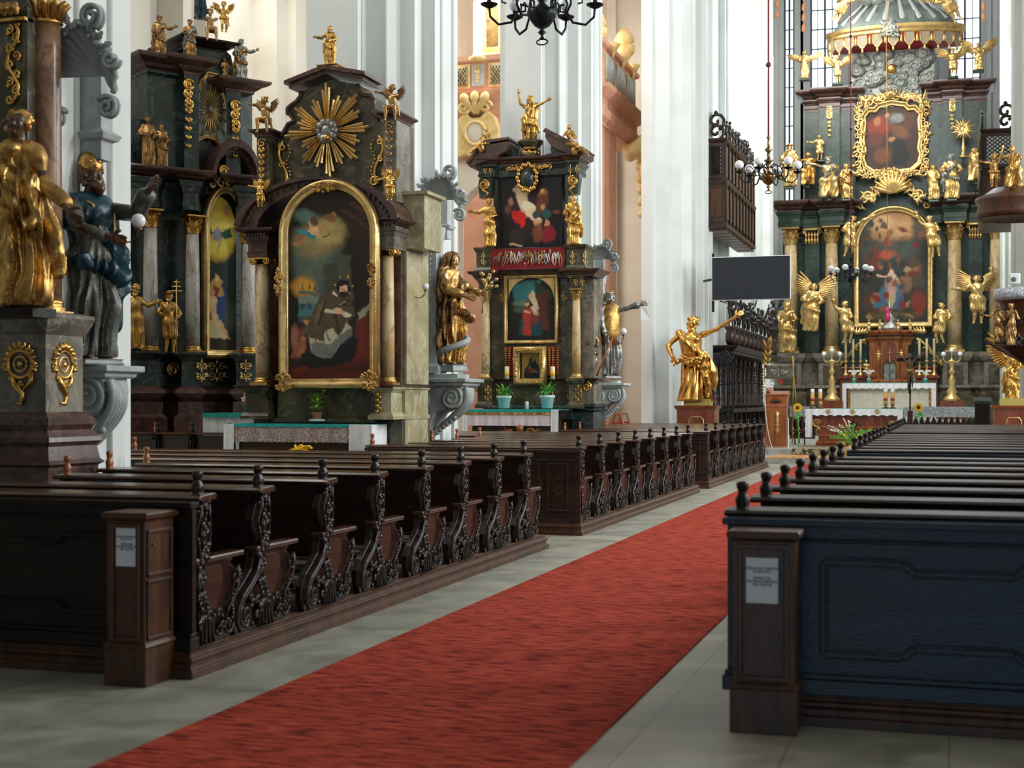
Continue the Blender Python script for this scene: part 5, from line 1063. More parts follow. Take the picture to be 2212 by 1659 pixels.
# table of the altar with two pictures
r, x0, x1, zt = table('altar table with emerald runner, gold fringe and pink-lined lace under the two-picture altar', 26.2, 1003, 1252, 885, .8, redwood, [greencloth], xclip=-7.12)
drape(MB(), x0+.02, x1-.12, 26.18, zt-.32, zt-.06, .01, 90, .018, .05).build('lace', pinklace, r); drape(MB(), x0, x1-.15, 26.17, zt-.05, zt+.006, .004, 60).build('green_edge', greencloth, r); drape(MB(), x0+.02, x1-.15, 26.165, zt-.11, zt-.05, .004, 200, .02, .02).build('gold_fringe', ogold, r)
m_ = drape(MB(), x1-.14, x1+.01, 26.16, zt-.42, zt+.004, .02, 14); drape(m_, x0-.03, x0+.08, 26.17, zt-.75, zt, .02, 10); m_.build('white_cloth', cloth, r)
c = MB(); xc_ = P(1125, 925, 26.25); scrollwork(c, xc_.x, xc_.z-.05, 26.22, .9, .16, 3, 1); [c.tube(spiral(xc_.x+e*.2, xc_.z-.08, .09, 1.2, 26.2, 0, 14, e), .025, 5) for e in (-1, 1)]; c.ball((xc_.x, 26.2, xc_.z), .08, 10); c.build('carved_crest', orangewood, r)
plant('grassy green plant in a pale pot left on the pink lace table', 1089, 882, 824, 26.6, 'grass', 'grassy plants in pale pots'); plant('grassy green plant in a pale pot right on the pink lace table', 1182, 882, 822, 26.6, 'grass', 'grassy plants in pale pots')
b = P(1138, 884, 26.3); tag(MB().lathe([(0, 0), (.035, 0), (.035, .13), (.028, .15), (0, .15)], b, 14).build('votive_candle', plastic), 'small white votive candle between the two grassy plants', 'candle')
for i, cx in enumerate((1095, 1194)):
    b = P(cx, 866, 27.2); r = thing('candlestick', 'tall thin stick with thick amber candle %s of the gilded icon' % ('left', 'right')[i], 'candlestick', b, 'candlesticks beside the icon'); zt_ = zz(cx, 818, 27.2)
    MB().lathe([(0, 0), (.07, 0), (.06, .02), (.012, .05), (.012, zt_-b.z-.03), (.05, zt_-b.z-.02), (.05, zt_-b.z)], b, 12).build('stick', brass, r)
    c = MB().lathe([(0, 0), (.045, 0), (.045, .24), (0, .25)], (b.x, b.y, zt_), 14).build('candle', wax, r); MB().lathe([(.046, .06), (.047, .14)], (b.x, b.y, zt_), 14).build('candle_band', petaly, c)
# ---------------------------------------------------------------- wall consoles with their hoods
def console(label, Y, px0, px1, ytop, ybot, m, X0=-7.15, cx=None):
    a, b = P(px0, ytop, Y), P(px1, ytop, Y); x0, x1, zt, zb = a.x, b.x, a.z, P((px0+px1)/2, ybot, Y).z; w = x1-x0; h = zt-zb; d = min(.42, w*.45)
    r = thing('console', label, 'console', (x0, Y, zb), 'stone consoles under the pier statues'); yA, yB = Y-d, Y+d
    MB().mould(rect(x0, x1-.06, yA+.05, yB), [(-.02, zt-.32*h*.5), (0, zt-.28*h*.5), (0, zt-.22*h*.5), (.05, zt-.18*h*.5), (.05, zt-.06*h*.5), (0, zt-.05*h*.5), (-.12, zt-.04*h*.5), (-.12, zt+.10*h*.5)]).build('slab', m, r, bevel=.008)
    zc = zt-.36*h; R_ = min(.20*h, w*.27)
    sh = [(x0, zt-.15*h), (x1-.12, zt-.15*h), (x1-.10, zt-.3*h), (x1-.16, zt-.45*h), (x0+w*.42, zt-.62*h), (x0+w*.34, zt-.80*h), (x0+w*.30, zb), (x0, zb)]
    MB().prism(sh, Y-d*.62, Y+d*.8, 'y', smooth=False).build('bracket_body', m, r, bevel=.02)
    v = MB()
    for cxx, yy, s in ((x1-.10-R_, Y-d*.66, 1), (x0+w*.18, Y-d*.8, -1)):
        v.tube(spiral(cxx, zc, R_, 2.1, yy, PI/2, 34, -s, .15), R_*.13, 7)
        v.M = Matrix.Translation((cxx, Y, zc))@Matrix.Rotation(PI/2, 4, 'X')
        v.lathe([(R_*.9, -d*.8), (R_, -d*.55), (R_*.8, -d*.4), (R_*.8, -.1), (R_, 0), (R_*.8, .1), (R_*.8, d*.3), (R_, d*.5), (R_*.85, d*.66), (0, d*.66)], (0, 0, 0), 20); v.M = None
    for k in range(5): t = k/4; v.tube(bez((x1-.08-k*.03, Y-d*.5+t*d, zc+R_*.9), (x1+.02, Y-d*.5+t*d, zc-R_*.3), (x0+w*.75, Y-d*.4+t*d*.8, zc-R_*1.2), (x0+w*.40, Y-d*.2+t*d*.4, zb+.1)), [.035]*12+[.02], 6)
    for k in range(6): v.ball((x0+w*(.40+.06*k), Y-d*.3, zb+.04+.05*k*h), .03+.01*h, 7)
    v.build('volute', m, r); return r
def hood(label, Y, cx, cy, w, h, m, gm=None):     # rocaille shell canopy: ribbed half shell, rolled lip, leaves
    c = P(cx, cy, Y); W = w/S(Y); Hh = h/S(Y); r = thing('shell_canopy', label, 'canopy', (c.x, Y, c.z), 'shell canopies over the pier statues')
    mb = MB(); vs = []; N_, K = 44, 14
    for j in range(K+1):
        t = j/K
        for i in range(N_+1):
            a = -PI*.5+PI*1.12*i/N_; rr = .46+.06*abs(math.cos(i*PI/3.6))+.03*math.sin(5*a); q = math.sin(t*PI/2)
            vs.append((c.x+W*(rr*q*math.sin(a)*.9+.05+.25*(1-t)**2-.1), Y+.05-.5*W*(1-q*q)*.0-W*.42*math.cos(t*PI/2)*.2-W*.38*t*math.cos(a*.6), c.z+Hh*(rr*.9*math.cos(a)*q-.08)))
    mb.add(vs, [(j*(N_+1)+i, j*(N_+1)+i+1, (j+1)*(N_+1)+i+1, (j+1)*(N_+1)+i) for j in range(K) for i in range(N_)], 0, True)
    o = mb.build('shell', m, r); s_ = o.modifiers.new('thickness', 'SOLIDIFY'); s_.thickness = .04*W
    lip = [Vector(vs[K*(N_+1)+i]) for i in range(N_+1)]; v = MB(); v.tube(lip, [W*.035*(1+.3*math.sin(i*1.3)) for i in range(N_+1)], 8)
    for (ax, az, rr, tn, a0, s) in ((.42, -.42, .15, 1.7, 2.5, -1), (-.30, -.48, .13, 1.6, .5, 1), (.18, .44, .17, 1.6, -1.2, 1), (.46, .02, .11, 1.5, 0, -1)):
        for yy in (0, .05): v.tube(spiral(c.x+ax*W, c.z+az*Hh, rr*W, tn, Y-.30*W+yy, a0, 28, s, .15), W*.032, 7)
    rn = random.Random(int(cx))
    for k in range(9): t = rn.uniform(.05, .95); p_ = lip[int(t*N_)]; q = (p_-c); q.y = 0; q.normalize(); leafpoly(v, (p_.x, p_.z), (p_.x+q.x*W*.14, p_.z+q.z*W*.16), W*.06, p_.y, W*.04)
    for k in range(40): p_ = lip[rn.randrange(N_)]; v.ball((p_.x*.93+c.x*.07, p_.y-.02, p_.z*.93+c.z*.07), W*.022, 6)
    v.build('scroll_border', m, r)
    bp = MB().mould(rect(c.x-W*.5, c.x-W*.08, Y+W*.35, Y+W*.6), [(0, c.z-Hh*.8), (0, c.z-Hh*.62), (.04, c.z-Hh*.6), (.06, c.z-Hh*.55), (.0, c.z-Hh*.5), (0, c.z+Hh*.1)]).build('backing', m, r); return r
console('grey stone scroll console under the gilded woman statue beside the priest altar', 19.2, 900, 1026, 815, 940, greystucco)
hood('grey rocaille shell canopy above the gilded veiled woman statue', 19.3, 962, 424, 96, 108, palestucco)
console('grey stone scroll console under the bishop statue at the left edge', 10.75, 140, 272, 785, 990, greystucco)
hood('big dark grey rocaille shell canopy above the bishop statue', 10.35, 196, 150, 170, 225, greystucco)
console('grey scroll console right of the two-picture altar under a priest statue', 28.7, 1286, 1356, 826, 905, palestucco)
hood('small grey shell canopy right of the red rosary board', 28.9, 1303, 556, 66, 62, greystucco)
# stucco pilaster and niche frames behind the statues
def backing(Y, xa, xb, yt, yb, lab):
    x0, x1 = xx(xa, Y), xx(xb, Y); r = thing('stucco_panel', lab, 'relief', ((x0+x1)/2, Y, zz(xa, yb, Y)))
    Z = lambda y: zz((xa+xb)/2, y, Y); MB().mould(rect(x0, x1, Y, Y+.25), [(.05, Z(yb)), (.05, Z(yb)+.1), (0, Z(yb)+.14), (0, Z(yt)-.25), (.02, Z(yt)-.2), (.04, Z(yt)-.05), (.04, Z(yt))]).build('panel', palestucco, r)
    d = MB(); w = (x1-x0); drop(d, (x0+x1)/2, Z(yb)+.9, Z(yt)-.28, Y-.02, w*.5); d.tube(spiral(x0+w*.3, Z(yt)-.12, w*.3, 1.5, Y-.05, 0, 20), .02, 6); d.tube(spiral(x1-w*.3, Z(yt)-.12, w*.3, 1.5, Y-.05, PI, 20, -1), .02, 6); d.build('garland', palestucco, r); return r
backing(19.0, 912, 942, 488, 806, 'grey stucco strip with hanging husks behind the gilded veiled woman'); backing(28.5, 1282, 1300, 590, 818, 'narrow grey stucco strip behind the priest statue')
# ================================================================ HIGH ALTAR
def rococo(mb, X, Z, y, pts, seed, sz, n=1):       # rocaille border strung along a pixel outline
    rn = random.Random(seed)
    for i, (a, b) in enumerate(pts):
        c = (X(a), Z(b)); s = sz*rn.uniform(.7, 1.2); mb.tube(spiral(c[0], c[1], s, 1.3, y-.1, rn.uniform(0, 6), 14, rn.choice((1, -1))), s*.24, 6)
        for q in range(2): t = rn.uniform(0, 6.3); leafpoly(mb, c, (c[0]+math.cos(t)*s*1.9, c[1]+math.sin(t)*s*1.9), s*.42, y-.04, s*.35)
def high_altar():
    Y = 65.0; xc = 1929; Z = lambda y: zz(xc, y, Y); X = lambda x: xx(x, Y)
    r = thing('high_altar', 'towering green marble high altar with four columns, arched painting and a canopy of clouds', 'altar', (X(xc), Y, .85))
    B = lambda n, segs, prof, m, D=1.6: MB().mould(fp(Y, segs, D), prof).build(n, m, r)
    Ls = [(1683, 1735, .9), (1735, 1772, .4), (1772, 1828, .9), (1828, 1846, .3)]; Rs = [(2012, 2036, .3), (2036, 2090, .9), (2090, 2124, .4), (2124, 2182, .9)]
    for segs in (Ls, Rs):
        B('lower_plinth', segs, [(.25, .3), (.25, Z(850)), (.12, Z(845)), (.22, Z(838)), (.15, Z(832))], olmarble, 2.6)
        p_ = B('pedestal', segs, [(0, Z(840)), (0, Z(784)), (.1, Z(780)), (.2, Z(772)), (.22, Z(763)), (0, Z(763))], smarble, 2.5)
        B('back_wall', [(segs[0][0]+6, segs[-1][1]-4, -.4)], [(0, Z(765)), (0, Z(440))], gmarble, 1.2)
        B('entablature', [(a+3, b-3, c) for a, b, c in segs], entab(Z(487), Z(455), .12), gmarble, 2.4)
        B('cornice', [(a+2, b-2, c) for a, b, c in segs], cornice(Z(456), Z(432), .45), brmarble, 2.4)
        for a, b, c in segs[::2] if segs is Ls else segs[1::2]:
            MB().mould(fp(Y, [(a+10, b-10, c+.05)], .5), [(0, Z(830)), (0, Z(790))]).build('pedestal_panel', olmarble, p_)
    for cx_, rr in ((1710, .30), (1798, .29), (2062, .30), (2153, .31)): column(r, X(cx_), Y-.42, Z(763), Z(487), rr, ymarble, pgold)
    for xa, xb in ((1739, 1771), (2092, 2122)):
        q = B('pilaster', [(xa, xb, .1)], [(0, Z(765)), (0, Z(520))], gmarble, .8); c = MB(); w = X(xb)-X(xa)
        for row in range(2):
            for k in range(5): leafpoly(c, (X(xa)+w*(k+.5)/5, Z(523-row*12)), (X(xa)+w*(k+.5)/5, Z(506-row*12)), w*.1, Y-.15, .08)
        c.box(X(xa)-.08, X(xb)+.08, Y-.25, Y+.2, Z(492), Z(487)); [c.tube(spiral(X(a), Z(496), .10, 1.3, Y-.25, 1, 14, e), .03, 5) for a, e in ((xa, 1), (xb, -1))]; c.build('capital', pgold, q)
    B('centre_wall', [(1838, 2022, -.5)], [(0, .85), (0, Z(225))], gmarble, 1.0)
    # main painting
    f_ = sweep(MB(), archpoly(X(1855), X(2004), Z(528), Z(696), 28, 1.0), frp(.27, .25), Y+.2).build('picture_frame', pgold, r)
    rn = random.Random(4); sh = [('e', 1930, 490, 60, 34, 0, 'a87a48', 14), ('e', 1905, 480, 30, 18, 10, 'c9a070', 10), ('e', 1950, 495, 30, 16, -10, 'b58d5c', 10), ('e', 1985, 490, 14, 40, 0, '4c4438', 10), ('e', 1868, 520, 14, 50, 0, '46463e', 10), ('e', 1930, 540, 60, 24, 0, '3d443c', 14), ('e', 1890, 560, 22, 24, 0, '6a2c1c', 8), ('e', 1915, 550, 14, 12, 0, 'a04a30', 5), ('e', 1975, 590, 18, 34, 0, '4a3a28', 8), ('e', 1960, 585, 7, 8, 0, 'a08a68', 4), ('e', 1885, 655, 22, 26, 0, '4a2c1c', 10), ('e', 1985, 655, 16, 26, 0, '7a2c1c', 8),
          ('p', [(1915, 600), (1935, 590), (1950, 620), (1955, 665), (1925, 668), (1890, 665), (1900, 630)], '44586a', 4), ('p', [(1912, 605), (1930, 596), (1938, 625), (1930, 660), (1915, 650)], 'b08a80', 4), ('e', 1927, 596, 9, 8, 0, 'c8b098', 3), ('e', 1928, 586, 5, 6, 0, 'c8a080', 2), ('c', 1918, 598, 1895, 594, 3, 2, 'c0a080', 2), ('c', 1938, 602, 1948, 622, 3, 2, 'c0a080', 2), ('p', [(1895, 640), (1905, 620), (1915, 640), (1905, 665), (1885, 665)], '2f6078', 3), ('e', 1925, 650, 8, 16, 0, 'a89c80', 4), ('e', 1945, 655, 6, 14, 10, '2c5468', 4), ('e', 1930, 682, 50, 10, 0, '5c4c2c', 8), ('e', 1962, 610, 9, 22, 0, '6c5c44', 5)]
    sh += [('e', rn.uniform(1862, 1998), rn.uniform(470, 690), rn.uniform(3, 8), rn.uniform(4, 12), rn.uniform(0, 180), rn.choice(['7a4a30', '8c5a3a', '5a3c2c', '33403c', '6e2418', '94704c', '2c3830']), 4) for _ in range(60)]
    picture(f_, Y+.19, 1853, 2006, 452, 697, '2a2a20', sh, lambda x, y: (y > 528) | (((x-1929.5)/77)**2+((y-528)/76.)**2 < 1), 5, 1.0, gain=1.15)
    g = MB(); rococo(g, X, Z, Y-.1, [(1858, 445), (1866, 432), (1876, 424), (1886, 420), (1976, 420), (1986, 424), (1994, 432), (2002, 446), (1893, 410), (1968, 410), (1900, 402), (1962, 402), (1884, 430), (1978, 430)], 3, .20)
    for k in range(11): a = math.radians(18+14.4*k); leafpoly(g, (X(1930), Z(418)), (X(1930)+.98*math.cos(a), Z(418)+1.05*math.sin(a)), .13, Y-.2, .14)
    rococo(g, X, Z, Y-.15, [(1918, 384), (1930, 378), (1944, 384), (1922, 370), (1938, 370)], 6, .18); g.build('crowning_shell', pgold, f_)
    # upper storey
    for segs in ([(1738, 1771, 0), (1771, 1815, .35), (1815, 1848, .05)], [(2006, 2036, .05), (2036, 2078, .35), (2078, 2132, 0)]):
        B('upper_wall', segs, [(0, Z(434)), (0, Z(225))], gmarble, 1.3); B('upper_architrave', segs, entab(Z(232), Z(208), .12), brmarble, 1.3); B('upper_cornice', segs, cornice(Z(210), Z(186), .40), brmarble, 1.3)
    for cx_ in (1793, 2057):
        g = MB(); z0 = Z(225); [g.tube(spiral(X(cx_), z0-.14-.19*k, .10*(1-.06*k), 1.3, Y-.42, k, 12, 1 if k % 2 else -1), .032, 5) for k in range(7)]; g.box(X(cx_)-.12, X(cx_)+.12, Y-.37, Y-.34, Z(250), Z(225)); g.build('fret_pendant', pgold, r)
    B('ledge', [(1838, 2022, .1)], [(0, Z(448)), (0, Z(440)), (.3, Z(436)), (.3, Z(430)), (0, Z(430))], olmarble, 1.0) if False else None
    out = [(1868, 300), (1872, 262), (1870, 250), (1878, 240), (1893, 242), (1900, 232), (1925, 227), (1952, 232), (1960, 242), (1974, 240), (1984, 250), (1981, 262), (1984, 300), (1980, 322), (1985, 336), (1981, 352), (1966, 364), (1926, 367), (1888, 364), (1873, 354), (1868, 338), (1873, 322)]
    pl = [(X(a), Z(b)) for a, b in out][::-1]; f_ = sweep(MB(), pl, frp(.26, .28), Y+.1).build('cartouche_frame', pgold, r)
    def inside(x, y):
        ins = np.zeros(len(x), bool)
        for i in range(len(out)):
            (x0, y0), (x1, y1) = out[i-1], out[i]
            if y0 != y1: ins ^= ((y0 > y) != (y1 > y)) & (x < (x1-x0)*(y-y0)/(y1-y0)+x0)
        return ins
    sh = [('e', 1900, 270, 26, 22, 0, '8a2c16', 8), ('e', 1895, 260, 8, 10, 0, 'b0704a', 4), ('e', 1925, 256, 10, 14, 0, '5c4c48', 4), ('e', 1917, 248, 4, 5, 0, 'c09070', 2), ('e', 1940, 255, 16, 10, 0, '7c8078', 6), ('p', [(1925, 305), (1950, 300), (1966, 335), (1960, 362), (1925, 358), (1930, 330)], '0c0f10', 4), ('e', 1945, 285, 22, 12, 30, '6e4428', 6), ('e', 1905, 335, 18, 16, 0, '6c3a20', 7), ('e', 1925, 300, 8, 6, 0, 'a87850', 3), ('e', 1965, 260, 14, 22, 0, '54301c', 8), ('e', 1890, 300, 18, 14, 0, '5c2414', 8)]
    picture(f_, Y+.09, 1864, 1990, 224, 370, '3c2416', sh, inside, 8, 1.0, gain=1.0)
    g = MB(); rococo(g, X, Z, Y-.05, [(1856+(-4 if k % 2 else 3), 222+10*k) for k in range(16)]+[(1998+(4 if k % 2 else -3), 222+10*k) for k in range(16)]+[(1862+8*k, 378+(5 if k % 2 else 0)-abs(k-8)*.8) for k in range(17)]+[(1872+7*k, 216-(8-abs(k-8))*1.6+(4 if k % 2 else 0)) for k in range(17)], 9, .16)
    for k in range(5): leafpoly(g, (X(1926), Z(212)), (X(1926)+.35*math.cos(.5+.54*k), Z(212)+.4*math.sin(.5+.54*k)), .1, Y-.2, .12)
    g.build('rocaille_border', pgold, f_)
    # cloud bank
    B('cloud_wall', [(1838, 2018, -.35)], [(0, Z(240)), (0, Z(60))], cloudm, .5)
    g = MB(); rn = random.Random(12)
    for k in range(120):
        a, b = rn.uniform(1845, 2012), rn.uniform(112, 226); s = rn.uniform(.14, .34); c = (X(a), Y+.25, Z(b)); g.ball(c, s, 10, 0, (1.15, .8, .9)); g.tube([(q[0], q[1]-s*.75, q[2]) for q in spiral(c[0], c[2], s*.75, 1.5, Y+.25, rn.uniform(0, 6), 16, rn.choice((1, -1)))], s*.12, 5)
    o = g.build('cloud_bank', cloudm, r); o['kind'] = 'stuff'
    # canopy: curved gilded rim, lambrequins, tent roof with silver rays
    def arc(t, k=1.0, dz=0): a = PI*(1-t); return (X(1932)+k*2.85*math.cos(a)*1.0, Y-.1-k*1.15*math.sin(a), Z(78)+dz)
    N_ = 40; rim = [(arc(i/N_)[0], arc(i/N_)[1]) for i in range(N_+1)]+[(arc(1)[0], Y+.6), (arc(0)[0], Y+.6)]
    cp = MB().mould(rim, [(-.15, Z(86)), (-.02, Z(86)), (.05, Z(83)), (.03, Z(78)), (.10, Z(74)), (.14, Z(68)), (.05, Z(67)), (-.15, Z(67))]).build('canopy_rim', pgold, r)
    MB().mould(rim, [(-.10, Z(105)), (-.08, Z(85))]).build('canopy_lining', redpaint, cp)
    rf = MB(); rows = []
    for j, (k, dz) in enumerate(((.96, Z(68)-Z(78)), (.80, .60+Z(68)-Z(78)), (.62, 1.15), (.48, 1.7), (.40, 2.4))): rows += [arc(i/N_, k, dz) for i in range(N_+1)]
    rf.add(rows, [(j*(N_+1)+i, j*(N_+1)+i+1, (j+1)*(N_+1)+i+1, (j+1)*(N_+1)+i) for j in range(4) for i in range(N_)], 0, False); rf.build('canopy_roof', mat('slate green roof paint', (.10, .13, .12), (.22, .26, .24), sc=2, rough=.3, spec=.6), cp)
    g = MB()
    for k in range(8):
        t = .16+.68*k/7; w = .012
        for e in (0, 1): pass
        p0, p1 = arc(t, .86, .52), arc(.5+(t-.5)*.8, .55, 1.5); g.prism([(p0[0]-.10, p0[2]-.1), (p0[0]-.03, p0[2]+.05), (p0[0]+.02, p0[2]-.14), (p0[0]+.09, p0[2]+.02), (p1[0]+.05, p1[2]), (p1[0]-.05, p1[2])], p0[1]-.06, p0[1]-.03, 'y') if False else g.add([(p0[0]-.11, p0[1]-.03, p0[2]), (p0[0], p0[1]-.09, p0[2]-.1), (p0[0]+.11, p0[1]-.03, p0[2]), (p1[0]+.05, p1[1]-.06, p1[2]), (p1[0]-.05, p1[1]-.06, p1[2])], [(0, 1, 3, 4), (1, 2, 3)])
    g.build('silver_ray', mat('bright silver leaf', (.72, .74, .72), rough=.3, metal=.5), cp)
    g = MB(); [g.ball((X(1932)+rn.uniform(-1.5, 1.5), Y-.6+rn.uniform(-.2, .2), Z(8)+rn.uniform(-.1, 1.1)), rn.uniform(.18, .34), 10) for _ in range(46)]; g.build('roof_cloud', cloudm, cp)['kind'] = 'stuff'
    lm = lacemat('gilt brocade', (.42, .28, .12), (.26, .25, .21), 9)
    for k in range(13):
        t = .04+.92*k/12; p_ = arc(t, .99); q = arc(t+.01, .99); d = Vector((q[0]-p_[0], q[1]-p_[1], 0)).normalized(); w = .20; n_ = Vector((d.y, -d.x, 0))*.03
        pts = [(-w, Z(86)), (w, Z(86)), (w, Z(104)), (w*.6, Z(108)), (w*.35, Z(112)), (0, Z(114)), (-w*.35, Z(112)), (-w*.6, Z(108)), (-w, Z(104))]; g = MB(); n = len(pts)
        g.add([(p_[0]+d.x*a+n_.x, p_[1]+d.y*a+n_.y, b) for a, b in pts]+[(p_[0]+d.x*a-n_.x, p_[1]+d.y*a-n_.y, b) for a, b in pts], [tuple(range(n)), tuple(range(2*n-1, n-1, -1))]+[(i, n+i, n+(i+1) % n, (i+1) % n) for i in range(n)])
        g.tube([(p_[0]+d.x*a+n_.x*1.3, p_[1]+d.y*a+n_.y*1.3, b) for a, b in pts[1:]+[pts[0]]], .022, 5, 1); g.lathe([(.02, 0), (.05, -.05), (.05, -.12), (.06, -.2), (0, -.2)], (p_[0], p_[1]-.02, Z(113)), 8, 1); g.build('lambrequin', [lm, pgold], cp)
        if k < 12: p_ = arc(t+.038, .99); MB().lathe([(.01, 0), (.02, -.1), (.06, -.16), (.05, -.24), (.08, -.40), (0, -.42)], (p_[0], p_[1]-.03, Z(86)), 8).build('tassel', pgold, cp)
    g = MB(); rococo(g, X, Z, Y-1.3, [(1918, 74), (1930, 68), (1938, 78), (1922, 86), (1934, 90), (1928, 76)], 2, .20); g.build('rim_cartouche', cloudm, cp)
    # retable foot: two panels left and right of the tabernacle
    B('retable_base', [(1820, 2026, 1.5)], [(0, .85), (0, Z(822)), (.08, Z(818)), (.08, Z(813)), (.0, Z(812))], mahogany, 2.0); B('retable_step', [(1822, 2024, 1.0)], [(0, Z(812)), (0, Z(800)), (.05, Z(796)), (0, Z(793))], mahogany, 1.5)
    for e, xa in ((-1, 1852), (1, 2002)):
        g = MB(); pts = [(X(xa+e*32), Z(792)), (X(xa+e*30), Z(778)), (X(xa+e*14), Z(768)), (X(xa+e*2), Z(750)), (X(xa-e*14), Z(738)), (X(xa-e*24), Z(735)), (X(xa-e*24), Z(792))]
        MB().prism(pts, Y-.9, Y-.8, 'y').build('wing_panel', gmarble, r); g.tube([(a, Y-.92, b) for a, b in pts[:6]], .09, 7); rococo(g, X, Z, Y-.9, [(xa+e*28, 780), (xa+e*10, 765), (xa, 752), (xa-e*18, 740)], 5+e, .12); g.build('gilded_scroll', pgold, r)
    return r
high_altar()
def zt(): pass
# tabernacle
Yt = 63.6; X_ = lambda x: xx(x, Yt); Z_ = lambda y: zz(1925, y, Yt)
r = thing('tabernacle', 'rounded cherry wood tabernacle with brass doors at the foot of the high altar painting', 'tabernacle', (X_(1923), Yt, Z_(830)))
poly = [(X_(1878), Yt+.5), (X_(1878), Yt-.05), (X_(1900), Yt-.2), (X_(1904), Yt-.5), (X_(1942), Yt-.5), (X_(1946), Yt-.2), (X_(1968), Yt-.05), (X_(1968), Yt+.5)]
MB().mould(poly, [(.1, Z_(832)), (.1, Z_(822)), (0, Z_(818)), (0, Z_(740)), (.03, Z_(737)), (.12, Z_(732)), (.16, Z_(727)), (.16, Z_(724)), (-.02, Z_(722)), (.05, Z_(718)), (.05, Z_(714)), (-.1, Z_(713))]).build('case', orangewood, r)
MB().mould(poly, [(.17, Z_(728)), (.17, Z_(724))]).build('dark_cornice', black, r)
MB().prism(archpoly(X_(1907), X_(1939), Z_(792), Z_(826), 14), Yt-.56, Yt-.5, 'y').build('door', brass, r); MB().prism(archpoly(X_(1911), X_(1922), Z_(792), Z_(824), 8), Yt-.59, Yt-.56, 'y').prism(archpoly(X_(1924), X_(1935), Z_(792), Z_(824), 8), Yt-.59, Yt-.56, 'y').build('door_relief', silver, r)
MB().prism(archpoly(X_(1909), X_(1937), Z_(752), Z_(780), 14), Yt-.53, Yt-.5, 'y').build('niche', mahogany, r)
c = MB(); c.box(X_(1922), X_(1924), Yt-.6, Yt-.56, Z_(782), Z_(755)).box(X_(1918), X_(1928), Yt-.6, Yt-.56, Z_(764), Z_(762)); c.build('niche_cross', pgold, r)
MB().lathe([(.55, 0), (.5, .15), (.2, .35), (.3, .5), (0, .8)], (X_(1923), Yt, Z_(714)), 20, sy=.6).build('dome', silver, r); MB().lathe([(.03, 0), (.03, .5), (.09, .55), (.03, .62), (.03, 1.15), (0, 1.5)], (X_(1921), Yt, Z_(700)), 8).build('spire', pgold, r)
tag(MB().lathe([(0, 0), (.09, .05), (.12, .2), (.09, .35), (.06, .4), (.1, .5), (.07, .62), (0, .66)], P(1918, 696, 62.4), 12).build('sanctuary_lamp', mat('magenta glass', (.6, .03, .14), rough=.2)), 'magenta glass sanctuary lamp hanging before the high altar painting', 'lamp')
for e in (-1, 1):
    g = MB(); [g.tube(bez((X_(1923+e*46), Yt, Z_(718)), (X_(1923+e*(56+6*k)), Yt-.1, Z_(712)), (X_(1923+e*(60+6*k)), Yt-.1, Z_(722+2*k)), (X_(1923+e*(50+7*k)), Yt-.1, Z_(708-1*k))), [.09]*10+[.06, .04, .02], 7) for k in range(4)]; g.build('gilded_scroll', pgold, r)
# masses: mensa of the high altar
r = thing('high_altar_table', 'pale stone high altar table with white cloth and green edging below the tabernacle', 'altar table', (X_(1921), 61.0, .85)); Y_ = 61.0; X_ = lambda x: xx(x, Y_); Z_ = lambda y: zz(1921, y, Y_)
MB().box(X_(1832), X_(2012), Y_, Y_+1.4, .85, Z_(832)).build('table_body', mat('cream stone', (.62, .56, .44), (.7, .66, .56), sc=5, rough=.6), r)
MB().box(X_(1832), X_(1837), Y_-.03, Y_, .9, Z_(838)).box(X_(2006), X_(2012), Y_-.03, Y_, .9, Z_(838)).build('gold_edge', ogold, r); MB().box(X_(1822), X_(2019), Y_-.1, Y_+1.4, Z_(832), Z_(829)).build('table_top', olmarble, r)
d = drape(MB(), X_(1821), X_(2021), Y_-.13, Z_(841), Z_(828), .02, 120, .05, .3); drape(d, X_(1820), X_(1829), Y_-.14, Z_(905), Z_(828), .03, 12); drape(d, X_(2012), X_(2022), Y_-.14, Z_(905), Z_(828), .03, 12); d.build('white_cloth', cloth, r); MB().box(X_(1824), X_(2018), Y_-.12, Y_+1.3, Z_(829), Z_(826.5)).build('green_cloth', greencloth, r)
# six tall candles
for i, cx_ in enumerate((1827, 1843, 1859, 1986, 2002, 2018)):
    b = P(cx_, 812, 63.75); H = 1; r = thing('altar_candlestick', 'gilt candlestick with tall cream candle %s the tabernacle' % ('outermost left of', 'middle left of', 'innermost left of', 'innermost right of', 'middle right of', 'outermost right of')[i], 'candlestick', b, 'tall candles of the high altar')
    MB().lathe([(0, 0), (.16, .0), (.13, .08), (.05, .14), (.08, .22), (.04, .3), (.07, .45), (.03, .55), (.11, .62), (.10, .66), (0, .67)], b, 12).build('stick', pgold, r); MB().lathe([(.055, .66), (.05, 1.6), (0, 1.62)], b, 10).build('candle', wax, r)
for i, cx_ in enumerate((1845, 1877, 1973, 1999)): plant('white orchid in a pale vase on the high altar table, %s' % ('leftmost of four', 'second from left', 'third from left', 'rightmost of four')[i], cx_, 827, 796, 61.3, 'orchid', 'orchids on the high altar table')
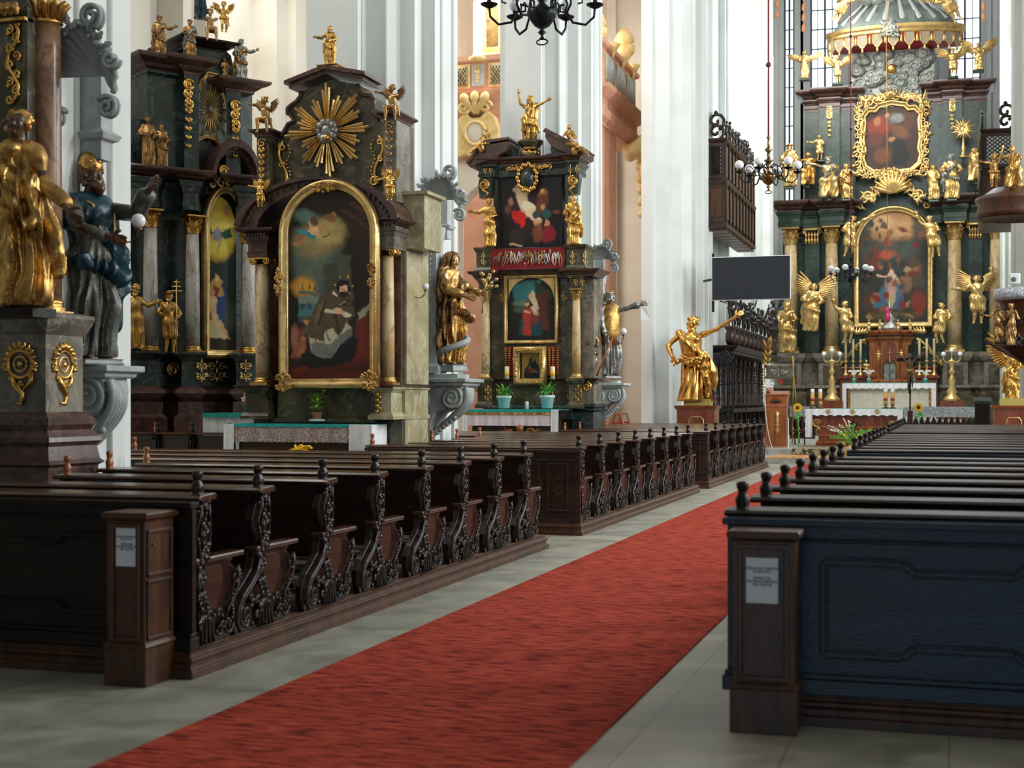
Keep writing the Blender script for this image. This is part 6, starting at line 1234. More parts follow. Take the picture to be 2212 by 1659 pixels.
# standing candelabra
for cx_, sd in ((1797, 'left'), (2056, 'right')):
    b = P(cx_, 866, 60); r = thing('candelabrum', 'tall gilt candelabrum with three globe lamps standing %s of the high altar table' % sd, 'candelabrum', b, 'gilt candelabra beside the high altar')
    h = zz(cx_, 770, 60)-b.z; MB().lathe([(.34, 0), (.30, .12), (.16, .25), (.2, .4), (.09, .6), (.15, .8), (.08, 1.0), (.06, h*.6), (.14, h*.66), (.07, h*.72), (.10, h*.85), (.2, h*.9), (.05, h*.93), (0, h)], b, 14).build('stem', pgold, r)
    for e in (-1, 0, 1):
        a = MB(); tip = Vector((b.x+e*.32, b.y, b.z+h*(1.0 if e else 1.08))); a.tube(bez((b.x, b.y, b.z+h*.9), (b.x+e*.2, b.y, b.z+h*.85), (b.x+e*.35, b.y, b.z+h*.88), tip), .025, 6); q = a.build('arm', pgold, r); MB().ball((tip.x, tip.y, tip.z+.1), .095, 12).build('globe', lampglass, q)
    MB().box(b.x-.45, b.x+.45, b.y-.3, b.y+.3, .85 if b.z > 1 else 0, b.z).build('stand', mahogany, r)
# ================================================================ TALL BLACK ALTAR IN THE AISLE (turned towards the nave)
class Fr:
    def __init__(s, px0, Y, phi): s.phi = math.radians(phi); p = P(px0, 800, Y); s.o = (p.x, p.y)
    def s(s_, x, d=0):
        q = P(x, 800, 10); ra = q.x/10; c, n = math.cos(s_.phi), math.sin(s_.phi); ox, oy = s_.o
        ox, oy = ox+n*d, oy-c*d; return (ra*oy-ox)/(c-n*ra)
    def z(s_, x, y, d=0):
        t = s_.s(x, d); c, n = math.cos(s_.phi), math.sin(s_.phi); X, Y = s_.o[0]+t*c+n*d, s_.o[1]+t*n-c*d; return EYE-(y-HZ)*(Y*CS-X*SN)/FL
    def w(s_, t, d=0): c, n = math.cos(s_.phi), math.sin(s_.phi); return (s_.o[0]+t*c+n*d, s_.o[1]+t*n-c*d)
F4 = Fr(440, 21, 55)
def black_altar():
    r = thing('side_altar', 'towering black altar in the aisle with marble columns, many figures and a yellow-topped arched painting', 'altar', (0, 0, 0)); s, z = F4.s, F4.z
    def fpl(segs, D): 
        f = []
        for a, b, p in segs: f += [(s(a, p), -p), (s(b, p), -p)]
        return f+[(f[-1][0], D), (f[0][0], D)]
    B = lambda n, segs, prof, m, D=.8, par=None: MB().mould(fpl(segs, D), prof).build(n, m, par or r, world=False)
    lo = [(255, 345, .5), (345, 392, .2), (392, 432, .55), (432, 510, .1), (510, 560, .55)]
    B('base', lo, [(.12, 0), (.12, z(430, 900)), (.05, z(430, 893)), (.05, z(430, 868)), (.0, z(430, 866)), (.10, z(430, 850)), (.08, z(430, 842)), (.0, z(430, 835))], brmarble)
    B('pedestal', lo, [(0, z(430, 838)), (0, z(430, 783)), (.05, z(430, 776)), (.12, z(430, 768)), (.12, z(430, 764)), (0, z(430, 762))], dmarble)
    B('wall', [(262, 556, -.05)], [(0, z(430, 765)), (0, z(430, 400))], dmarble)
    for cx_, yb, yc, d in ((325, 764, 452, .32), (416, 764, 466, .38), (537, 766, 488, .38)): column(r, s(cx_, d), -d, z(cx_, yb, d), z(cx_, yc, d), .115, wmarble, gold)
    B('entablature', [(a+4, b-4, p) for a, b, p in lo], entab(z(430, 466), z(430, 405), .08), dmarble); B('cornice', [(a+2, b-2, p) for a, b, p in lo], cornice(z(430, 408), z(430, 385), .28), brmarble)
    X_ = lambda a: s(a); sp = z(470, 505)
    f_ = sweep(MB(), archpoly(s(438), s(508), sp, z(470, 757), 20, (z(470, 421)-sp)/((s(508)-s(438))/2)), frp(.14, .14), -.22).build('picture_frame', pgold, r, world=False)
    g = MB(); [g.tube(spiral(s(476)+.15*(k-2), z(476, 410)+.1*(1-abs(k-2)*.4), .09, 1.2, -.36, k, 12), .03, 5) for k in range(5)]; [g.tube(spiral(s(514), z(514, 600+12*k), .06, 1.2, -.36, k, 10), .022, 5) for k in range(9)]; g.build('frame_ornament', pgold, f_, world=False)
    cr = lambda x, y: (x/3.071, 500+y/3.071)
    sh = [('e', 470, 480, 46, 82, 0, 'cfae3c', 10), ('e', 470, 505, 34, 40, 0, 'e2c24e', 12), ('e', 447, 447, 8, 10, 20, 'c08a50', 2), ('e', 489, 452, 7, 14, 0, 'c08a58', 2), ('e', 470, 508, 10, 14, 0, '8c8c94', 2), ('e', 470, 492, 4, 5, 0, 'c8986c', 1.5), ('p', [(476, 505), (496, 488), (500, 510), (484, 516)], '2f5c4c', 2), ('p', [(463, 505), (452, 490), (456, 512)], '2f5c4c', 2), ('c', 455, 512, 462, 508, 2, 2, 'c8986c', 1), ('c', 474, 520, 470, 545, 3, 1.5, 'c8906c', 1.5)]
    sh += [('e', 470, 680, 44, 40, 0, '3a4038', 12), ('p', [cr(*q) for q in ((1430, 280), (1390, 400), (1330, 600), (1400, 700), (1490, 600), (1500, 420), (1460, 310))], '1d3c6a', 3), ('p', [cr(*q) for q in ((1435, 270), (1400, 340), (1385, 420), (1480, 430), (1470, 330))], 'b08c4c', 3), ('p', [cr(*q) for q in ((1420, 360), (1380, 620), (1400, 640), (1450, 380))], '7c2a20', 3), ('e', *cr(1437, 308), 5, 8, 0, 'd0a888', 1.5), ('e', *cr(1403, 408), 6, 8, 20, 'b88a60', 2), ('c', *cr(1410, 450), *cr(1425, 600), 8, 7, 'd0ac80', 2), ('p', [cr(*q) for q in ((1360, 640), (1400, 590), (1460, 590), (1520, 700), (1480, 730), (1380, 700))], 'c2b088', 3), ('c', *cr(1470, 620), *cr(1520, 720), 5, 3, 'c0986c', 2), ('e', 470, 745, 46, 14, 0, '2c2416', 6)]
    # picture in local coordinates
    class _: pass
    nx, ny = 80, 360; gx, gy = np.meshgrid(np.linspace(436, 510, nx), np.linspace(424, 758, ny)); GX, GY = gx.ravel(), gy.ravel(); col = paint(GX, GY, '1c2620', sh, 3, 1.5)
    a0, a1, zt_, zb_ = s(436, .21), s(510, .21), z(472, 424, .21), z(472, 758, .21)
    V = np.stack([a0+(GX-436)/74*(a1-a0), np.full(len(GX), -.21), zt_+(GY-424)/334*(zb_-zt_)], -1); i, j = np.meshgrid(np.arange(nx-1), np.arange(ny-1)); q = (j*nx+i).ravel(); F = np.stack([q, q+nx, q+nx+1, q+1], -1); cx_, cy_ = GX[F].mean(1), GY[F].mean(1); F = F[(cy_ > 505) | (((cx_-473)/37)**2+((cy_-505)/80)**2 < 1)]
    ob = mesh_np('picture', V, F, canvas_m, f_); at = ob.data.color_attributes.new('Col', 'FLOAT_COLOR', 'POINT'); at.data.foreach_set('color', np.concatenate([col, np.ones((len(col), 1))], 1).astype(np.float32).ravel())
    # segmental pediment
    c0, cz, R1 = s(478), z(478, 400), (s(525)-s(430))/2
    for k, (ri, ro, d) in enumerate(((.86, .98, .45), (.98, 1.1, .60))):
        o = [(c0+R1*ro*math.cos(a), cz+.62*ro*math.sin(a)) for a in np.linspace(0, PI, 20)]+[(c0+R1*ri*math.cos(a), cz+.62*ri*math.sin(a)-.05) for a in np.linspace(PI, 0, 20)]; MB().prism(o, -d, .3, 'y').build('arched_pediment', brmarble, r, world=False)
    g = MB(); g.box(s(452), s(468), -.35, -.1, z(460, 395), z(460, 362)); g.build('keystone', dmarble, r, world=False)
    gg = MB(); gg.tube(spiral(s(460), z(460, 375), .09, 1.6, -.38, 0, 20), .03, 6); gg.build('gilded_scroll', gold, r, world=False)
    # barrel roof block at the left and the upper storey
    MB().prism([(s(262), z(262, 355)), (s(262), z(262, 268)), (s(285), z(262, 255)), (s(310), z(310, 262)), (s(318), z(310, 300)), (s(318), z(310, 360))], -.1, .8, 'y').build('barrel_roof', dmarble, r, world=False)
    up = [(318, 398, .25), (398, 430, .42), (430, 488, .1), (488, 520, .40), (520, 545, .2)]
    B('upper_wall', up, [(0, z(420, 388)), (0, z(420, 175))], dmarble); B('upper_block', [(322, 396, .25)], [(0, z(360, 176)), (.06, z(360, 170)), (.06, z(360, 166)), (0, z(360, 163))], dmarble)
    B('upper_cornice', up[:2], cornice(z(380, 172), z(380, 136), .25), brmarble); B('upper_cornice', [(488, 548, .40)], cornice(z(515, 212), z(515, 186), .22), brmarble)
    MB().prism([(s(392), z(430, 180)), (s(396), z(430, 120)), (s(412), z(430, 95)), (s(470), z(430, 95)), (s(492), z(470, 120)), (s(505), z(480, 190))], -.12, .5, 'y').build('gable', dmarble, r, world=False)
    B('gable_cornice', [(404, 486, .12)], cornice(z(445, 112), z(445, 92), .2), black)
    for cx_, a, b, d in ((407, 170, 330, .46), (508, 216, 350, .46)):
        g = MB(); drop(g, s(cx_, d), z(cx_, b, d), z(cx_, a, d), -d, .20); [g.tube(spiral(s(cx_, d), z(cx_, a+12+22*k, d), .09, 1.3, -d, k, 12, 1 if k % 2 else -1), .03, 5) for k in range(3)]; g.build('gilded_pendant', gold, r, world=False)
    pts = [(430, 196), (436, 178), (448, 165), (462, 168), (468, 192), (476, 212), (484, 250), (486, 318), (462, 296), (440, 290), (426, 297), (424, 245), (428, 220)]
    pl = [(s(a, .12), z(a, b, .12)) for a, b in pts][::-1]; MB().prism(pl, -.14, -.1, 'y').build('burst_panel', palestucco, r, world=False); f2 = sweep(MB(), pl, frp(.08, .08), -.13).build('burst_frame', pgold, r, world=False)
    g = MB(); c_ = (s(456, .15), z(456, 234, .15))
    for k in range(30): a = 2*PI*k/30; L_ = (.30 if k % 2 else .42)*(1+.35*abs(math.sin(a))); g.tube([(c_[0]+.06*math.cos(a)*.7, -.17, c_[1]+.06*math.sin(a)), (c_[0]+L_*.62*math.cos(a), -.17, c_[1]+L_*math.sin(a))], [.006, .018], 4)
    g.build('ray_burst', pgold, f2, world=False)
    for cx_, w, sd in ((435, .22, 1), (468, .45, 2), (530, .24, 3)):
        d = .57 if cx_ != 468 else .13; g = MB(); scrollwork(g, s(cx_, d), z(cx_, 802, d), -d-.01, w, .30, sd, 2); g.build('carved_patch', pgold, r, world=False)
    g = MB(); g.tube(spiral(s(372, .25), z(372, 800), .12, 1.8, -.27, 0, 24), .035, 6); g.build('volute', gold, r, world=False)
    r.location = (F4.o[0], F4.o[1], 0); r.rotation_euler = (0, 0, F4.phi); return r
black_altar()
# ---------------------------------------------------------------- near altar cut by the left edge of the picture
def near_altar():
    Y = 9.75; Z = lambda y: zz(90, y, Y); r = thing('side_altar', 'brown marble altar cut by the left edge, pedestal with gilded cartouches', 'altar', (xx(60, Y), Y, 0), 'side altars on the nave piers')
    X1 = xx(100, Y)
    MB().mould(rect(-12, X1, Y, Y+.55), [(.07, 0), (.07, Z(1010)), (.11, Z(1003)), (.08, Z(995)), (.06, Z(965)), (.09, Z(955)), (.08, Z(945)), (.03, Z(930)), (.05, Z(918)), (.05, Z(905)), (0, Z(890))]).build('base', brmarble, r)
    p_ = MB().mould(rect(-12, X1, Y, Y+.55), [(-.02, Z(892)), (-.02, Z(722)), (0, Z(715)), (.03, Z(700)), (.05, Z(684)), (.05, Z(676)), (0, Z(672))]).build('pedestal', smarble, r)
    for k_, w in enumerate((.27, .27)):
        c = P(44, 800, Y) if k_ == 0 else Vector((0, 0, P(44, 800, Y).z)); Yg = Y if k_ == 0 else 0; g = MB()
        g.tube([(c.x+w*.42*math.cos(a), Yg-.0, c.z+.05+.11*math.sin(a)) for a in np.linspace(0, 2*PI, 26)], .017, 6); g.tube([(c.x+w*.22*math.cos(a), Yg, c.z+.05+.06*math.sin(a)) for a in np.linspace(0, 2*PI, 22)], .010, 6); g.ball((c.x, Yg, c.z+.05), .028, 8)
        for k in range(13): a = -.3+k*(PI+.6)/12; leafpoly(g, (c.x+w*.42*math.cos(a), c.z+.05+.11*math.sin(a)), (c.x+w*.60*math.cos(a), c.z+.05+.19*math.sin(a)), .022, Yg, .02)
        for k in range(8): q = spiral(c.x+w*.5*math.cos(k*.8), c.z+.04+.14*math.sin(k*.8), .028, 1.2, Yg-.01, k, 12, 1 if k % 2 else -1); g.tube(q, .008, 5)
        g.tube([(c.x-w*.35, Yg, c.z-.03), (c.x-w*.15, Yg-.01, c.z-.12), (c.x+w*.1, Yg-.01, c.z-.19), (c.x+w*.05, Yg, c.z-.27), (c.x-w*.2, Yg, c.z-.26)], [.02, .028, .024, .020, .012], 7); g.tube([(c.x+w*.4, Yg, c.z-.02), (c.x+w*.35, Yg, c.z-.10), (c.x+w*.1, Yg, c.z-.15)], [.02, .024, .014], 7)
        if k_: g.v = [(X1-.02-b_, Y+.26+a_, c_) for a_, b_, c_ in g.v]
        g.build('gilded_cartouche', gold, p_)
    MB().box(X1-.34, X1-.02, Y+.06, Y+.40, Z(683), Z(668)).build('gold_plinth', pgold, r)
    c = P(99, 500, Y+.25); sh = MB().lathe([(.128, Z(645)), (.128, Z(400)), (.120, Z(100)), (.117, Z(30))], (c.x, c.y, 0), 28).build('column', mat('red brown column marble', (.16, .075, .035), (.34, .19, .10), sc=2.5, rough=.3, veins=(.10, .04, .02), coat=.2), r)
    MB().lathe([(.17, Z(683)), (.17, Z(672)), (.155, Z(668)), (.16, Z(662)), (.14, Z(658)), (.14, Z(652)), (.145, Z(648)), (.13, Z(643))], (c.x, c.y, 0), 28).build('column_base', gold, sh)
    g = MB().lathe([(.12, Z(35)), (.14, Z(31)), (.12, Z(27)), (.12, Z(-60)), (.19, Z(-75))], (c.x, c.y, 0), 20)
    for k in range(12): a = k*PI/6; g.tube([(c.x+.12*math.cos(a), c.y+.12*math.sin(a), Z(22)), (c.x+.15*math.cos(a), c.y+.15*math.sin(a), Z(-5)), (c.x+.19*math.cos(a), c.y+.19*math.sin(a), Z(-12))], [.03, .028, .02], 6)
    g.build('capital', ogold, sh)
    q = MB().box(xx(-60, Y), xx(56, Y), Y+.02, Y+.4, Z(672), Z(-80)).build('pilaster', olmarble, r)
    g = MB(); x0 = P(28, 150, Y).x; g.tube([(x0+.05*math.sin(t*9), Y, Z(215)+t*(Z(45)-Z(215))) for t in np.linspace(0, 1, 26)], .016, 6)
    for k in range(9): g.tube(spiral(x0+(.03 if k % 2 else -.03), Z(210-19*k), .040, 1.3, Y, k, 14, 1 if k % 2 else -1), .012, 5); g.ball((x0-(.05 if k % 2 else -.05), Y, Z(200-19*k)), .016, 6)
    g.build('gilded_scroll', gold, q); g = MB().box(xx(-60, Y), xx(56, Y), Y-.02, Y+.1, Z(40), Z(33))
    for k in range(8): leafpoly(g, (xx(-56+14*k, Y), Z(30)), (xx(-56+14*k, Y), Z(2)), .035, Y-.02, .05)
    g.build('capital', ogold, q); return r
near_altar()
# ---------------------------------------------------------------- pink and ochre loggia behind the piers
def loggia():
    Y = 34.0; X = lambda x: xx(x, Y); Z = lambda y: zz(1040, y, Y)
    w = MB(); n = 18; ax0, ax1 = X(1000), X(1128); 
    op = archpoly(X(984), X(1150), Z(480), 0, 18)
    w.prism([(X(930), 0), (X(984), 0)]+[(a, b) for a, b in reversed(op[2:])]+[(X(1150), 0), (X(1170), 0), (X(1170), Z(210)), (X(930), Z(210))], Y, Y+.6, 'y'); struct('wall_loggia', w, cream)
    struct('wall_loggia_back', MB().box(X(930), X(1170), Y+2.6, Y+2.8, 0, Z(240)), pink)
    r = thing('loggia', 'pink and ochre stucco balustrade with lattice panels and shell cartouche between the piers', 'loggia', (X(1040), Y, Z(345)), 'pink and ochre stucco loggias')
    MB().mould(fp(Y, [(930, 1170, .3)], .9), [(-.2, Z(345)), (-.1, Z(300)), (-.1, Z(258)), (-.02, Z(250)), (.05, Z(240)), (.05, Z(230)), (.15, Z(215)), (.2, Z(205)), (.0, Z(203)), (0, Z(142)), (.08, Z(138)), (.1, Z(128)), (0, Z(126))]).build('parapet', pink, r)
    for cx_, wd in ((1005, 40), (1082, 36), (960, 30)):
        MB().box(X(cx_-wd/2), X(cx_+wd/2), Y-.34, Y-.28, Z(196), Z(144)).build('panel', ochre, r); g = MB()
        for k in range(5):
            t = k/4; g.tube([(X(cx_-13), Y-.36, Z(190-40*t)), (X(cx_-13+26*(t if t > .1 else .1)), Y-.36, Z(190))], .02, 4) if t > 0 else None; g.tube([(X(cx_+13), Y-.36, Z(190-40*t)), (X(cx_+13-26*t), Y-.36, Z(190))], .02, 4) if t > 0 else None
            g.tube([(X(cx_-13), Y-.36, Z(150+40*t)), (X(cx_-13+26*t), Y-.36, Z(150))], .02, 4) if t > 0 else None; g.tube([(X(cx_+13), Y-.36, Z(150+40*t)), (X(cx_+13-26*t), Y-.36, Z(150))], .02, 4) if t > 0 else None
        g.build('lattice', mat('lattice paint', (.25, .28, .28), (.6, .4, .12), sc=30, rough=.6), r)
    MB().box(X(1028), X(1054), Y-.34, Y-.28, Z(192), Z(146)).build('blue_panel', palestucco, r); g = MB(); drop(g, X(1041), Z(188), Z(148), Y-.37, .16); g.lathe([(.2, 0), (.26, .08), (.1, .2), (0, .2)], (X(1041), Y-.3, Z(140)), 12); g.build('husk_ornament', ochre, r)
    g = MB(); c = (X(1040), Z(292)); cp = [(998, 345), (996, 300), (1004, 262), (1018, 248), (1030, 262), (1050, 262), (1064, 246), (1082, 262), (1092, 300), (1092, 345), (1060, 340), (1040, 352), (1020, 340)]
    g.prism([(X(a), Z(b)) for a, b in cp][::-1], Y-.5, Y-.2, 'y'); pc = g.build('shell_cartouche', ochre, r, bevel=.03)
    g = MB(); g.tube([(c[0]+.26*math.cos(a), Y-.52, c[1]+.30*math.sin(a)*(1.1 if math.sin(a) < 0 else .8)) for a in np.linspace(0, 2*PI, 26)], .05, 7); [g.tube(bez((c[0], Y-.4, Z(250)), (c[0]+.1*k, Y-.5, Z(238)), (c[0]+.2*k, Y-.6, Z(225)), (c[0]+.24*k, Y-.5, Z(207+3*abs(k)))), [.09]*8+[.12]*3+[.1, .05], 7) for k in (-1.3, 0, 1.3)]
    [g.tube(spiral(X(1062 if e > 0 else 1016), Z(240), .16, 1.5, Y-.5, 0, 20, e), .05, 6) for e in (-1, 1)]; g.build('shell_scroll', ochre, pc)
    m2 = MB(); m2.ball((c[0], Y-.5, c[1]), .24, 14, 0, (1, .2, 1.1)); m2.build('cartouche_field', cream, pc)
    # small oratory with a dark window standing above the parapet
    nb = MB().box(X(1014), X(1150), Y+.3, Y+1.3, Z(126), Z(-60)).build('oratory_wall', mat('yellow stucco', (.80, .68, .42), (.86, .76, .52), sc=3, rough=.7), r)
    MB().prism(archpoly(X(1044), X(1070), Z(20), Z(98), 12), Y+.26, Y+.31, 'y').build('dark_window', bronze, nb); sweep(MB(), archpoly(X(1044), X(1070), Z(20), Z(98), 12), [(0, 0), (0, .06), (.06, .05), (.12, 0)], Y+.3).build('window_surround', ochre, nb)
    # second loggia, seen end on, running along the nave side
    Xp = -8.9; q = lambda x, y: PX(x, y, Xp); r = thing('loggia', 'pink and ochre stucco loggia seen end-on right of the two-picture altar pier', 'loggia', q(1330, 420), 'pink and ochre stucco loggias')
    y0, y1 = q(1296, 200).y, q(1372, 200).y; zt_, zb_ = q(1330, 118).z, q(1330, 215).z
    MB().mould(rect(Xp-1.6, Xp, y0, y1), [(0, zb_-1.0), (0, zb_-.9), (.12, zb_-.8), (.15, zb_-.6), (.05, zb_-.5), (.05, zb_-.3), (.3, zb_-.1), (.34, zb_), (0, zb_+.02), (0, zt_-.15), (.1, zt_-.1), (.12, zt_), (0, zt_)]).build('parapet', pink, r)
    g = MB(); L_ = y1-y0
    for k in range(3):
        a, b = y0+L_*(.10+.3*k), y0+L_*(.32+.3*k); g.box(Xp, Xp+.04, a, b, zb_+.12, zt_-.25, 0)
        for m_ in range(5): g.tube([(Xp+.06, a+(b-a)*m_/4, zb_+.15), (Xp+.06, a+(b-a)*(m_+1)/5, zt_-.3)], .03, 4, 1); g.tube([(Xp+.06, b-(b-a)*m_/4, zb_+.15), (Xp+.06, b-(b-a)*(m_+1)/5, zt_-.3)], .03, 4, 1)
    g.build('lattice_panel', [ochre, greystucco], r)
    for x_, y_, hh in ((1303, 118, 1.0), (1363, 150, .95)):
        b = q(x_, y_); MB().lathe([(.16, 0), (.22, .1), (.12, .2), (.16, .35), (.3, .5), (.32, .7), (.2, .74), (.3, .85), (.22, 1.05), (.1, 1.2), (0, 1.25)], (b.x-.2, b.y, b.z), 14).build('urn', ochre, r)
    for k in range(3): g = MB(); b = q(1318+22*k, 165+20*k); g.lathe([(.0, -.3), (.14, 0), (.22, .12), (0, .2)], (Xp+.08, b.y, zt_), 10); g.build('shell_knob', ochre, r)
    g = MB(); b = q(1362, 235); g.tube(bez((Xp, y1-1.2, zb_-1.3), (Xp+.5, y1-.9, zb_-1.1), (Xp+.9, y1-.5, zb_-.4), (Xp+1.1, y1-.2, zb_+.35)), [.25]*6+[.3, .32, .34, .3, .25, .18, .1], 8); [g.tube([(Xp+.3+q_[0]*.0+.1*k, q_[0], q_[2]) for q_ in spiral(y1-.6, zb_-1.0-.75*k, .32, 1.4, 0, k, 18)], .08, 6) for k in range(3)]; [g.ball((Xp+.3, y1-.5, zb_-1.2-.35*k), .22-.02*k, 8) for k in range(6)]; g.build('scroll_cartouche', ochre, r)
    struct('wall_loggia_side', MB().box(Xp-1.5, Xp-.05, y0-1, PX(1334, 500, Xp).y, 0, zb_-.8), pink)
loggia()
# ================================================================ CHANCEL FURNITURE
def q_(x, y, X): return PX(x, y, X)
# TV screen on its bracket
b = P(1622, 600, 38.0); x0, x1 = xx(1537, 38), xx(1708, 38); zt1, zb1 = zz(1622, 553, 38), zz(1622, 648, 38)
r = thing('television', 'large switched-off flat television hanging before the chancel pier', 'television', (b.x, 38, zb1))
MB().box(x0, x1, 38, 38.07, zb1, zt1).build('housing', plastic, r, bevel=.01); MB().box(x0+.02, x1-.02, 37.992, 38.0, zb1+.02, zt1-.02).build('screen', scr, r); MB().box(x0+.0, x0+.06, 38.05, 38.12, zb1-.3, zt1+.1).tube([(x0+.05, 38.1, (zb1+zt1)/2), (x0-.3, 38.6, (zb1+zt1)/2)], .035, 8).build('wall_bracket', iron, r)
# carved oratory balconies
def openwork(mb, pts, sz, axis='y', seed=1):
    rn = random.Random(seed)
    for p in pts:
        s = sz*rn.uniform(.8, 1.2)
        for k in range(2):
            sp = spiral(0, 0, s*.5, 1.3, 0, rn.uniform(0, 6), 12, rn.choice((1, -1))); dz = s*(.35+.55*k)
            mb.tube([((p[0]+a, p[1], p[2]+c+dz) if axis == 'y' else (p[0], p[1]+a, p[2]+c+dz)) for a, _, c in sp], s*.09, 5)
        mb.ball((p[0], p[1], p[2]+s*1.35), s*.12, 6)
def oratory(label, X0, X1, y0, y1, z0, z1, side):   # X1: face towards the nave
    r = thing('oratory_balcony', label, 'balcony', ((X0+X1)/2, y0, z0), 'carved wooden oratory balconies'); zm = z0+(z1-z0)*.50; zc = z0+(z1-z0)*.92
    xa, xb = sorted((X0, X1)); MB().mould(rect(xa, xb, y0, y1), [(-.06, z0), (.06, z0+.06), (.06, z0+.14), (0, z0+.2), (0, zm-.15), (.05, zm-.1), (.08, zm), (0, zm+.04), (-.03, zm+.06), (-.03, zc-.12), (.05, zc-.06), (.08, zc)]).build('case', redwood, r)
    s = MB(); n = 9; out = X1+(.03 if X1 > X0 else -.03); e = 1 if X1 > X0 else -1
    for i in range(n+1):
        y = y0+(y1-y0)*i/n; s.box(X1, X1+e*.05, y-.03, y+.03, z0+.15, zm-.1); s.box(X1-e*.02, X1+e*.03, y-.035, y+.035, zm, zc-.1)
    s.build('pilaster_strip', carved, r)['kind'] = 'stuff'
    g = MB(); w_ = (y1-y0)/n
    for i in range(n): y = y0+w_*i; g.box(X1+e*.01, X1+e*.02, y+.10, y+w_-.10, z0+.3, zm-.25, 0); g.box(X1-e*.01, X1, y+.10, y+w_-.10, zm+.12, zc-.2, 0)
    g.box(xa+.1, xb-.1, y0-.02, y0, z0+.35, zm-.25, 0); g.box(xa+.13, xb-.13, y0-.01, y0+.03, zm+.15, zc-.22, 1); g.build('panel', [boxwood, plastic], r)
    h = MB(); 
    for k in range(7): t = k/7; h.tube([(xa+.13+(xb-xa-.26)*t, y0-.03, zm+.15), (xb-.13, y0-.03, zm+.15+(zc-.37-zm)*(1-t))], .012, 4); h.tube([(xb-.13-(xb-xa-.26)*t, y0-.03, zm+.15), (xa+.13, y0-.03, zm+.15+(zc-.37-zm)*(1-t))], .012, 4); h.tube([(xa+.13+(xb-xa-.26)*t, y0-.03, zc-.22), (xb-.13, y0-.03, zm+.15+(zc-.37-zm)*t)], .012, 4); h.tube([(xb-.13-(xb-xa-.26)*t, y0-.03, zc-.22), (xa+.13, y0-.03, zm+.15+(zc-.37-zm)*t)], .012, 4)
    h.build('lattice', black, r)
    c = MB(); openwork(c, [(X1, y0+(y1-y0)*(i+.5)/10, zc) for i in range(10)], .42, 'x', 3); openwork(c, [((X0+X1)/2, y0, zc)], .52, 'y', 5); c.build('carved_cresting', carved, r)
    pl = MB(); 
    for i in range(8): y = y0+(y1-y0)*(i+.1)/8; pl.box(xa, xb, y, y+(y1-y0)/8*.85, z0-.05, z0)
    pl.build('underside_board', boxwood, r)
oratory('carved dark wooden oratory balcony with openwork cresting high on the left chancel wall', -6.6, -6.08, 40.4, 46.6, 6.5, 9.3, 1)
b = P(2148, 330, 43.5); oratory('carved dark wooden oratory balcony behind the right-hand chancel pier', 2.2, .92, 43.5, 47.0, P(2148, 470, 43.5).z, P(2148, 262, 43.5).z, -1)
# gilded statue pedestals
def box_pedestal(label, px0, px1, yt, Y, z0):
    x0, x1, z1 = xx(px0, Y), xx(px1, Y), zz((px0+px1)/2, yt, Y); r = thing('pedestal', label, 'pedestal', ((x0+x1)/2, Y, z0), 'veneered pedestals of the gilded statues')
    MB().mould(rect(x0+.06, x1-.06, Y, Y+.8), [(.04, z0), (.04, z0+.12), (0, z0+.16), (0, z1-.12), (.05, z1-.06), (.06, z1)]).build('body', mahogany, r); g = MB(); w = (x1-x0)*.17; c = (x0+x1)/2+(x1-x0)*.02; zc = z1-.50
    p = [(-w, -.2), (w, -.2), (w, .12), (w*.7, .2), (-w*.7, .2), (-w, .12)]; g.tube([(c+a, Y-.01, zc+b) for a, b in p+[p[0]]], .016, 5); g.build('gilt_outline', pgold, r)
    MB().box(x0+(x1-x0)*.20, x1-(x1-x0)*.18, Y+.1, Y+.65, z1, z1+.17).build('gilt_plinth', mat('old gold paint', (.42, .33, .08), rough=.5), r); return r
box_pedestal('cherry wood pedestal under the gilded bearded giant before the left chancel pier', 1457, 1548, 876, 36.7, .15 if False else 0.0); box_pedestal('cherry wood pedestal under the gilded group at the right edge', 2141, 2236, 876, 36.7, 0.0)
# choir stalls along the left wall
def stalls():
    Xf, Xb = -6.1, -6.85; y0, y1 = 42.2, 53.5; r = thing('choir_stalls', 'dark carved choir stalls with columns and a cornice of small black figures below the television', 'choir stalls', (Xf, y0, .3)); q = lambda x, y: PX(x, y, Xf)
    zc0, zc1 = 3.15, 3.55; MB().box(Xb-.3, Xb, y0, y1, .3, 3.3).build('back_wall', redwood, r)
    MB().mould(rect(Xb-.3, Xf, y0, y1), [(0, zc0-.15), (.03, zc0-.1), (.0, zc0-.05), (.12, zc0+.05), (.14, zc0+.1), (0, zc0+.12)]).build('canopy', black, r)
    n = 11
    for i in range(n):
        y = y0+.25+(y1-y0-.5)*i/(n-1); c = MB().lathe([(.14, 1.35), (.14, 1.5), (.10, 1.6), (.13, 1.75), (.09, 1.85), (.075, 2.6), (.08, 2.95), (.12, 3.05)], (Xb+.14, y, 0), 10); cc = c.build('column', redwood, r)
        g = MB(); g.tube([(Xb+.14+.085*math.cos(t), y+.085*math.sin(t), 1.85+t*.07) for t in np.linspace(0, 14, 40)], .016, 4); [g.ball((Xb+.23, y+.04*math.sin(k), 1.9+.11*k), .035, 5) for k in range(9)]; g.build('vine_carving', carved, cc)
        MB().lathe([(.10, 0), (.16, .12), (.17, .30), (.13, .42), (.20, .52), (.20, .56), (0, .56)], (Xf-.12, y, zc0+.12), 12).build('console_knob', redwood, r)
        MB().box(Xb, Xf-.1, y-.03, y+.03, .3, 1.25).build('seat_divider', black, r)
    MB().mould(rect(Xb, Xf-.05, y0, y1), [(0, 1.25), (.06, 1.28), (.06, 1.36), (0, 1.38)]).box(Xb, Xf-.15, y0, y1, .3, .78).build('desk', black, r)
    return y0, y1, zc0+.68, Xf-.12, n
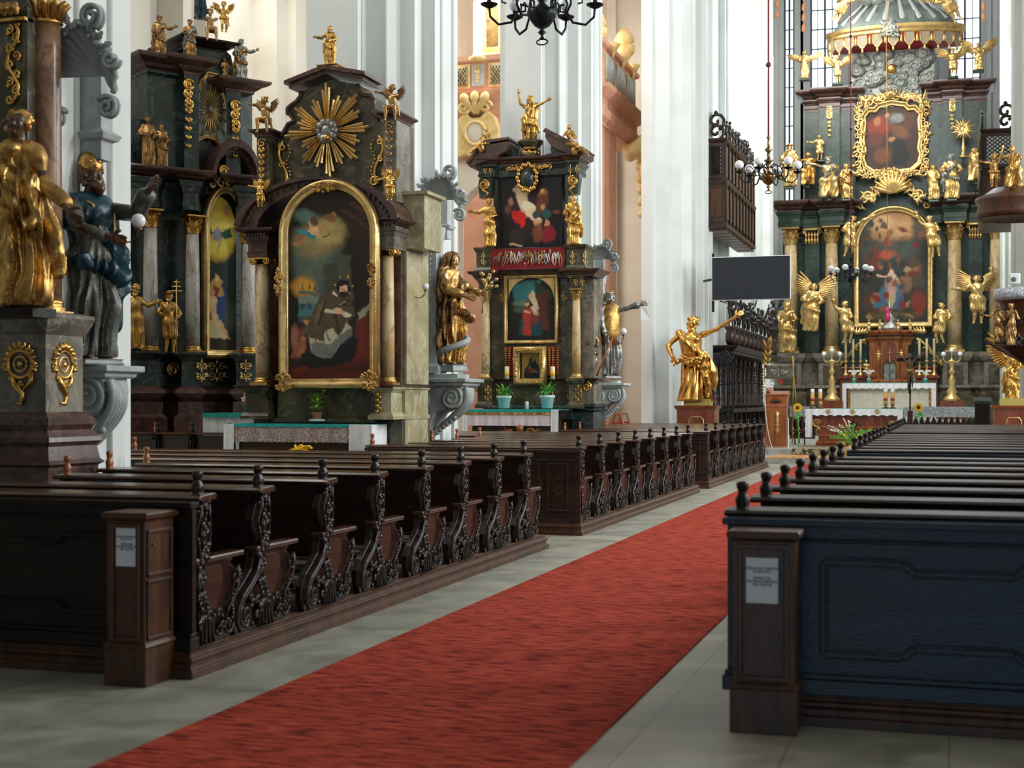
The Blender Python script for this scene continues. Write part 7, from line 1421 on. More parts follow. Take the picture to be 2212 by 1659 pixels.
_sy0, _sy1, _sz, _sx, _sn = stalls()
# front row of desks and ironwork gate beside the gilded giant
def gate():
    Y = 40.0; r = thing('iron_gate', 'black wrought iron gate with scroll cresting beside the gilded giant', 'gate', P(1570, 905, Y)); X = lambda x: xx(x, Y); Z = lambda y: zz(1565, y, Y); z0, z1 = .3, Z(785)
    g = MB(); xs = (X(1540), X(1583)); [g.box(x-.03, x+.03, Y-.03, Y+.03, z0, z1) for x in (*xs, X(1572))]; [g.box(xs[0], xs[1], Y-.02, Y+.02, z, z+.04) for z in (z0+.05, z0+.55, Z(832), z1)]
    g.box(xs[0], xs[1], Y-.01, Y+.01, z0+.05, z0+.5); g.build('frame', iron, r); h = MB(); rn = random.Random(4)
    for i in range(12):
        for j in range(3): h.tube(spiral(xs[0]+.1+.17*j, z0+.68+.17*i, .065, 1.2, Y, rn.uniform(0, 6), 12, rn.choice((1, -1))), .011, 4)
    h.build('scroll_infill', iron, r)['kind'] = 'stuff'; c = MB(); openwork(c, [(xs[0]+.09*k, Y, z1) for k in range(1, 7)], .22, 'y', 7); c.build('cresting', iron, r)
    q = MB(); [q.box(X(1583)+.05+.12*k, X(1583)+.07+.12*k, Y+.6, Y+.62, z0, 1.75) for k in range(3)]; q.build('side_bar', iron, r)
gate()
# reading desk (ambo)
Y = 40.6; x0, x1, zt1 = xx(1652, Y), xx(1701, Y), zz(1675, 852, Y); zb = zz(1675, 982, Y)
r = thing('ambo', 'tall cherry wood reading desk with a gilded ornament at the left of the chancel steps', 'ambo', ((x0+x1)/2, Y, zb))
MB().mould(rect(x0+.03, x1-.03, Y, Y+.5), [(.03, zb), (.03, zb+.18), (0, zb+.24), (0, zt1-.38), (.02, zt1-.33), (.0, zt1-.28), (.02, zt1-.05), (.05, zt1-.02), (.05, zt1)]).build('body', orangewood, r)
g = MB(); c = P(1679, 910, Y-.03); g.lathe([(0, -.4), (.035, -.3), (.02, -.15), (.05, 0), (.03, .1), (.055, .22), (0, .3)], c, 10); [g.tube(spiral(c.x+e*.03, c.z+.2-.15*k, .035, 1.2, Y-.03, k, 12, e), .011, 5) for e in (-1, 1) for k in range(4)]; g.build('gilded_ornament', pgold, r)
g = MB(); g.box(x0+.10, x1-.10, Y-.012, Y, zb+.30, zt1-.45); g.build('front_panel', orangewood, r, bevel=.004); g = MB(); scrollwork(g, (x0+x1)/2, zt1-.18, Y-.01, .3, .14, 2, 1); [g.ball(((x0+x1)/2+.04*k, Y-.02, zt1-.17-.01*abs(k)), .035, 6) for k in range(-3, 4)]; g.build('carved_spray', redwood, r)
MB().prism([(Y-.05, zt1), (Y+.5, zt1), (Y+.5, zt1+.10), (Y-.05, zt1+.01)], x0-.02, x1+.02, 'x').build('desk_top', orangewood, r)
tag(MB().tube(bez(P(1652, 838, 40.2), P(1652, 1000, 40.0), P(1700, 1030, 40.0), P(1703, 955, 40.3), 24), .012, 6).build('barrier_rope', whitecord), 'thin pale rope hanging in front of the reading desk', 'rope')
r = thing('rope_post', 'thin pale rope post right of the reading desk', 'post', P(1703, 982, 40.3)); b = P(1703, 982, 40.3); MB().lathe([(.12, 0), (.10, .02), (.014, .03), (.014, P(1703, 905, 40.3).z-b.z), (.02, P(1703, 903, 40.3).z-b.z)], b, 10).build('post', whitecord, r)
# small flower pot on the desk, banner and poles behind
b = P(1660, 848, 40.8); r = thing('flower_pot', 'small pot of pale flowers on the reading desk', 'plant', b); MB().lathe([(0, 0), (.05, 0), (.08, .13), (0, .12)], b, 12).build('pot', terra, r); g = MB(); rn = random.Random(5); [g.ball((b.x+rn.uniform(-.12, .14), b.y, b.z+.15+rn.uniform(0, .12)), .03, 6) for _ in range(16)]; g.build('blossom', petalw, r)
Y = 44.5; r = thing('processional_shrine', 'pale carved processional panel with gilt sprays on two thin poles behind the reading desk', 'shrine', P(1680, 960, Y)); X = lambda x: xx(x, Y); Z = lambda y: zz(1680, y, Y)
MB().mould(rect(X(1655), X(1710), Y, Y+.3), [(.02, Z(818)), (.05, Z(815)), (0, Z(811)), (0, Z(797)), (.04, Z(793)), (.04, Z(789)), (0, Z(788))]).build('panel', smarble, r); g = MB(); scrollwork(g, X(1682), Z(803), Y-.02, .6, .2, 4, 1); g.build('carving', whitecord, r)
g = MB(); [g.tube([(X(a), Y-.1, Z(770)), (X(a2), Y-.1, .3)], .018, 6) for a, a2 in ((1652, 1654), (1712, 1728), (1715, 1712))]; g.build('pole', ogold, r)
g = MB(); [g.tube(bez(P(1655, 790, Y), P(1650, 770, Y), P(1672, 750, Y), P(1664, 728, Y)), .03, 6) for _ in (0,)]; [leafpoly(g, (X(1658), Z(792-6*k)), (X(1658+(9 if k % 2 else -8)), Z(780-8*k)), .05, Y-.05, .04) for k in range(8)]; g.ball((X(1664), Y, Z(760)), .07, 8); g.build('gilt_spray', ogold, r)
tag(MB().box(xx(1682, 52), xx(1691, 52), 51.95, 51.98, zz(1686, 828, 52), zz(1686, 820, 52)).build('fire_sign', mat('red sign', (.75, .05, .03), rough=.4)), 'tiny red and white fire sign on the altar plinth behind the reading desk', 'sign')
# chancel steps and rugs
rug = mat('orange patterned rug', (.35, .12, .03), (.62, .34, .12), sc=9, rough=.95, lo=.42, hi=.55); rug2 = mat('brown floral rug', (.05, .04, .02), (.40, .32, .18), sc=12, rough=.95, lo=.45, hi=.52)
tag(MB().box(xx(1662, 37.2), xx(1900, 37.2), 36.62, 38.7, .152, .165).build('rug', rug), 'orange patterned rug on the lowest chancel step', 'rug'); tag(MB().box(xx(1712, 39), xx(1850, 39), 38.98, 42, .302, .315).box(xx(1712, 39), xx(1850, 39), 38.96, 38.98, .02+.15, .315).build('rug', rug2), 'brown floral rug hanging over the upper chancel step before the wooden altar', 'rug')
# people's altar
Y = 41.6; X = lambda x: xx(x, Y); Z = lambda y: zz(1845, y, Y); r = thing('freestanding_altar', 'cherry wood free-standing altar with scalloped white cloth and gold crosses', 'altar', (X(1845), Y, .3))
sd = [(X(1762), .3), (X(1762), .42), (X(1768), .5), (X(1768), .62), (X(1763), .72), (X(1770), .85), (X(1752), Z(898)), (X(1752), Z(889)), (X(1942), Z(889)), (X(1942), Z(898)), (X(1925), .85), (X(1932), .72), (X(1927), .62), (X(1927), .5), (X(1933), .42), (X(1933), .3)]
MB().prism(sd, Y, Y+.9, 'y').build('altar_body', mahogany, r, bevel=.01); g = MB(); [g.box(X(1764), X(1931), Y-.03, Y, z, z+.05) for z in (.40, .60, .84)]; g.build('moulding', orangewood, r)
g = MB(); [g.tube(spiral(X(cx), .95, .13, 1.5, Y-.06, 0, 18, e), .04, 6) for cx, e in ((1764, 1), (1928, -1))]; [leafpoly(g, (X(cx), .9), (X(cx)+e*.12, .68), .06, Y-.06, .05) for cx, e in ((1764, 1), (1928, -1))]; g.build('gilded_corner', ogold, r); g = MB(); scrollwork(g, X(1845), .93, Y-.02, .5, .22, 4, 1); g.ball((X(1845), Y-.03, .93), .09, 10); g.build('carved_boss', redwood, r)
zt1 = Z(884); MB().box(X(1745), X(1948), Y-.1, Y+1.0, Z(889), zt1).build('altar_top', mahogany, r); MB().box(X(1745)-.01, X(1948)+.01, Y-.12, Y+1.0, zt1, zt1+.01).build('cloth_top', cloth, r); MB().box(X(1790), X(1950), Y+.2, Y+1.0, zt1+.01, zt1+.02).build('green_cloth', greencloth, r)
d = drape(MB(), X(1745), X(1949), Y-.13, Z(899), zt1+.01, .012, 160, .035, .24); d.build('cloth_front', cloth, r); d = drape(MB(), X(1741), X(1756), Y-.14, Z(945), zt1+.01, .03, 14); drape(d, X(1939), X(1951), Y-.14, Z(935), zt1+.01, .03, 12); d.build('cloth_corner', cloth, r)
for cx in (1790, 1843, 1896): g = MB(); c = (X(cx), Z(888)); [g.tube([(c[0], Y-.16, c[1]), (c[0]+.085*math.cos(a), Y-.16, c[1]+.085*math.sin(a))], [.006, .014], 4) for a in np.linspace(0, 2*PI, 9)[:-1]]; g.build('gold_cross', pgold, r)
for i, cx in enumerate((1755, 1772, 1913, 1928)):
    b = P(cx, 877.5, 41.75 if i < 2 else 42.0); b.z = zt1+(.01 if i < 2 else .02); r = thing('altar_candle', 'thick striped candle in a glass on the wooden altar, %s' % ('outer left', 'inner left', 'inner right', 'outer right')[i], 'candle', b, 'striped candles on the wooden altar')
    MB().lathe([(0, 0), (.10, 0), (.08, .03), (.03, .05), (.03, .08), (.06, .10), (.06, .12)], b, 12).build('holder', brass, r); MB().lathe([(0, .12), (.055, .12), (.055, .46), (0, .46)], b, 12).build('wax', mat('orange wax', (.75, .36, .08), (.7, .5, .12), sc=20, rough=.5) if i == 0 else MATS['orange wax'], r); MB().lathe([(.057, .22), (.057, .30)], b, 12).build('red_band', redpaint, r); MB().lathe([(.05, .46), (.058, .50), (.055, .56), (.04, .57)], b, 12).build('glass_top', lampglass, r)
# vase with the wild bouquet
b = P(1839, 984, 37.6); b.z = .165; r = thing('flower_vase', 'round tan vase with a wild bouquet of grasses and yellow flowers before the altar', 'vase', b)
MB().lathe([(0, 0), (.10, 0), (.17, .08), (.18, .16), (.13, .25), (.08, .27), (.09, .30), (.06, .29), (0, .2)], b, 20).build('vase', mat('tan glaze', (.55, .36, .17), (.65, .46, .25), sc=5, rough=.3), r)
rn = random.Random(11); g = MB(); w = MB(); yv = MB(); pk = MB()
for k in range(34):
    a = rn.uniform(-1.35, 1.35); L_ = rn.uniform(.3, .62) if k > 8 else rn.uniform(.6, .85); tip = Vector((b.x+L_*math.sin(a), b.y+rn.uniform(-.2, .2), b.z+.28+L_*math.cos(a)*.9)); pts = bez((b.x, b.y, b.z+.28), (b.x+L_*.2*math.sin(a), b.y, b.z+.28+L_*.4), (tip.x*.7+b.x*.3, tip.y, tip.z), tip); g.tube(pts, .006, 4)
    if k < 9: (pk if k % 3 == 0 else w).tube(pts[6:] if k % 3 == 0 else pts[9:], .022 if k % 3 == 0 else .006, 6); [w.ball(p+Vector((rn.uniform(-.03, .03), 0, rn.uniform(-.02, .02))), .014, 5) for p in pts[4:]] if k % 3 else None
    elif k < 22: yv.ball(tip*.6+Vector((b.x, b.y, b.z+.25))*.4, .035, 7, 0, (1, .6, 1))
    else: [leafpoly(g, (p.x, p.z), (p.x+rn.uniform(-.1, .1), p.z+.08), .018, p.y, .01) for p in pts[3:]]
g.build('greenery', leaf, r); w.build('dried_spray', petalw, r); yv.build('yellow_flower', petaly, r); pk.build('grass_plume', mat('straw plume', (.6, .42, .28), rough=.8), r)
# sunflowers on tall stems
for cx, yf, yb, Y, lab in ((1723, 881, 975, 40.8, 'tall single sunflower on a stem beside the reading desk'), (1984, 880, 935, 42.2, 'tall single sunflower right of the crucifix')):
    a, b = P(cx, yf, Y), P(cx+1, yb, Y); r = thing('sunflower', lab, 'sunflower', b, 'sunflowers'); g = MB(); g.tube([b, (b+a)/2+Vector((.02, 0, 0)), a], .014, 6); leafpoly(g, (a.x, a.z-.16), (a.x+.12, a.z-.24), .05, a.y, .02); leafpoly(g, (a.x, a.z-.22), (a.x-.10, a.z-.32), .05, a.y, .02); g.build('stem', leaf, r)
    p_ = MB(); [leafpoly(p_, (a.x+.05*math.cos(t), a.z+.05*math.sin(t)), (a.x+.14*math.cos(t), a.z+.14*math.sin(t)), .025, a.y-.03-.01*(k % 2), .01) for k, t in enumerate(np.linspace(0, 2*PI, 19)[:-1])]; p_.build('petal', petaly, r); MB().ball((a.x, a.y-.04, a.z), .06, 10, 0, (1, .4, 1)).build('seed_head', mat('seed brown', (.10, .04, .01), rough=.9) if cx < 1800 else MATS['seed brown'], r)
# standing crucifix
Y = 42.6; X = lambda x: xx(x, Y); Z = lambda y: zz(1967, y, Y); r = thing('standing_crucifix', 'tall dark crucifix on a pole beside the wooden altar', 'crucifix', (X(1966), Y, .3)); MB().box(X(1964), X(1964)+.05, Y, Y+.05, .3, Z(835)).box(X(1964)-.05, X(1964)+.10, Y-.05, Y+.1, .3, Z(888)).build('pole', boxwood, r)
MB().box(X(1965)-.04, X(1965)+.04, Y-.04, Y, Z(850), Z(745)).box(X(1937), X(1996), Y-.04, Y, Z(781), Z(773)).build('cross', black, r)
figure('corpus', '', '', 1.0, (0, 0, 0), build_thing=True, style='loin', skin=darkflesh, robe=bronze, arms=(((-.18, 0, .88), (-.33, 0, .97)), ((.18, 0, .88), (.33, 0, .97))), vox=1/70., head=(.2, .4, 0)); c = bpy.data.objects['corpus']
c.parent = r; c.location = (0, -.10, Z(838)-.3); c.scale = (.98,)*3
# lace-covered communion rail
Y = 50.0; X = lambda x: xx(x, Y); Z = lambda y: zz(1900, y, Y)
for lab, xa, xb in (('lace-covered communion rail right of the wooden altar', 1952, 2108), ('lace-covered communion rail behind the reading desk', 1706, 1760)):
    r = thing('communion_rail', lab, 'rail', (X((xa+xb)/2), Y, .3), 'lace-covered communion rails'); z1 = Z(879); MB().box(X(xa), X(xb), Y, Y+.3, z1-.06, z1).box(X(xa), X(xb), Y, Y+.3, .3, .42).build('rail', redwood, r)
    drape(MB(), X(xa), X(xb), Y-.03, z1-.36, z1+.005, .012, 120, .03, .16).box(X(xa), X(xb), Y-.03, Y+.3, z1, z1+.008).build('lace_cover', lace_wh, r)
    n = int((xb-xa)/13)
    for k in range(n+1): MB().lathe([(.10, 0), (.05, .12), (.12, .35), (.04, .6), (.09, z1-.5)], (X(xa+13*k), Y+.15, .42), 10).build('baluster', redwood, r)
r = thing('lectern', 'small dark slanted lectern at the right end of the lace-covered rail', 'lectern', P(2120, 915, 47)); b = P(2120, 915, 47); MB().box(xx(2106, 47), xx(2138, 47), 47, 47.5, .3, zz(2120, 866, 47)).build('body', black, r); MB().prism([(46.95, zz(2120, 868, 47)), (47.55, zz(2120, 858, 47)), (47.55, zz(2120, 862, 47)), (46.95, zz(2120, 872, 47))], xx(2103, 47), xx(2142, 47), 'x').build('desk_top', dmarble, r)
tag(MB().box(xx(1712, 43), xx(1742, 43), 43, 43.4, .68, .74).box(xx(1715, 43), xx(1718, 43), 43.05, 43.1, .3, .68).box(xx(1736, 43), xx(1739, 43), 43.05, 43.1, .3, .68).build('stool', boxwood), 'low wooden bench between the reading desk and the wooden altar', 'bench')
# wooden chairs at the foot of the plain wall
for i, cx in enumerate((1336, 1350)):
    Y = 33.5+.9*i; b = P(cx, 935, Y); b.z = 0; r = thing('armchair', 'cherry wood armchair with rounded back, %s of two by the plain wall' % ('left', 'right')[i], 'chair', b, 'armchairs by the plain wall'); H = 1.3
    MB().tube([(b.x-.16, Y, .45), (b.x-.17, Y, 1.05), (b.x-.08, Y, H), (b.x+.05, Y, H), (b.x+.12, Y, 1.05), (b.x+.11, Y, .45)], .035, 6).build('back_frame', orangewood, r); MB().box(b.x-.14, b.x+.09, Y-.01, Y+.02, .55, 1.1).build('back_cushion', redpaint, r); MB().box(b.x-.2, b.x+.2, Y-.5, Y, .42, .48).build('seat', redpaint, r)
    for dx, dy in ((-.18, -.45), (.18, -.45), (-.16, 0), (.12, 0)): MB().box(b.x+dx-.02, b.x+dx+.02, Y+dy-.02, Y+dy+.02, 0, .44).build('leg', orangewood, r)
    MB().tube(bez((b.x+.12, Y, .95), (b.x+.3, Y-.1, .9), (b.x+.55, Y-.3, .92), (b.x+.7, Y-.4, .84)), .03, 6).build('arm', orangewood, r)
# dark pews of the side aisle
tag(MB().mould(rect(-12.9, -9.75, 17.95, 19.0), [(0, 0), (0, .20), (-.02, .22), (-.02, .245)]).build('pew_platform', black), 'low dark platform under the short aisle pews', 'platform')
for k, cx in enumerate((500, 420, 345)):
    p = make_pew(.66 if k < 2 else 1.2, 1, cut=True); p.location = (xx(cx, 18.4, 950), 18.4, .25); tag(p, 'short dark carved aisle pew below the black altar, %s of three' % ('rightmost', 'middle', 'leftmost')[k], 'pew', 'dark pews of the side aisle')
# ---------------------------------------------------------------- chandeliers and wall lamps
def chandelier(label, cx, cyb, Y, W, n, globes, top, col=brass, nodes=()):
    b = P(cx, cyb, Y); R_ = W/2/S(Y); r = thing('chandelier', label, 'chandelier', b, None); u = R_/1.0
    pr = [(.05, -.42), (.02, -.36), (.08, -.30), (.03, -.25), (.14, -.18), (.26, -.02), (.27, .08), (.12, .16), (.06, .22), (.10, .30), (.05, .38), (.09, .50), (.16, .56), (.06, .62), (.05, .82), (.13, .9), (.05, 1.0), (.03, 1.25), (.07, 1.3), (.0, 1.4)]
    MB().lathe([(a*u, z*u) for a, z in pr], b, 18).build('stem', col, r); MB().tube([(b.x+.07*u*math.cos(a)*1.5, b.y, b.z-.47*u+.05*u*math.sin(a)) for a in np.linspace(0, 2*PI, 14)], .014*u, 5).build('ring', iron, r)
    for k in range(n):
        a = 2*PI*(k+.3)/n; ca, sa = math.cos(a), math.sin(a); g = MB(); f = lambda rr, z: (b.x+ca*rr*u, b.y+sa*rr*u, b.z+z*u)
        g.tube([f(*t) for t in ((.10, .32), (.25, .42), (.40, .36), (.46, .2), (.40, .06), (.30, .08), (.30, .18), (.4, .2))], .022*u, 6); g.tube([f(*t) for t in ((.42, .1), (.55, -.12), (.78, -.16), (.93, -.02), (.95, .16))], .024*u, 6); g.tube([f(*t) for t in ((.5, .28), (.6, .38), (.72, .34), (.72, .24), (.64, .22))], .018*u, 6)
        arm = g.build('arm', iron, r); MB().lathe([(0, 0), (.06*u, 0), (.15*u, .05*u), (.16*u, .07*u), (.04*u, .08*u), (.04*u, .16*u)], f(.95, .14), 14).build('drip_pan', iron, arm)
        MB().ball(f(.95, .14+.28), .145*u if globes else .10*u, 16, 0, (1, 1, 1 if globes else 1.3)).build('globe', lampglass, arm)
    if top is not None:
        MB().tube([(b.x, b.y, b.z+1.35*u), (b.x, b.y, P(cx, top, Y).z)], .020, 6).build('cord', rope, r)
        for yy in nodes: MB().ball((b.x, b.y, P(cx, yy, Y).z), .06, 10).build('cord_ball', boxwood, r)
    return r
chandelier('large dark brass chandelier cut by the top edge of the picture', 1171, 34, 14.0, 225, 6, False, -200, iron)
chandelier('brass chandelier with opal globes on a red cord left of the high altar', 1660, 384, 30.0, 128, 6, True, -60, brass, (140,))
chandelier('smaller iron chandelier with opal globes in front of the arched main painting', 1838, 600, 47.0, 92, 6, True, -60, iron, (78, 178, 278, 372, 470))
MB_ = MB().tube([P(1914, -60, 62.4), P(1918, 677, 62.4)], .012, 5).build('lamp_cord', ogold); tag(MB_, 'thin pale cord hanging in front of the arched main painting', 'cord')
def sconce(label, cx, cy, Y, rpx, e=1, base=None):
    c = P(cx, cy, Y); R_ = rpx/S(Y); r = thing('wall_lamp', label, 'lamp', c, 'globe wall lamps'); MB().ball(c, R_, 20).build('globe', lampglass, r)
    a = P(*(base or (cx-e*2.0*rpx, cy+2.0*rpx)), Y); MB().tube(bez(a, (a.x+e*R_*1.0, a.y, a.z-R_*1.0), (c.x, c.y, c.z-R_*3.2), (c.x, c.y, c.z-R_*.9)), R_*.12, 6).lathe([(0, 0), (R_*.5, .0), (R_*.6, R_*.3), (0, R_*.3)], (c.x, c.y, c.z-R_*1.35), 12).build('arm', brass, r)
sconce('opal globe wall lamp beside the raised hand of the bishop statue', 299, 477, 9.9, 15, 1, (255, 515)); sconce('opal globe wall lamp left of the gilded veiled woman', 919, 619, 17.5, 7.5, 1, (896, 640)); sconce('opal globe wall lamp right of the priest statue', 1347, 716, 28.2, 7, 1, (1332, 740))
for i, (cx, cy) in enumerate(((1573, 748), (1598, 751), (1613, 753), (1636, 758))): sconce('small hanging globe lamp on the choir stalls, %s from the left' % LBL[i], cx, cy, (43.5, 45.8, 47.5, 50.2)[i], 4.6, 1, (cx-8, cy-14))
# pulpit at the right edge: cloth-topped pier desk, sounding board
Y = 30.0; X = lambda x: xx(x, Y); Z = lambda y: zz(2180, y, Y); r = thing('pulpit', 'dark carved pulpit with a lace-edged top at the right edge of the picture', 'pulpit', (X(2190), Y, Z(905)))
MB().lathe([(0, Z(790)), (.25, Z(780)), (.45, Z(765)), (.72, Z(742)), (.70, Z(735)), (.60, Z(730)), (.60, Z(660)), (.66, Z(650)), (.70, Z(645))], (X(2232), Y+.4, 0), 12).build('basket', boxwood, r, bevel=.01); MB().lathe([(.70, Z(648)), (.76, Z(640)), (.73, Z(622)), (.0, Z(618))], (X(2232), Y+.4, 0), 40).build('lace_cloth', lace_wh, r)
g = MB(); rococo(g, X, Z, Y-.25, [(2160+6*k, 742-(k % 2)*6) for k in range(10)]+[(2176+8*k, 700-(k % 3)*10) for k in range(6)], 4, .07); g.build('carving', carved, r)
r = thing('loudspeaker', 'small white loudspeaker on the lace-covered pulpit top', 'speaker', P(2188, 606, 30)); c = P(2192, 604, 29.9); MB().box(c.x-.10, c.x+.10, 29.8, 30.05, c.z-.09, c.z+.12).build('housing', plastic, r, bevel=.02); MB().ball((c.x-.02, 29.79, c.z), .05, 12, 0, (1, .3, 1)).build('cone', leadmat, r)
Y = 33.0; X = lambda x: xx(x, Y); Z = lambda y: zz(2180, y, Y); r = thing('sounding_board', 'round dark wooden sounding board above the pulpit with seated gilded figures', 'canopy', (X(2195), Y, Z(470)))
MB().lathe([(0, Z(452)), (.5, Z(455)), (.74, Z(462)), (.80, Z(470)), (.84, Z(458)), (.80, Z(440)), (.86, Z(432)), (.86, Z(424)), (.7, Z(418)), (.5, Z(404)), (.0, Z(400))], (X(2196), Y+.3, 0), 24).build('board', boxwood, r); MB().lathe([(0, 0), (.2, .02), (.24, .08), (0, .12)], (X(2194), Y-.1, Z(464)), 16).build('ceiling_lamp', lampglass, r)
for lab, pts in (('reddish carved festoon hanging left of the canopy, nearer the altar', (1736, 72)), ('reddish carved festoon hanging at the left chancel window', (1679, 42)), ('reddish carved festoon hanging right of the canopy', (2124, 48))):
    cx, yb = pts; g = MB(); c = P(cx, yb, 58); [g.lathe([(0, 0), (.09, .12), (.07, .3), (.02, .42)], (c.x, c.y, c.z+.42*k), 8) for k in range(4)]; g.lathe([(.05, 0), (.25, .15), (.3, .5), (.2, .9), (.3, 1.2), (.2, 2.0)], (c.x, c.y, c.z+1.68), 10); tag(g.build('festoon', terra), lab, 'festoon', 'carved festoons')

b = P(648, 984, 16.2); r = thing('flower_bunch', 'small bunch of yellow flowers before the kneeling priest altar table', 'flowers', b); g = MB(); rn = random.Random(3); [g.tube(bez(b, b+Vector((rn.uniform(-.1, .1), 0, .1)), b+Vector((rn.uniform(-.15, .15), 0, .12)), b+Vector((rn.uniform(-.16, .16), rn.uniform(-.05, .05), rn.uniform(.02, .14)))), .016, 5) for _ in range(16)]; g.build('blossom', petaly, r); MB().lathe([(.05, b.z*-1+.02), (.06, -.25), (.03, -.1), (.05, 0)], b, 12).build('stand', brass, r)
# ================================================================ STATUES
fb_ = figbox
UP = ((-.19, -.03, .90), (-.23, -.05, 1.07)); UPR = ((.19, -.03, .90), (.23, -.05, 1.07)); DN = ((-.15, -.03, .64), (-.10, -.15, .60)); DNR = ((.15, -.03, .64), (.10, -.15, .60)); OUT = ((-.20, -.05, .70), (-.32, -.08, .72)); OUTR = ((.20, -.05, .70), (.32, -.08, .74))
def A(a, b): return (a, b)
PEN = A(DN, DNR)
def mir(a): return tuple((-x, y, z) for x, y, z in a)
# near altar: gilded woman; bishop on the pier console
w_ = fb_('saint_statue', 'large gilded woman statue with dark arms on the altar at the left edge', -20, 118, 236, 668, 9.35, skin=darkflesh, robe=ogold, style='gown', J=dict(fB=(.10, -.05, .04)), arms=A(((-.17, -.05, .66), (-.02, -.17, .66)), ((.19, -.04, .60), (.33, -.10, .47))), sway=.05, head=(.25, -.1, .1), mantle=(ogold, -1), hair=ogold, amp=.022, seed=3, vox=1/170, roll=(0, 0))
extra(w_, 'cup', MB().lathe([(0, 0), (.03, .0), (.01, .03), (.012, .05), (.045, .07), (.05, .11), (0, .10)], (.07, -.19, .68), 14), ogold); w_ and MB().box(xx(-30, 9.35), xx(88, 9.35), 9.25, 9.55, zz(30, 686, 9.35), zz(30, 666, 9.35)).build('plinth', black, w_)
bp_ = fb_('bishop_statue', 'bearded bishop statue in dark blue cape with raised blessing hand on the pier console', 150, 250, 326, 776, 10.6, rz=1.25, skin=darkflesh, robe=greyrobe, style='gown', mantle=(blackcloth, -1), beard=True, hat='mitre', hair=ogold, hairm=darkflesh, arms=A(((-.17, -.10, .66), (-.10, -.27, .60)), ((.13, -.20, .74), (.04, -.40, .84))), head=(0, -.25, 0), amp=.02, seed=5, vox=1/190, base=(greystucco, .4, .05))
extra(bp_, 'gold_trim', MB().tube([(-.10, .02, .84), (-.07, -.09, .78), (-.03, -.12, .62), (-.06, -.125, .60)], .009, 6).tube([(.10, .02, .84), (.07, -.09, .78), (.04, -.12, .62), (.05, -.125, .60)], .009, 6), pgold)
extra(bp_, 'cape', MB().lathe([(.05, .86), (.11, .84), (.155, .76), (.16, .66), (.15, .655)], (0, .02, 0), 24, sy=.8), blackcloth)
# piers
w2 = fb_('saint_statue', 'gilded veiled woman statue with a gold lily spray on the console beside the priest altar', 945, 1012, 545, 788, 19.2, rz=1.25, skin=flesh, robe=ogold, style='gown', veil=bronze, mantle=(bronze, 1), arms=A(((-.15, -.06, .64), (-.06, -.19, .60)), ((.13, -.13, .64), (.03, -.30, .62))), head=(0, .25, 0), amp=.022, seed=9, vox=1/170, sway=.04, hairm=flesh, base=(greystucco, .34, .10))
g = MB(); g.tube([(.03, -.30, .45), (.03, -.32, .62), (.05, -.36, .80)], .006, 5); rn = random.Random(1); [g.ball((.05+rn.uniform(-.03, .03), -.36+rn.uniform(-.07, .07), .74+rn.uniform(-.06, .08)), .017, 6) for k in range(16)]; extra(w2, 'lily_spray', g, pgold)
extra(w2, 'dragon_base', MB().tube([(.18*math.cos(a)*(1-.02*k), .14*math.sin(a), -.02+.012*k) for k, a in enumerate(np.linspace(0, 7.5, 30))], .03, 8), greystucco)
p3_ = fb_('priest_statue', 'priest statue in gold-brown chasuble stretching out one arm beside the two-picture altar', 1292, 1345, 630, 812, 28.6, rz=.7, skin=silver, robe=silver, style='gown', hat='crown', arms=A(((-.15, -.06, .64), (-.12, -.10, .48)), ((.17, -.10, .80), (.30, -.20, .84))), head=(.3, -.15, 0), seed=12, vox=1/150, amp=.018, base=(palestucco, .36, .05))
extra(p3_, 'chasuble', MB().lathe([(.05, .86), (.10, .83), (.135, .70), (.135, .5), (.12, .36), (.11, .36)], (0, -.0, 0), 24, sy=.78), ogold)
extra(p3_, 'cloth_flag', MB().add([(.30, -.20, .82), (.36, -.22, .80), (.42, -.22, .66), (.30, -.20, .66)], [(0, 1, 2, 3)]), plastic)
gs = fb_('saint_statue', 'small gilded bearded figure with a slanting staff left of the priest statue', 1258, 1290, 700, 810, 27.9, rz=.5, robe=bronze, skin=bronze, beard=True, mantle=(bronze, 1), seed=14); extra(gs, 'staff', MB().tube([(.10, -.15, -.02), (.42, -.15, .72)], .018, 6), orangewood)
# gilded giant on the chancel pedestal
gi = fb_('giant_statue', 'gilded bearded giant with bare chest and raised right arm on a cherry wood pedestal', 1462, 1540, 684, 866, 37.0, style='loin', skin=gold, robe=gold, beard=1.2, mantle=(gold, -1), arms=A(((-.24, -.02, .66), (-.20, -.12, .50)), ((.25, -.06, .84), (.42, -.08, .98))), head=(0, .35, .1), sway=.05, seed=21, vox=1/160, hair=gold, J=dict(kB=(.09, -.08, .29), fB=(.13, -.06, .07), pel=(0, 0, .50)))
gi.scale = (1.2, 1.15, 1)
g = MB().lathe([(.17, 0), (.16, .03), (.13, .12), (.11, .24), (.12, .36), (.10, .42)], (-.02, .04, 0), 18); [g.tube([(.16*math.cos(a), .03+.14*math.sin(a), .0), (.13*math.cos(a+.2), .03+.11*math.sin(a+.2), .2), (.12*math.cos(a+.3), .02+.1*math.sin(a+.3), .44)], .022, 6) for a in np.linspace(0, 6.28, 12)]; rn = random.Random(8); [g.ball((rn.uniform(-.22, .08), -.14+rn.uniform(-.02, .02), rn.uniform(.44, .52)), .022, 6) for _ in range(26)]; extra(gi, 'drapery', g, gold)
rg = fb_('saint_statue', 'gilded robed figure on the pedestal at the right edge of the picture', 2160, 2212, 752, 866, 37.0, robe=gold, mantle=(gold, 1), arms=A(UP, DNR), seed=23, vox=1/120, wings=(gold, 1.0, 60))
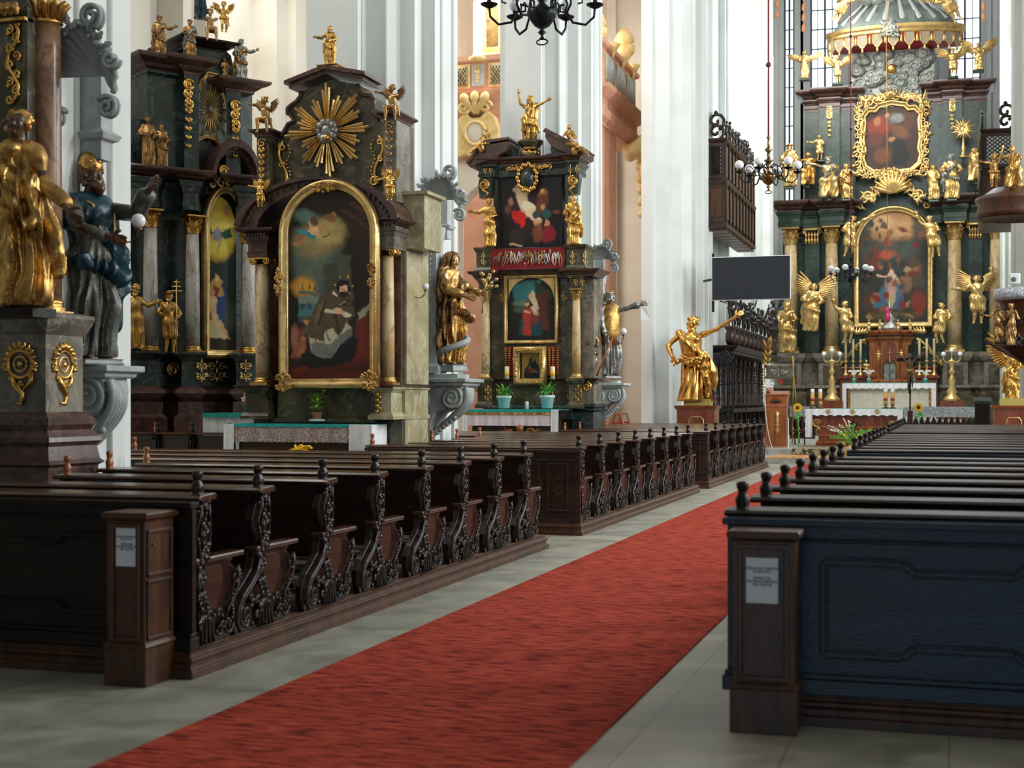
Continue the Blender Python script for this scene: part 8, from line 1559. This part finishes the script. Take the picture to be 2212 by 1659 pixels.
cr_ = MB().tube([(-.5, -.2, 1.15), (.4, -.1, .6)], .035, 6); extra(rg, 'dark_beam', cr_, black)
# figures on the pulpit and its sounding board
for lab, x0, x1, a, b, Y, m, kw in (('dark robed pulpit figure with both hands forward, left one', 2146, 2170, 655, 748, 29.8, bronze, dict(skin=darkflesh, beard=True, arms=A(OUT, DNR))), ('dark robed pulpit figure seen from behind, right one', 2168, 2200, 655, 748, 29.7, bronze, dict(rz=2.6)),
    ('seated gilded figure on the sounding board at the right edge', 2168, 2208, 314, 408, 32.8, ogold, dict(pose='sit', mantle=(ogold, 1))), ('gilded child figure on the sounding board left of the seated one', 2135, 2160, 330, 405, 32.9, ogold, dict(baby=True, style='loin', arms=A(OUT, UPR)))):
    fb_('pulpit_figure', lab, x0, x1, a, b, Y, **{**dict(skin=m, robe=m, seed=x0), **kw})
# priest altar
fb_('saint_statue', 'small gilded statue with a child on the very top of the priest altar', 700, 726, 56, 143, 17.6, robe=ogold, skin=ogold, mantle=(ogold, 1), beard=True, arms=A(OUT, DNR), seed=31, base=(ogold, .3, .09))
PU = dict(baby=True, skin=bronze, robe=bronze)
fb_('putto', 'winged putto sitting on the left pilaster of the priest altar gable', 552, 592, 212, 290, 17.2, pose='sit', style='loin', wings=(bronze, .55, 55), arms=A(OUT, ((.16, -.06, .60), (.05, -.16, .62))), seed=32, **PU); fb_('putto', 'winged putto sitting on the right pilaster of the priest altar gable', 828, 866, 186, 264, 17.2, pose='sit', style='loin', wings=(bronze, .55, 60), arms=A(OUT, DNR), head=(-.4, .1, 0), seed=33, **PU)
PG = dict(baby=True, skin=gold, robe=gold); fb_('putto', 'golden putto beside the left end of the arched pediment', 546, 578, 386, 448, 17.0, style='loin', wings=(gold, .6, 55), arms=A(OUT, DNR), seed=34, **PG); fb_('putto', 'golden putto beside the right end of the arched pediment', 826, 856, 364, 434, 17.0, style='loin', wings=(gold, .6, 60), arms=A(((-.2, -.05, .66), (-.38, -.08, .62)), DNR), seed=35, **PG)
# altar with two pictures
fb_('christ_statue', 'gilded statue with raised right hand and billowing cloth on top of the two-picture altar', 1130, 1162, 206, 318, 27.5, style='loin', mantle=(gold, 1), beard=True, long_hair=True, arms=A(((-.18, -.03, .84), (-.22, -.05, 1.02)), ((.2, -.04, .80), (.36, -.08, .86))), skin=ogold, robe=gold, seed=36, base=(ogold, .25, .05))
for lab, x0, x1, a, b, s_ in (('gilded reclining figure on the left half of the broken pediment', 1036, 1066, 276, 322, -1), ('gilded reclining woman on the right half of the broken pediment', 1200, 1262, 268, 330, 1)):
    f_ = fb_('reclining_statue', lab, x0, x1, a, b+8, 27.3, pose='sit', J=dict(kA=(s_*.12, -.18, .30), fA=(s_*.42, -.16, .08), kB=(s_*.20, -.16, .28), fB=(s_*.55, -.14, -.04)), robe=ogold, skin=flesh, arms=A(((-.2, -.05, .50), (-.14, -.18, .5)), ((.18, -.05, .5), (.12, -.18, .46))), seed=x0, long_hair=True)
fb_('saint_statue', 'gilded monk statue holding out a small bird left of the upper picture', 1042, 1073, 428, 534, 27.3, robe=gold, skin=ogold, arms=A(OUT, DNR), seed=38, vox=1/130); fb_('saint_statue', 'gilded veiled nun statue holding a book right of the upper picture', 1220, 1256, 422, 530, 27.3, robe=gold, skin=flesh, veil=gold, mantle=(gold, -1), seed=39, vox=1/130)
# black altar in the aisle
def f4(name, lab, cx, yt, yb, d=.3, **kw):
    s_ = F4.s(cx, d); p = F4.w(s_, d); z0 = F4.z(cx, yb, d); z1 = F4.z(cx, yt, d); H = (z1-z0)/(.865 if kw.get('pose') == 'sit' else 1)
    kw.setdefault('rz', F4.phi*.6); return figure(name, lab, 'statue', H, (p[0], p[1], z0), vox=max(1/150., 1/((yb-yt)*1.25)), seed=cx, **kw)
OG = dict(skin=bronze, robe=bronze)
f4('saint_statue', 'gilded statue pointing right on the left cornice of the black altar', 345, 34, 130, mantle=(bronze, 1), arms=A(DN, OUTR), **OG); f4('saint_statue', 'grey-gold statue beside the gable of the black altar', 411, 42, 130, mantle=(silver, 1), **OG); f4('saint_statue', 'slim silver-gold statue on the right cornice of the black altar', 521, 84, 180, .35, skin=silver, robe=silver, mantle=(bronze, 1), arms=A(DN, OUTR))
f4('saint_statue', 'small dark figure half hidden behind the right gable of the black altar', 486, 126, 178, .2, **OG)
f4('putto', 'seated gilded putto on the top cornice of the black altar', 455, 22, 92, .25, baby=True, pose='sit', style='loin', skin=flesh, robe=bronze); f4('putto', 'flying gilded putto at the very top of the black altar', 484, 0, 70, .3, baby=True, style='loin', wings=(gold, .6, 50), skin=gold, robe=gold, arms=A(OUT, DNR)); f4('saint_statue', 'blue robed figure cut by the top edge over the black altar', 432, -60, 42, .2, skin=flesh, robe=blackcloth)
f4('saint_statue', 'taller gilded woman of the pair on the barrel roof ledge of the black altar', 320, 252, 360, .5, **OG); f4('saint_statue', 'bearded shorter man of the pair on the barrel roof ledge of the black altar', 349, 268, 362, .5, beard=True, mantle=(bronze, 1), **OG)
f4('prophet_statue', 'gilded turbaned old man with a stick between the columns of the black altar', 293, 618, 755, .55, beard=True, hat='turban', arms=A(DN, OUTR), skin=ogold, robe=ogold); t_ = f4('pope_statue', 'gilded figure in a brimmed hat with a triple-barred cross staff on the black altar', 366, 630, 765, .55, style='tunic', hat='brim', beard=True, skin=ogold, robe=ogold)
g = MB().tube([(.10, -.2, 0), (.10, -.2, 1.18)], .010, 6); [g.tube([(.10-w, -.2, z), (.10+w, -.2, z)], .012, 6) for w, z in ((.09, 1.0), (.07, 1.07), (.05, 1.14))]; extra(t_, 'cross_staff', g, pgold)
# high altar
W6 = lambda up=60, s=.9: (pgold, s, up); H_ = dict(skin=pgold, robe=pgold)
for nm, lab, x0, x1, a, b, Y, kw in (
 ('angel_statue', 'gilded angel with lowered wings at the far left top of the high altar', 1724, 1752, 110, 170, 64.6, dict(wings=W6(20, .8))), ('angel_statue', 'gilded kneeling angel raising one arm left of the cloud bank', 1793, 1826, 122, 180, 64.3, dict(wings=W6(40, .8), arms=A(UP, DNR), style='tunic')),
 ('angel_statue', 'gilded kneeling angel right of the cloud bank', 2042, 2076, 104, 166, 64.3, dict(wings=W6(40, .8), arms=A(OUT, UPR), style='tunic')), ('angel_statue', 'gilded angel with spread wings at the far right top of the high altar', 2096, 2132, 92, 152, 64.6, dict(wings=W6(45, 1))),
 ('angel_statue', 'gilded flying angel left of the canopy roof, cut by the top edge', 1786, 1818, -40, 48, 63, dict(wings=W6(50, .9), style='tunic', roll=(.3, .5))), ('angel_statue', 'gilded flying angel right of the canopy roof, cut by the top edge', 2054, 2086, -44, 46, 63, dict(wings=W6(50, .9), style='tunic', roll=(.3, -.5))),
 ('putto', 'small gilded putto on the upper left of the cartouche frame', 1858, 1884, 205, 242, 64, dict(baby=True, style='loin', wings=W6(50, .7))), ('putto', 'small gilded putto on the upper right of the cartouche frame', 1978, 2002, 202, 240, 64, dict(baby=True, style='loin', wings=W6(60, .7), arms=A(OUT, UPR))),
 ('saint_statue', 'gilded figure with hat and staff on the leftmost cornice of the high altar', 1690, 1722, 312, 404, 63.6, dict(hat='brim', beard=True, mantle=(pgold, 1))), ('saint_statue', 'dull gilded seated bishop behind the left cornice of the high altar', 1732, 1760, 328, 402, 64.2, dict(pose='sit', skin=ogold, robe=ogold)),
 ('saint_statue', 'small gilded child statue standing on a block above the left cornice', 1760, 1780, 292, 346, 64.4, dict(arms=A(OUT, DNR), style='tunic')), ('king_statue', 'silver-gold crowned knight with a sword and banner on the left cornice', 1772, 1808, 338, 430, 63.4, dict(pose='sit', hat='crown', beard=True, skin=silver, robe=pgold, mantle=(silver, 1), arms=A(OUT, DNR))),
 ('saint_statue', 'gilded leaning figure reaching right beside the crowned knight', 1816, 1842, 354, 430, 63.6, dict(arms=A(DN, OUTR), mantle=(ogold, 1))), ('saint_statue', 'gilded kneeling woman on the right cornice nearest the main painting', 2000, 2034, 356, 432, 63.5, dict(veil=ogold, arms=A(OUT, DNR))),
 ('saint_statue', 'silver-gold standing woman on the right cornice of the high altar', 2038, 2074, 332, 430, 63.4, dict(robe=pgold, skin=silver, mantle=(silver, 1))), ('saint_statue', 'gilded seated woman holding up a chalice on the right cornice', 2090, 2122, 318, 394, 63.8, dict(pose='sit', veil=pgold, arms=A(DN, UPR))),
 ('angel_statue', 'gilded flying angel at the upper left of the arched main painting', 1816, 1844, 466, 556, 63.6, dict(style='tunic', arms=A(DN, ((.18, -.03, .90), (.34, -.05, 1.02))), roll=(0, .15))), ('angel_statue', 'gilded flying angel at the upper right of the arched main painting', 2008, 2036, 464, 556, 63.6, dict(style='tunic', arms=A(UP, DNR), roll=(0, -.15))),
 ('angel_statue', 'tall gilded angel with a big wing between the left columns', 1732, 1766, 612, 716, 63.2, dict(wings=W6(70, .8), mantle=(pgold, 1), roll=(0, .1))), ('angel_statue', 'gilded twisting figure at the lower left of the main painting', 1814, 1842, 650, 742, 63.2, dict(style='tunic', arms=A(UP, DNR), sway=.07)),
 ('angel_statue', 'gilded twisting figure at the lower right of the main painting', 2018, 2046, 654, 742, 63.2, dict(style='tunic', sway=-.07)), ('angel_statue', 'gilded angel with crossed arms between the right columns', 2092, 2130, 594, 700, 63.2, dict(wings=W6(60, .7), style='tunic', arms=A(OUT, UPR))),
 ('pope_statue', 'gilded robed figure with book and key at the left foot of the high altar', 1682, 1720, 652, 762, 64.2, dict(beard=True, mantle=(pgold, 1), arms=A(DN, DNR)))):
    k_ = dict(H_); k_.update(kw); rt = fb_(nm, lab, x0, x1, a, b, Y, seed=x0 % 97, base=(gmarble if b < 440 else olmarble, .35, .10) if (b < 440 and b > 60 and nm != 'putto') else None, **k_)
    if nm != 'putto': rt.scale = (1.22, 1.15, 1)
m_ = P(2081, 322, 63.6); r = thing('monstrance', 'gilded sunburst monstrance on a foot between the right cornice statues', 'monstrance', m_); g = MB().lathe([(.26, -.35), (.1, -.28), (.06, -.1), (.1, 0), (.05, .2), (.04, .5)], m_, 12); g.build('foot', pgold, r); g = MB().ball((m_.x, m_.y, m_.z+.85), .2, 12, 0, (1, .3, 1)); [g.tube([(m_.x, m_.y, m_.z+.85), (m_.x+(.5 if k % 2 else .38)*math.cos(k*PI/10), m_.y, m_.z+.85+(.5 if k % 2 else .38)*math.sin(k*PI/10))], [.07, .03], 5) for k in range(20)]; g.build('rays', pgold, r)
tag(MB().ball(P(1926, 149, 64.0), .22, 12).build('gilded_cherub_head', gold), 'tiny gilded cherub head in the middle of the cloud bank', 'ornament')
for i, cx in enumerate((1877, 1901, 1940, 1966)): fb_('bust', 'small gilded bust on the tabernacle cornice, %s from the left' % LBL[i], cx-7, cx+7, 690, 715, 63.3, baby=True, style='gown', skin=pgold, robe=pgold, seed=i, group='busts on the tabernacle')
for lab, cx, a, b in (('gilded putto kneeling left of the tabernacle doors', 1872, 777, 812), ('gilded putto sitting right of the tabernacle', 1947, 755, 776), ('gilded putto sitting left of the tabernacle niche', 1898, 757, 780)): fb_('putto', lab, cx-8, cx+8, a, b, 62.9, baby=True, style='loin', skin=pgold, robe=pgold, seed=cx)
# black figures on the choir stalls
for i in range(_sn):
    y = _sy0+.25+(_sy1-_sy0-.5)*i/(_sn-1); H = (1.0, .85, 1.05, .9, 1.0, .82, .95, 1.0, .85, .9, 1.5)[i]
    figure('stall_figure', 'black carved figure on the choir stalls cornice, number %s counted from the near end' % ('one', 'two', 'three', 'four', 'five', 'six', 'seven', 'eight', 'nine', 'ten', 'eleven')[i], 'statue', H, (_sx, y, _sz), rz=.7, group='black figures on the choir stalls', skin=carved, robe=carved, style='loin' if i < 10 else 'gown', baby=i % 2 == 1, arms=A((OUT, DN, UP)[i % 3], (DNR, UPR, OUTR)[i % 3]), vox=1/60., seed=i)
# ================================================================ LIGHT AND CAMERA
def area(loc, to, sx, sy, power, color=(1, 1, 1), name='window_and_fill_light', spread=PI):
    l = bpy.data.lights.new(name, 'AREA'); l.shape = 'RECTANGLE'; l.size = sx; l.size_y = sy; l.energy = power; l.color = color; l.spread = spread
    o = bpy.data.objects.new(name, l); COL.objects.link(o); o.location = loc
    o.rotation_euler = (Vector(to)-Vector(loc)).to_track_quat('-Z', 'Y').to_euler(); return o
area((8.4, 8.2, 3.4), (-2.2, 8.8, 0), 2.2, 2.6, 520, (1, .97, .9))
for y, e in ((15, 1700), (23, 2300), (32, 2500)): area((8.6, y, 10), (-6, y+2, 2), 2.6, 8, e, (.93, .98, 1))
area((1.0, 49, 14), (-5, 50, 4), 5, 9, 3000, (.93, .98, 1)); area((-5.5, 60, 17), (-2, 66, 6), 4, 8, 1100, (1, .97, .9)); area((-2.6, 50, 19), (-2.6, 66, 7), 7, 5, 1500, (1, .97, .92))
for y, e in ((15, 800), (25.3, 500), (34, 900)): area((-13.0, y, 11), (-8, y-1, 2), 2.2, 8, e, (1, .97, .92))
area((-12.5, 39, 10), (-9, 40.5, 6), 2.2, 7, 700, (1, .95, .88)); area((-7.4, 33, 16), (-9, 39, 6), 2, 5, 700, (1, .97, .92))  # added lamps that brighten the dark loggia bay and its end wall
area((-2.6, -8.7, 3.2), (-2.6, 6, .6), 3.2, 3.2, 90, (1, .97, .92)); area((.2, -8.6, 1.0), (-.2, 6, .5), 2.6, 1.8, 240, (.25, .58, 1))  # added lamps behind the camera: neutral fill, and blue for the panel sheen
w = bpy.data.worlds.new('sky'); bpy.context.scene.world = w; w.use_nodes = True
bg = w.node_tree.nodes['Background']; bg.inputs[0].default_value = (.92, .97, 1.0, 1); bg.inputs[1].default_value = .55
cam = bpy.data.cameras.new('camera'); co = bpy.data.objects.new('camera', cam); COL.objects.link(co)
cam.sensor_width = 36; cam.lens = FL/2212*36; cam.shift_y = (HZ-829.5)/2212; co.location = (0, 0, EYE); co.rotation_euler = (PI/2, 0, TH)
cam.clip_end = 300; cam.dof.use_dof = True; cam.dof.focus_distance = 21; cam.dof.aperture_fstop = 2.8
sc = bpy.context.scene; sc.camera = co; sc.view_settings.view_transform = 'Standard'; sc.view_settings.look = 'None'; sc.view_settings.gamma = 1; sc.view_settings.use_curve_mapping = False
sc.view_settings.exposure = -.78
c_ = sc.cycles; c_.max_bounces = 6; c_.diffuse_bounces = 3; c_.glossy_bounces = 3; c_.transmission_bounces = 4; c_.caustics_reflective = False; c_.caustics_refractive = False; c_.sample_clamp_indirect = 6
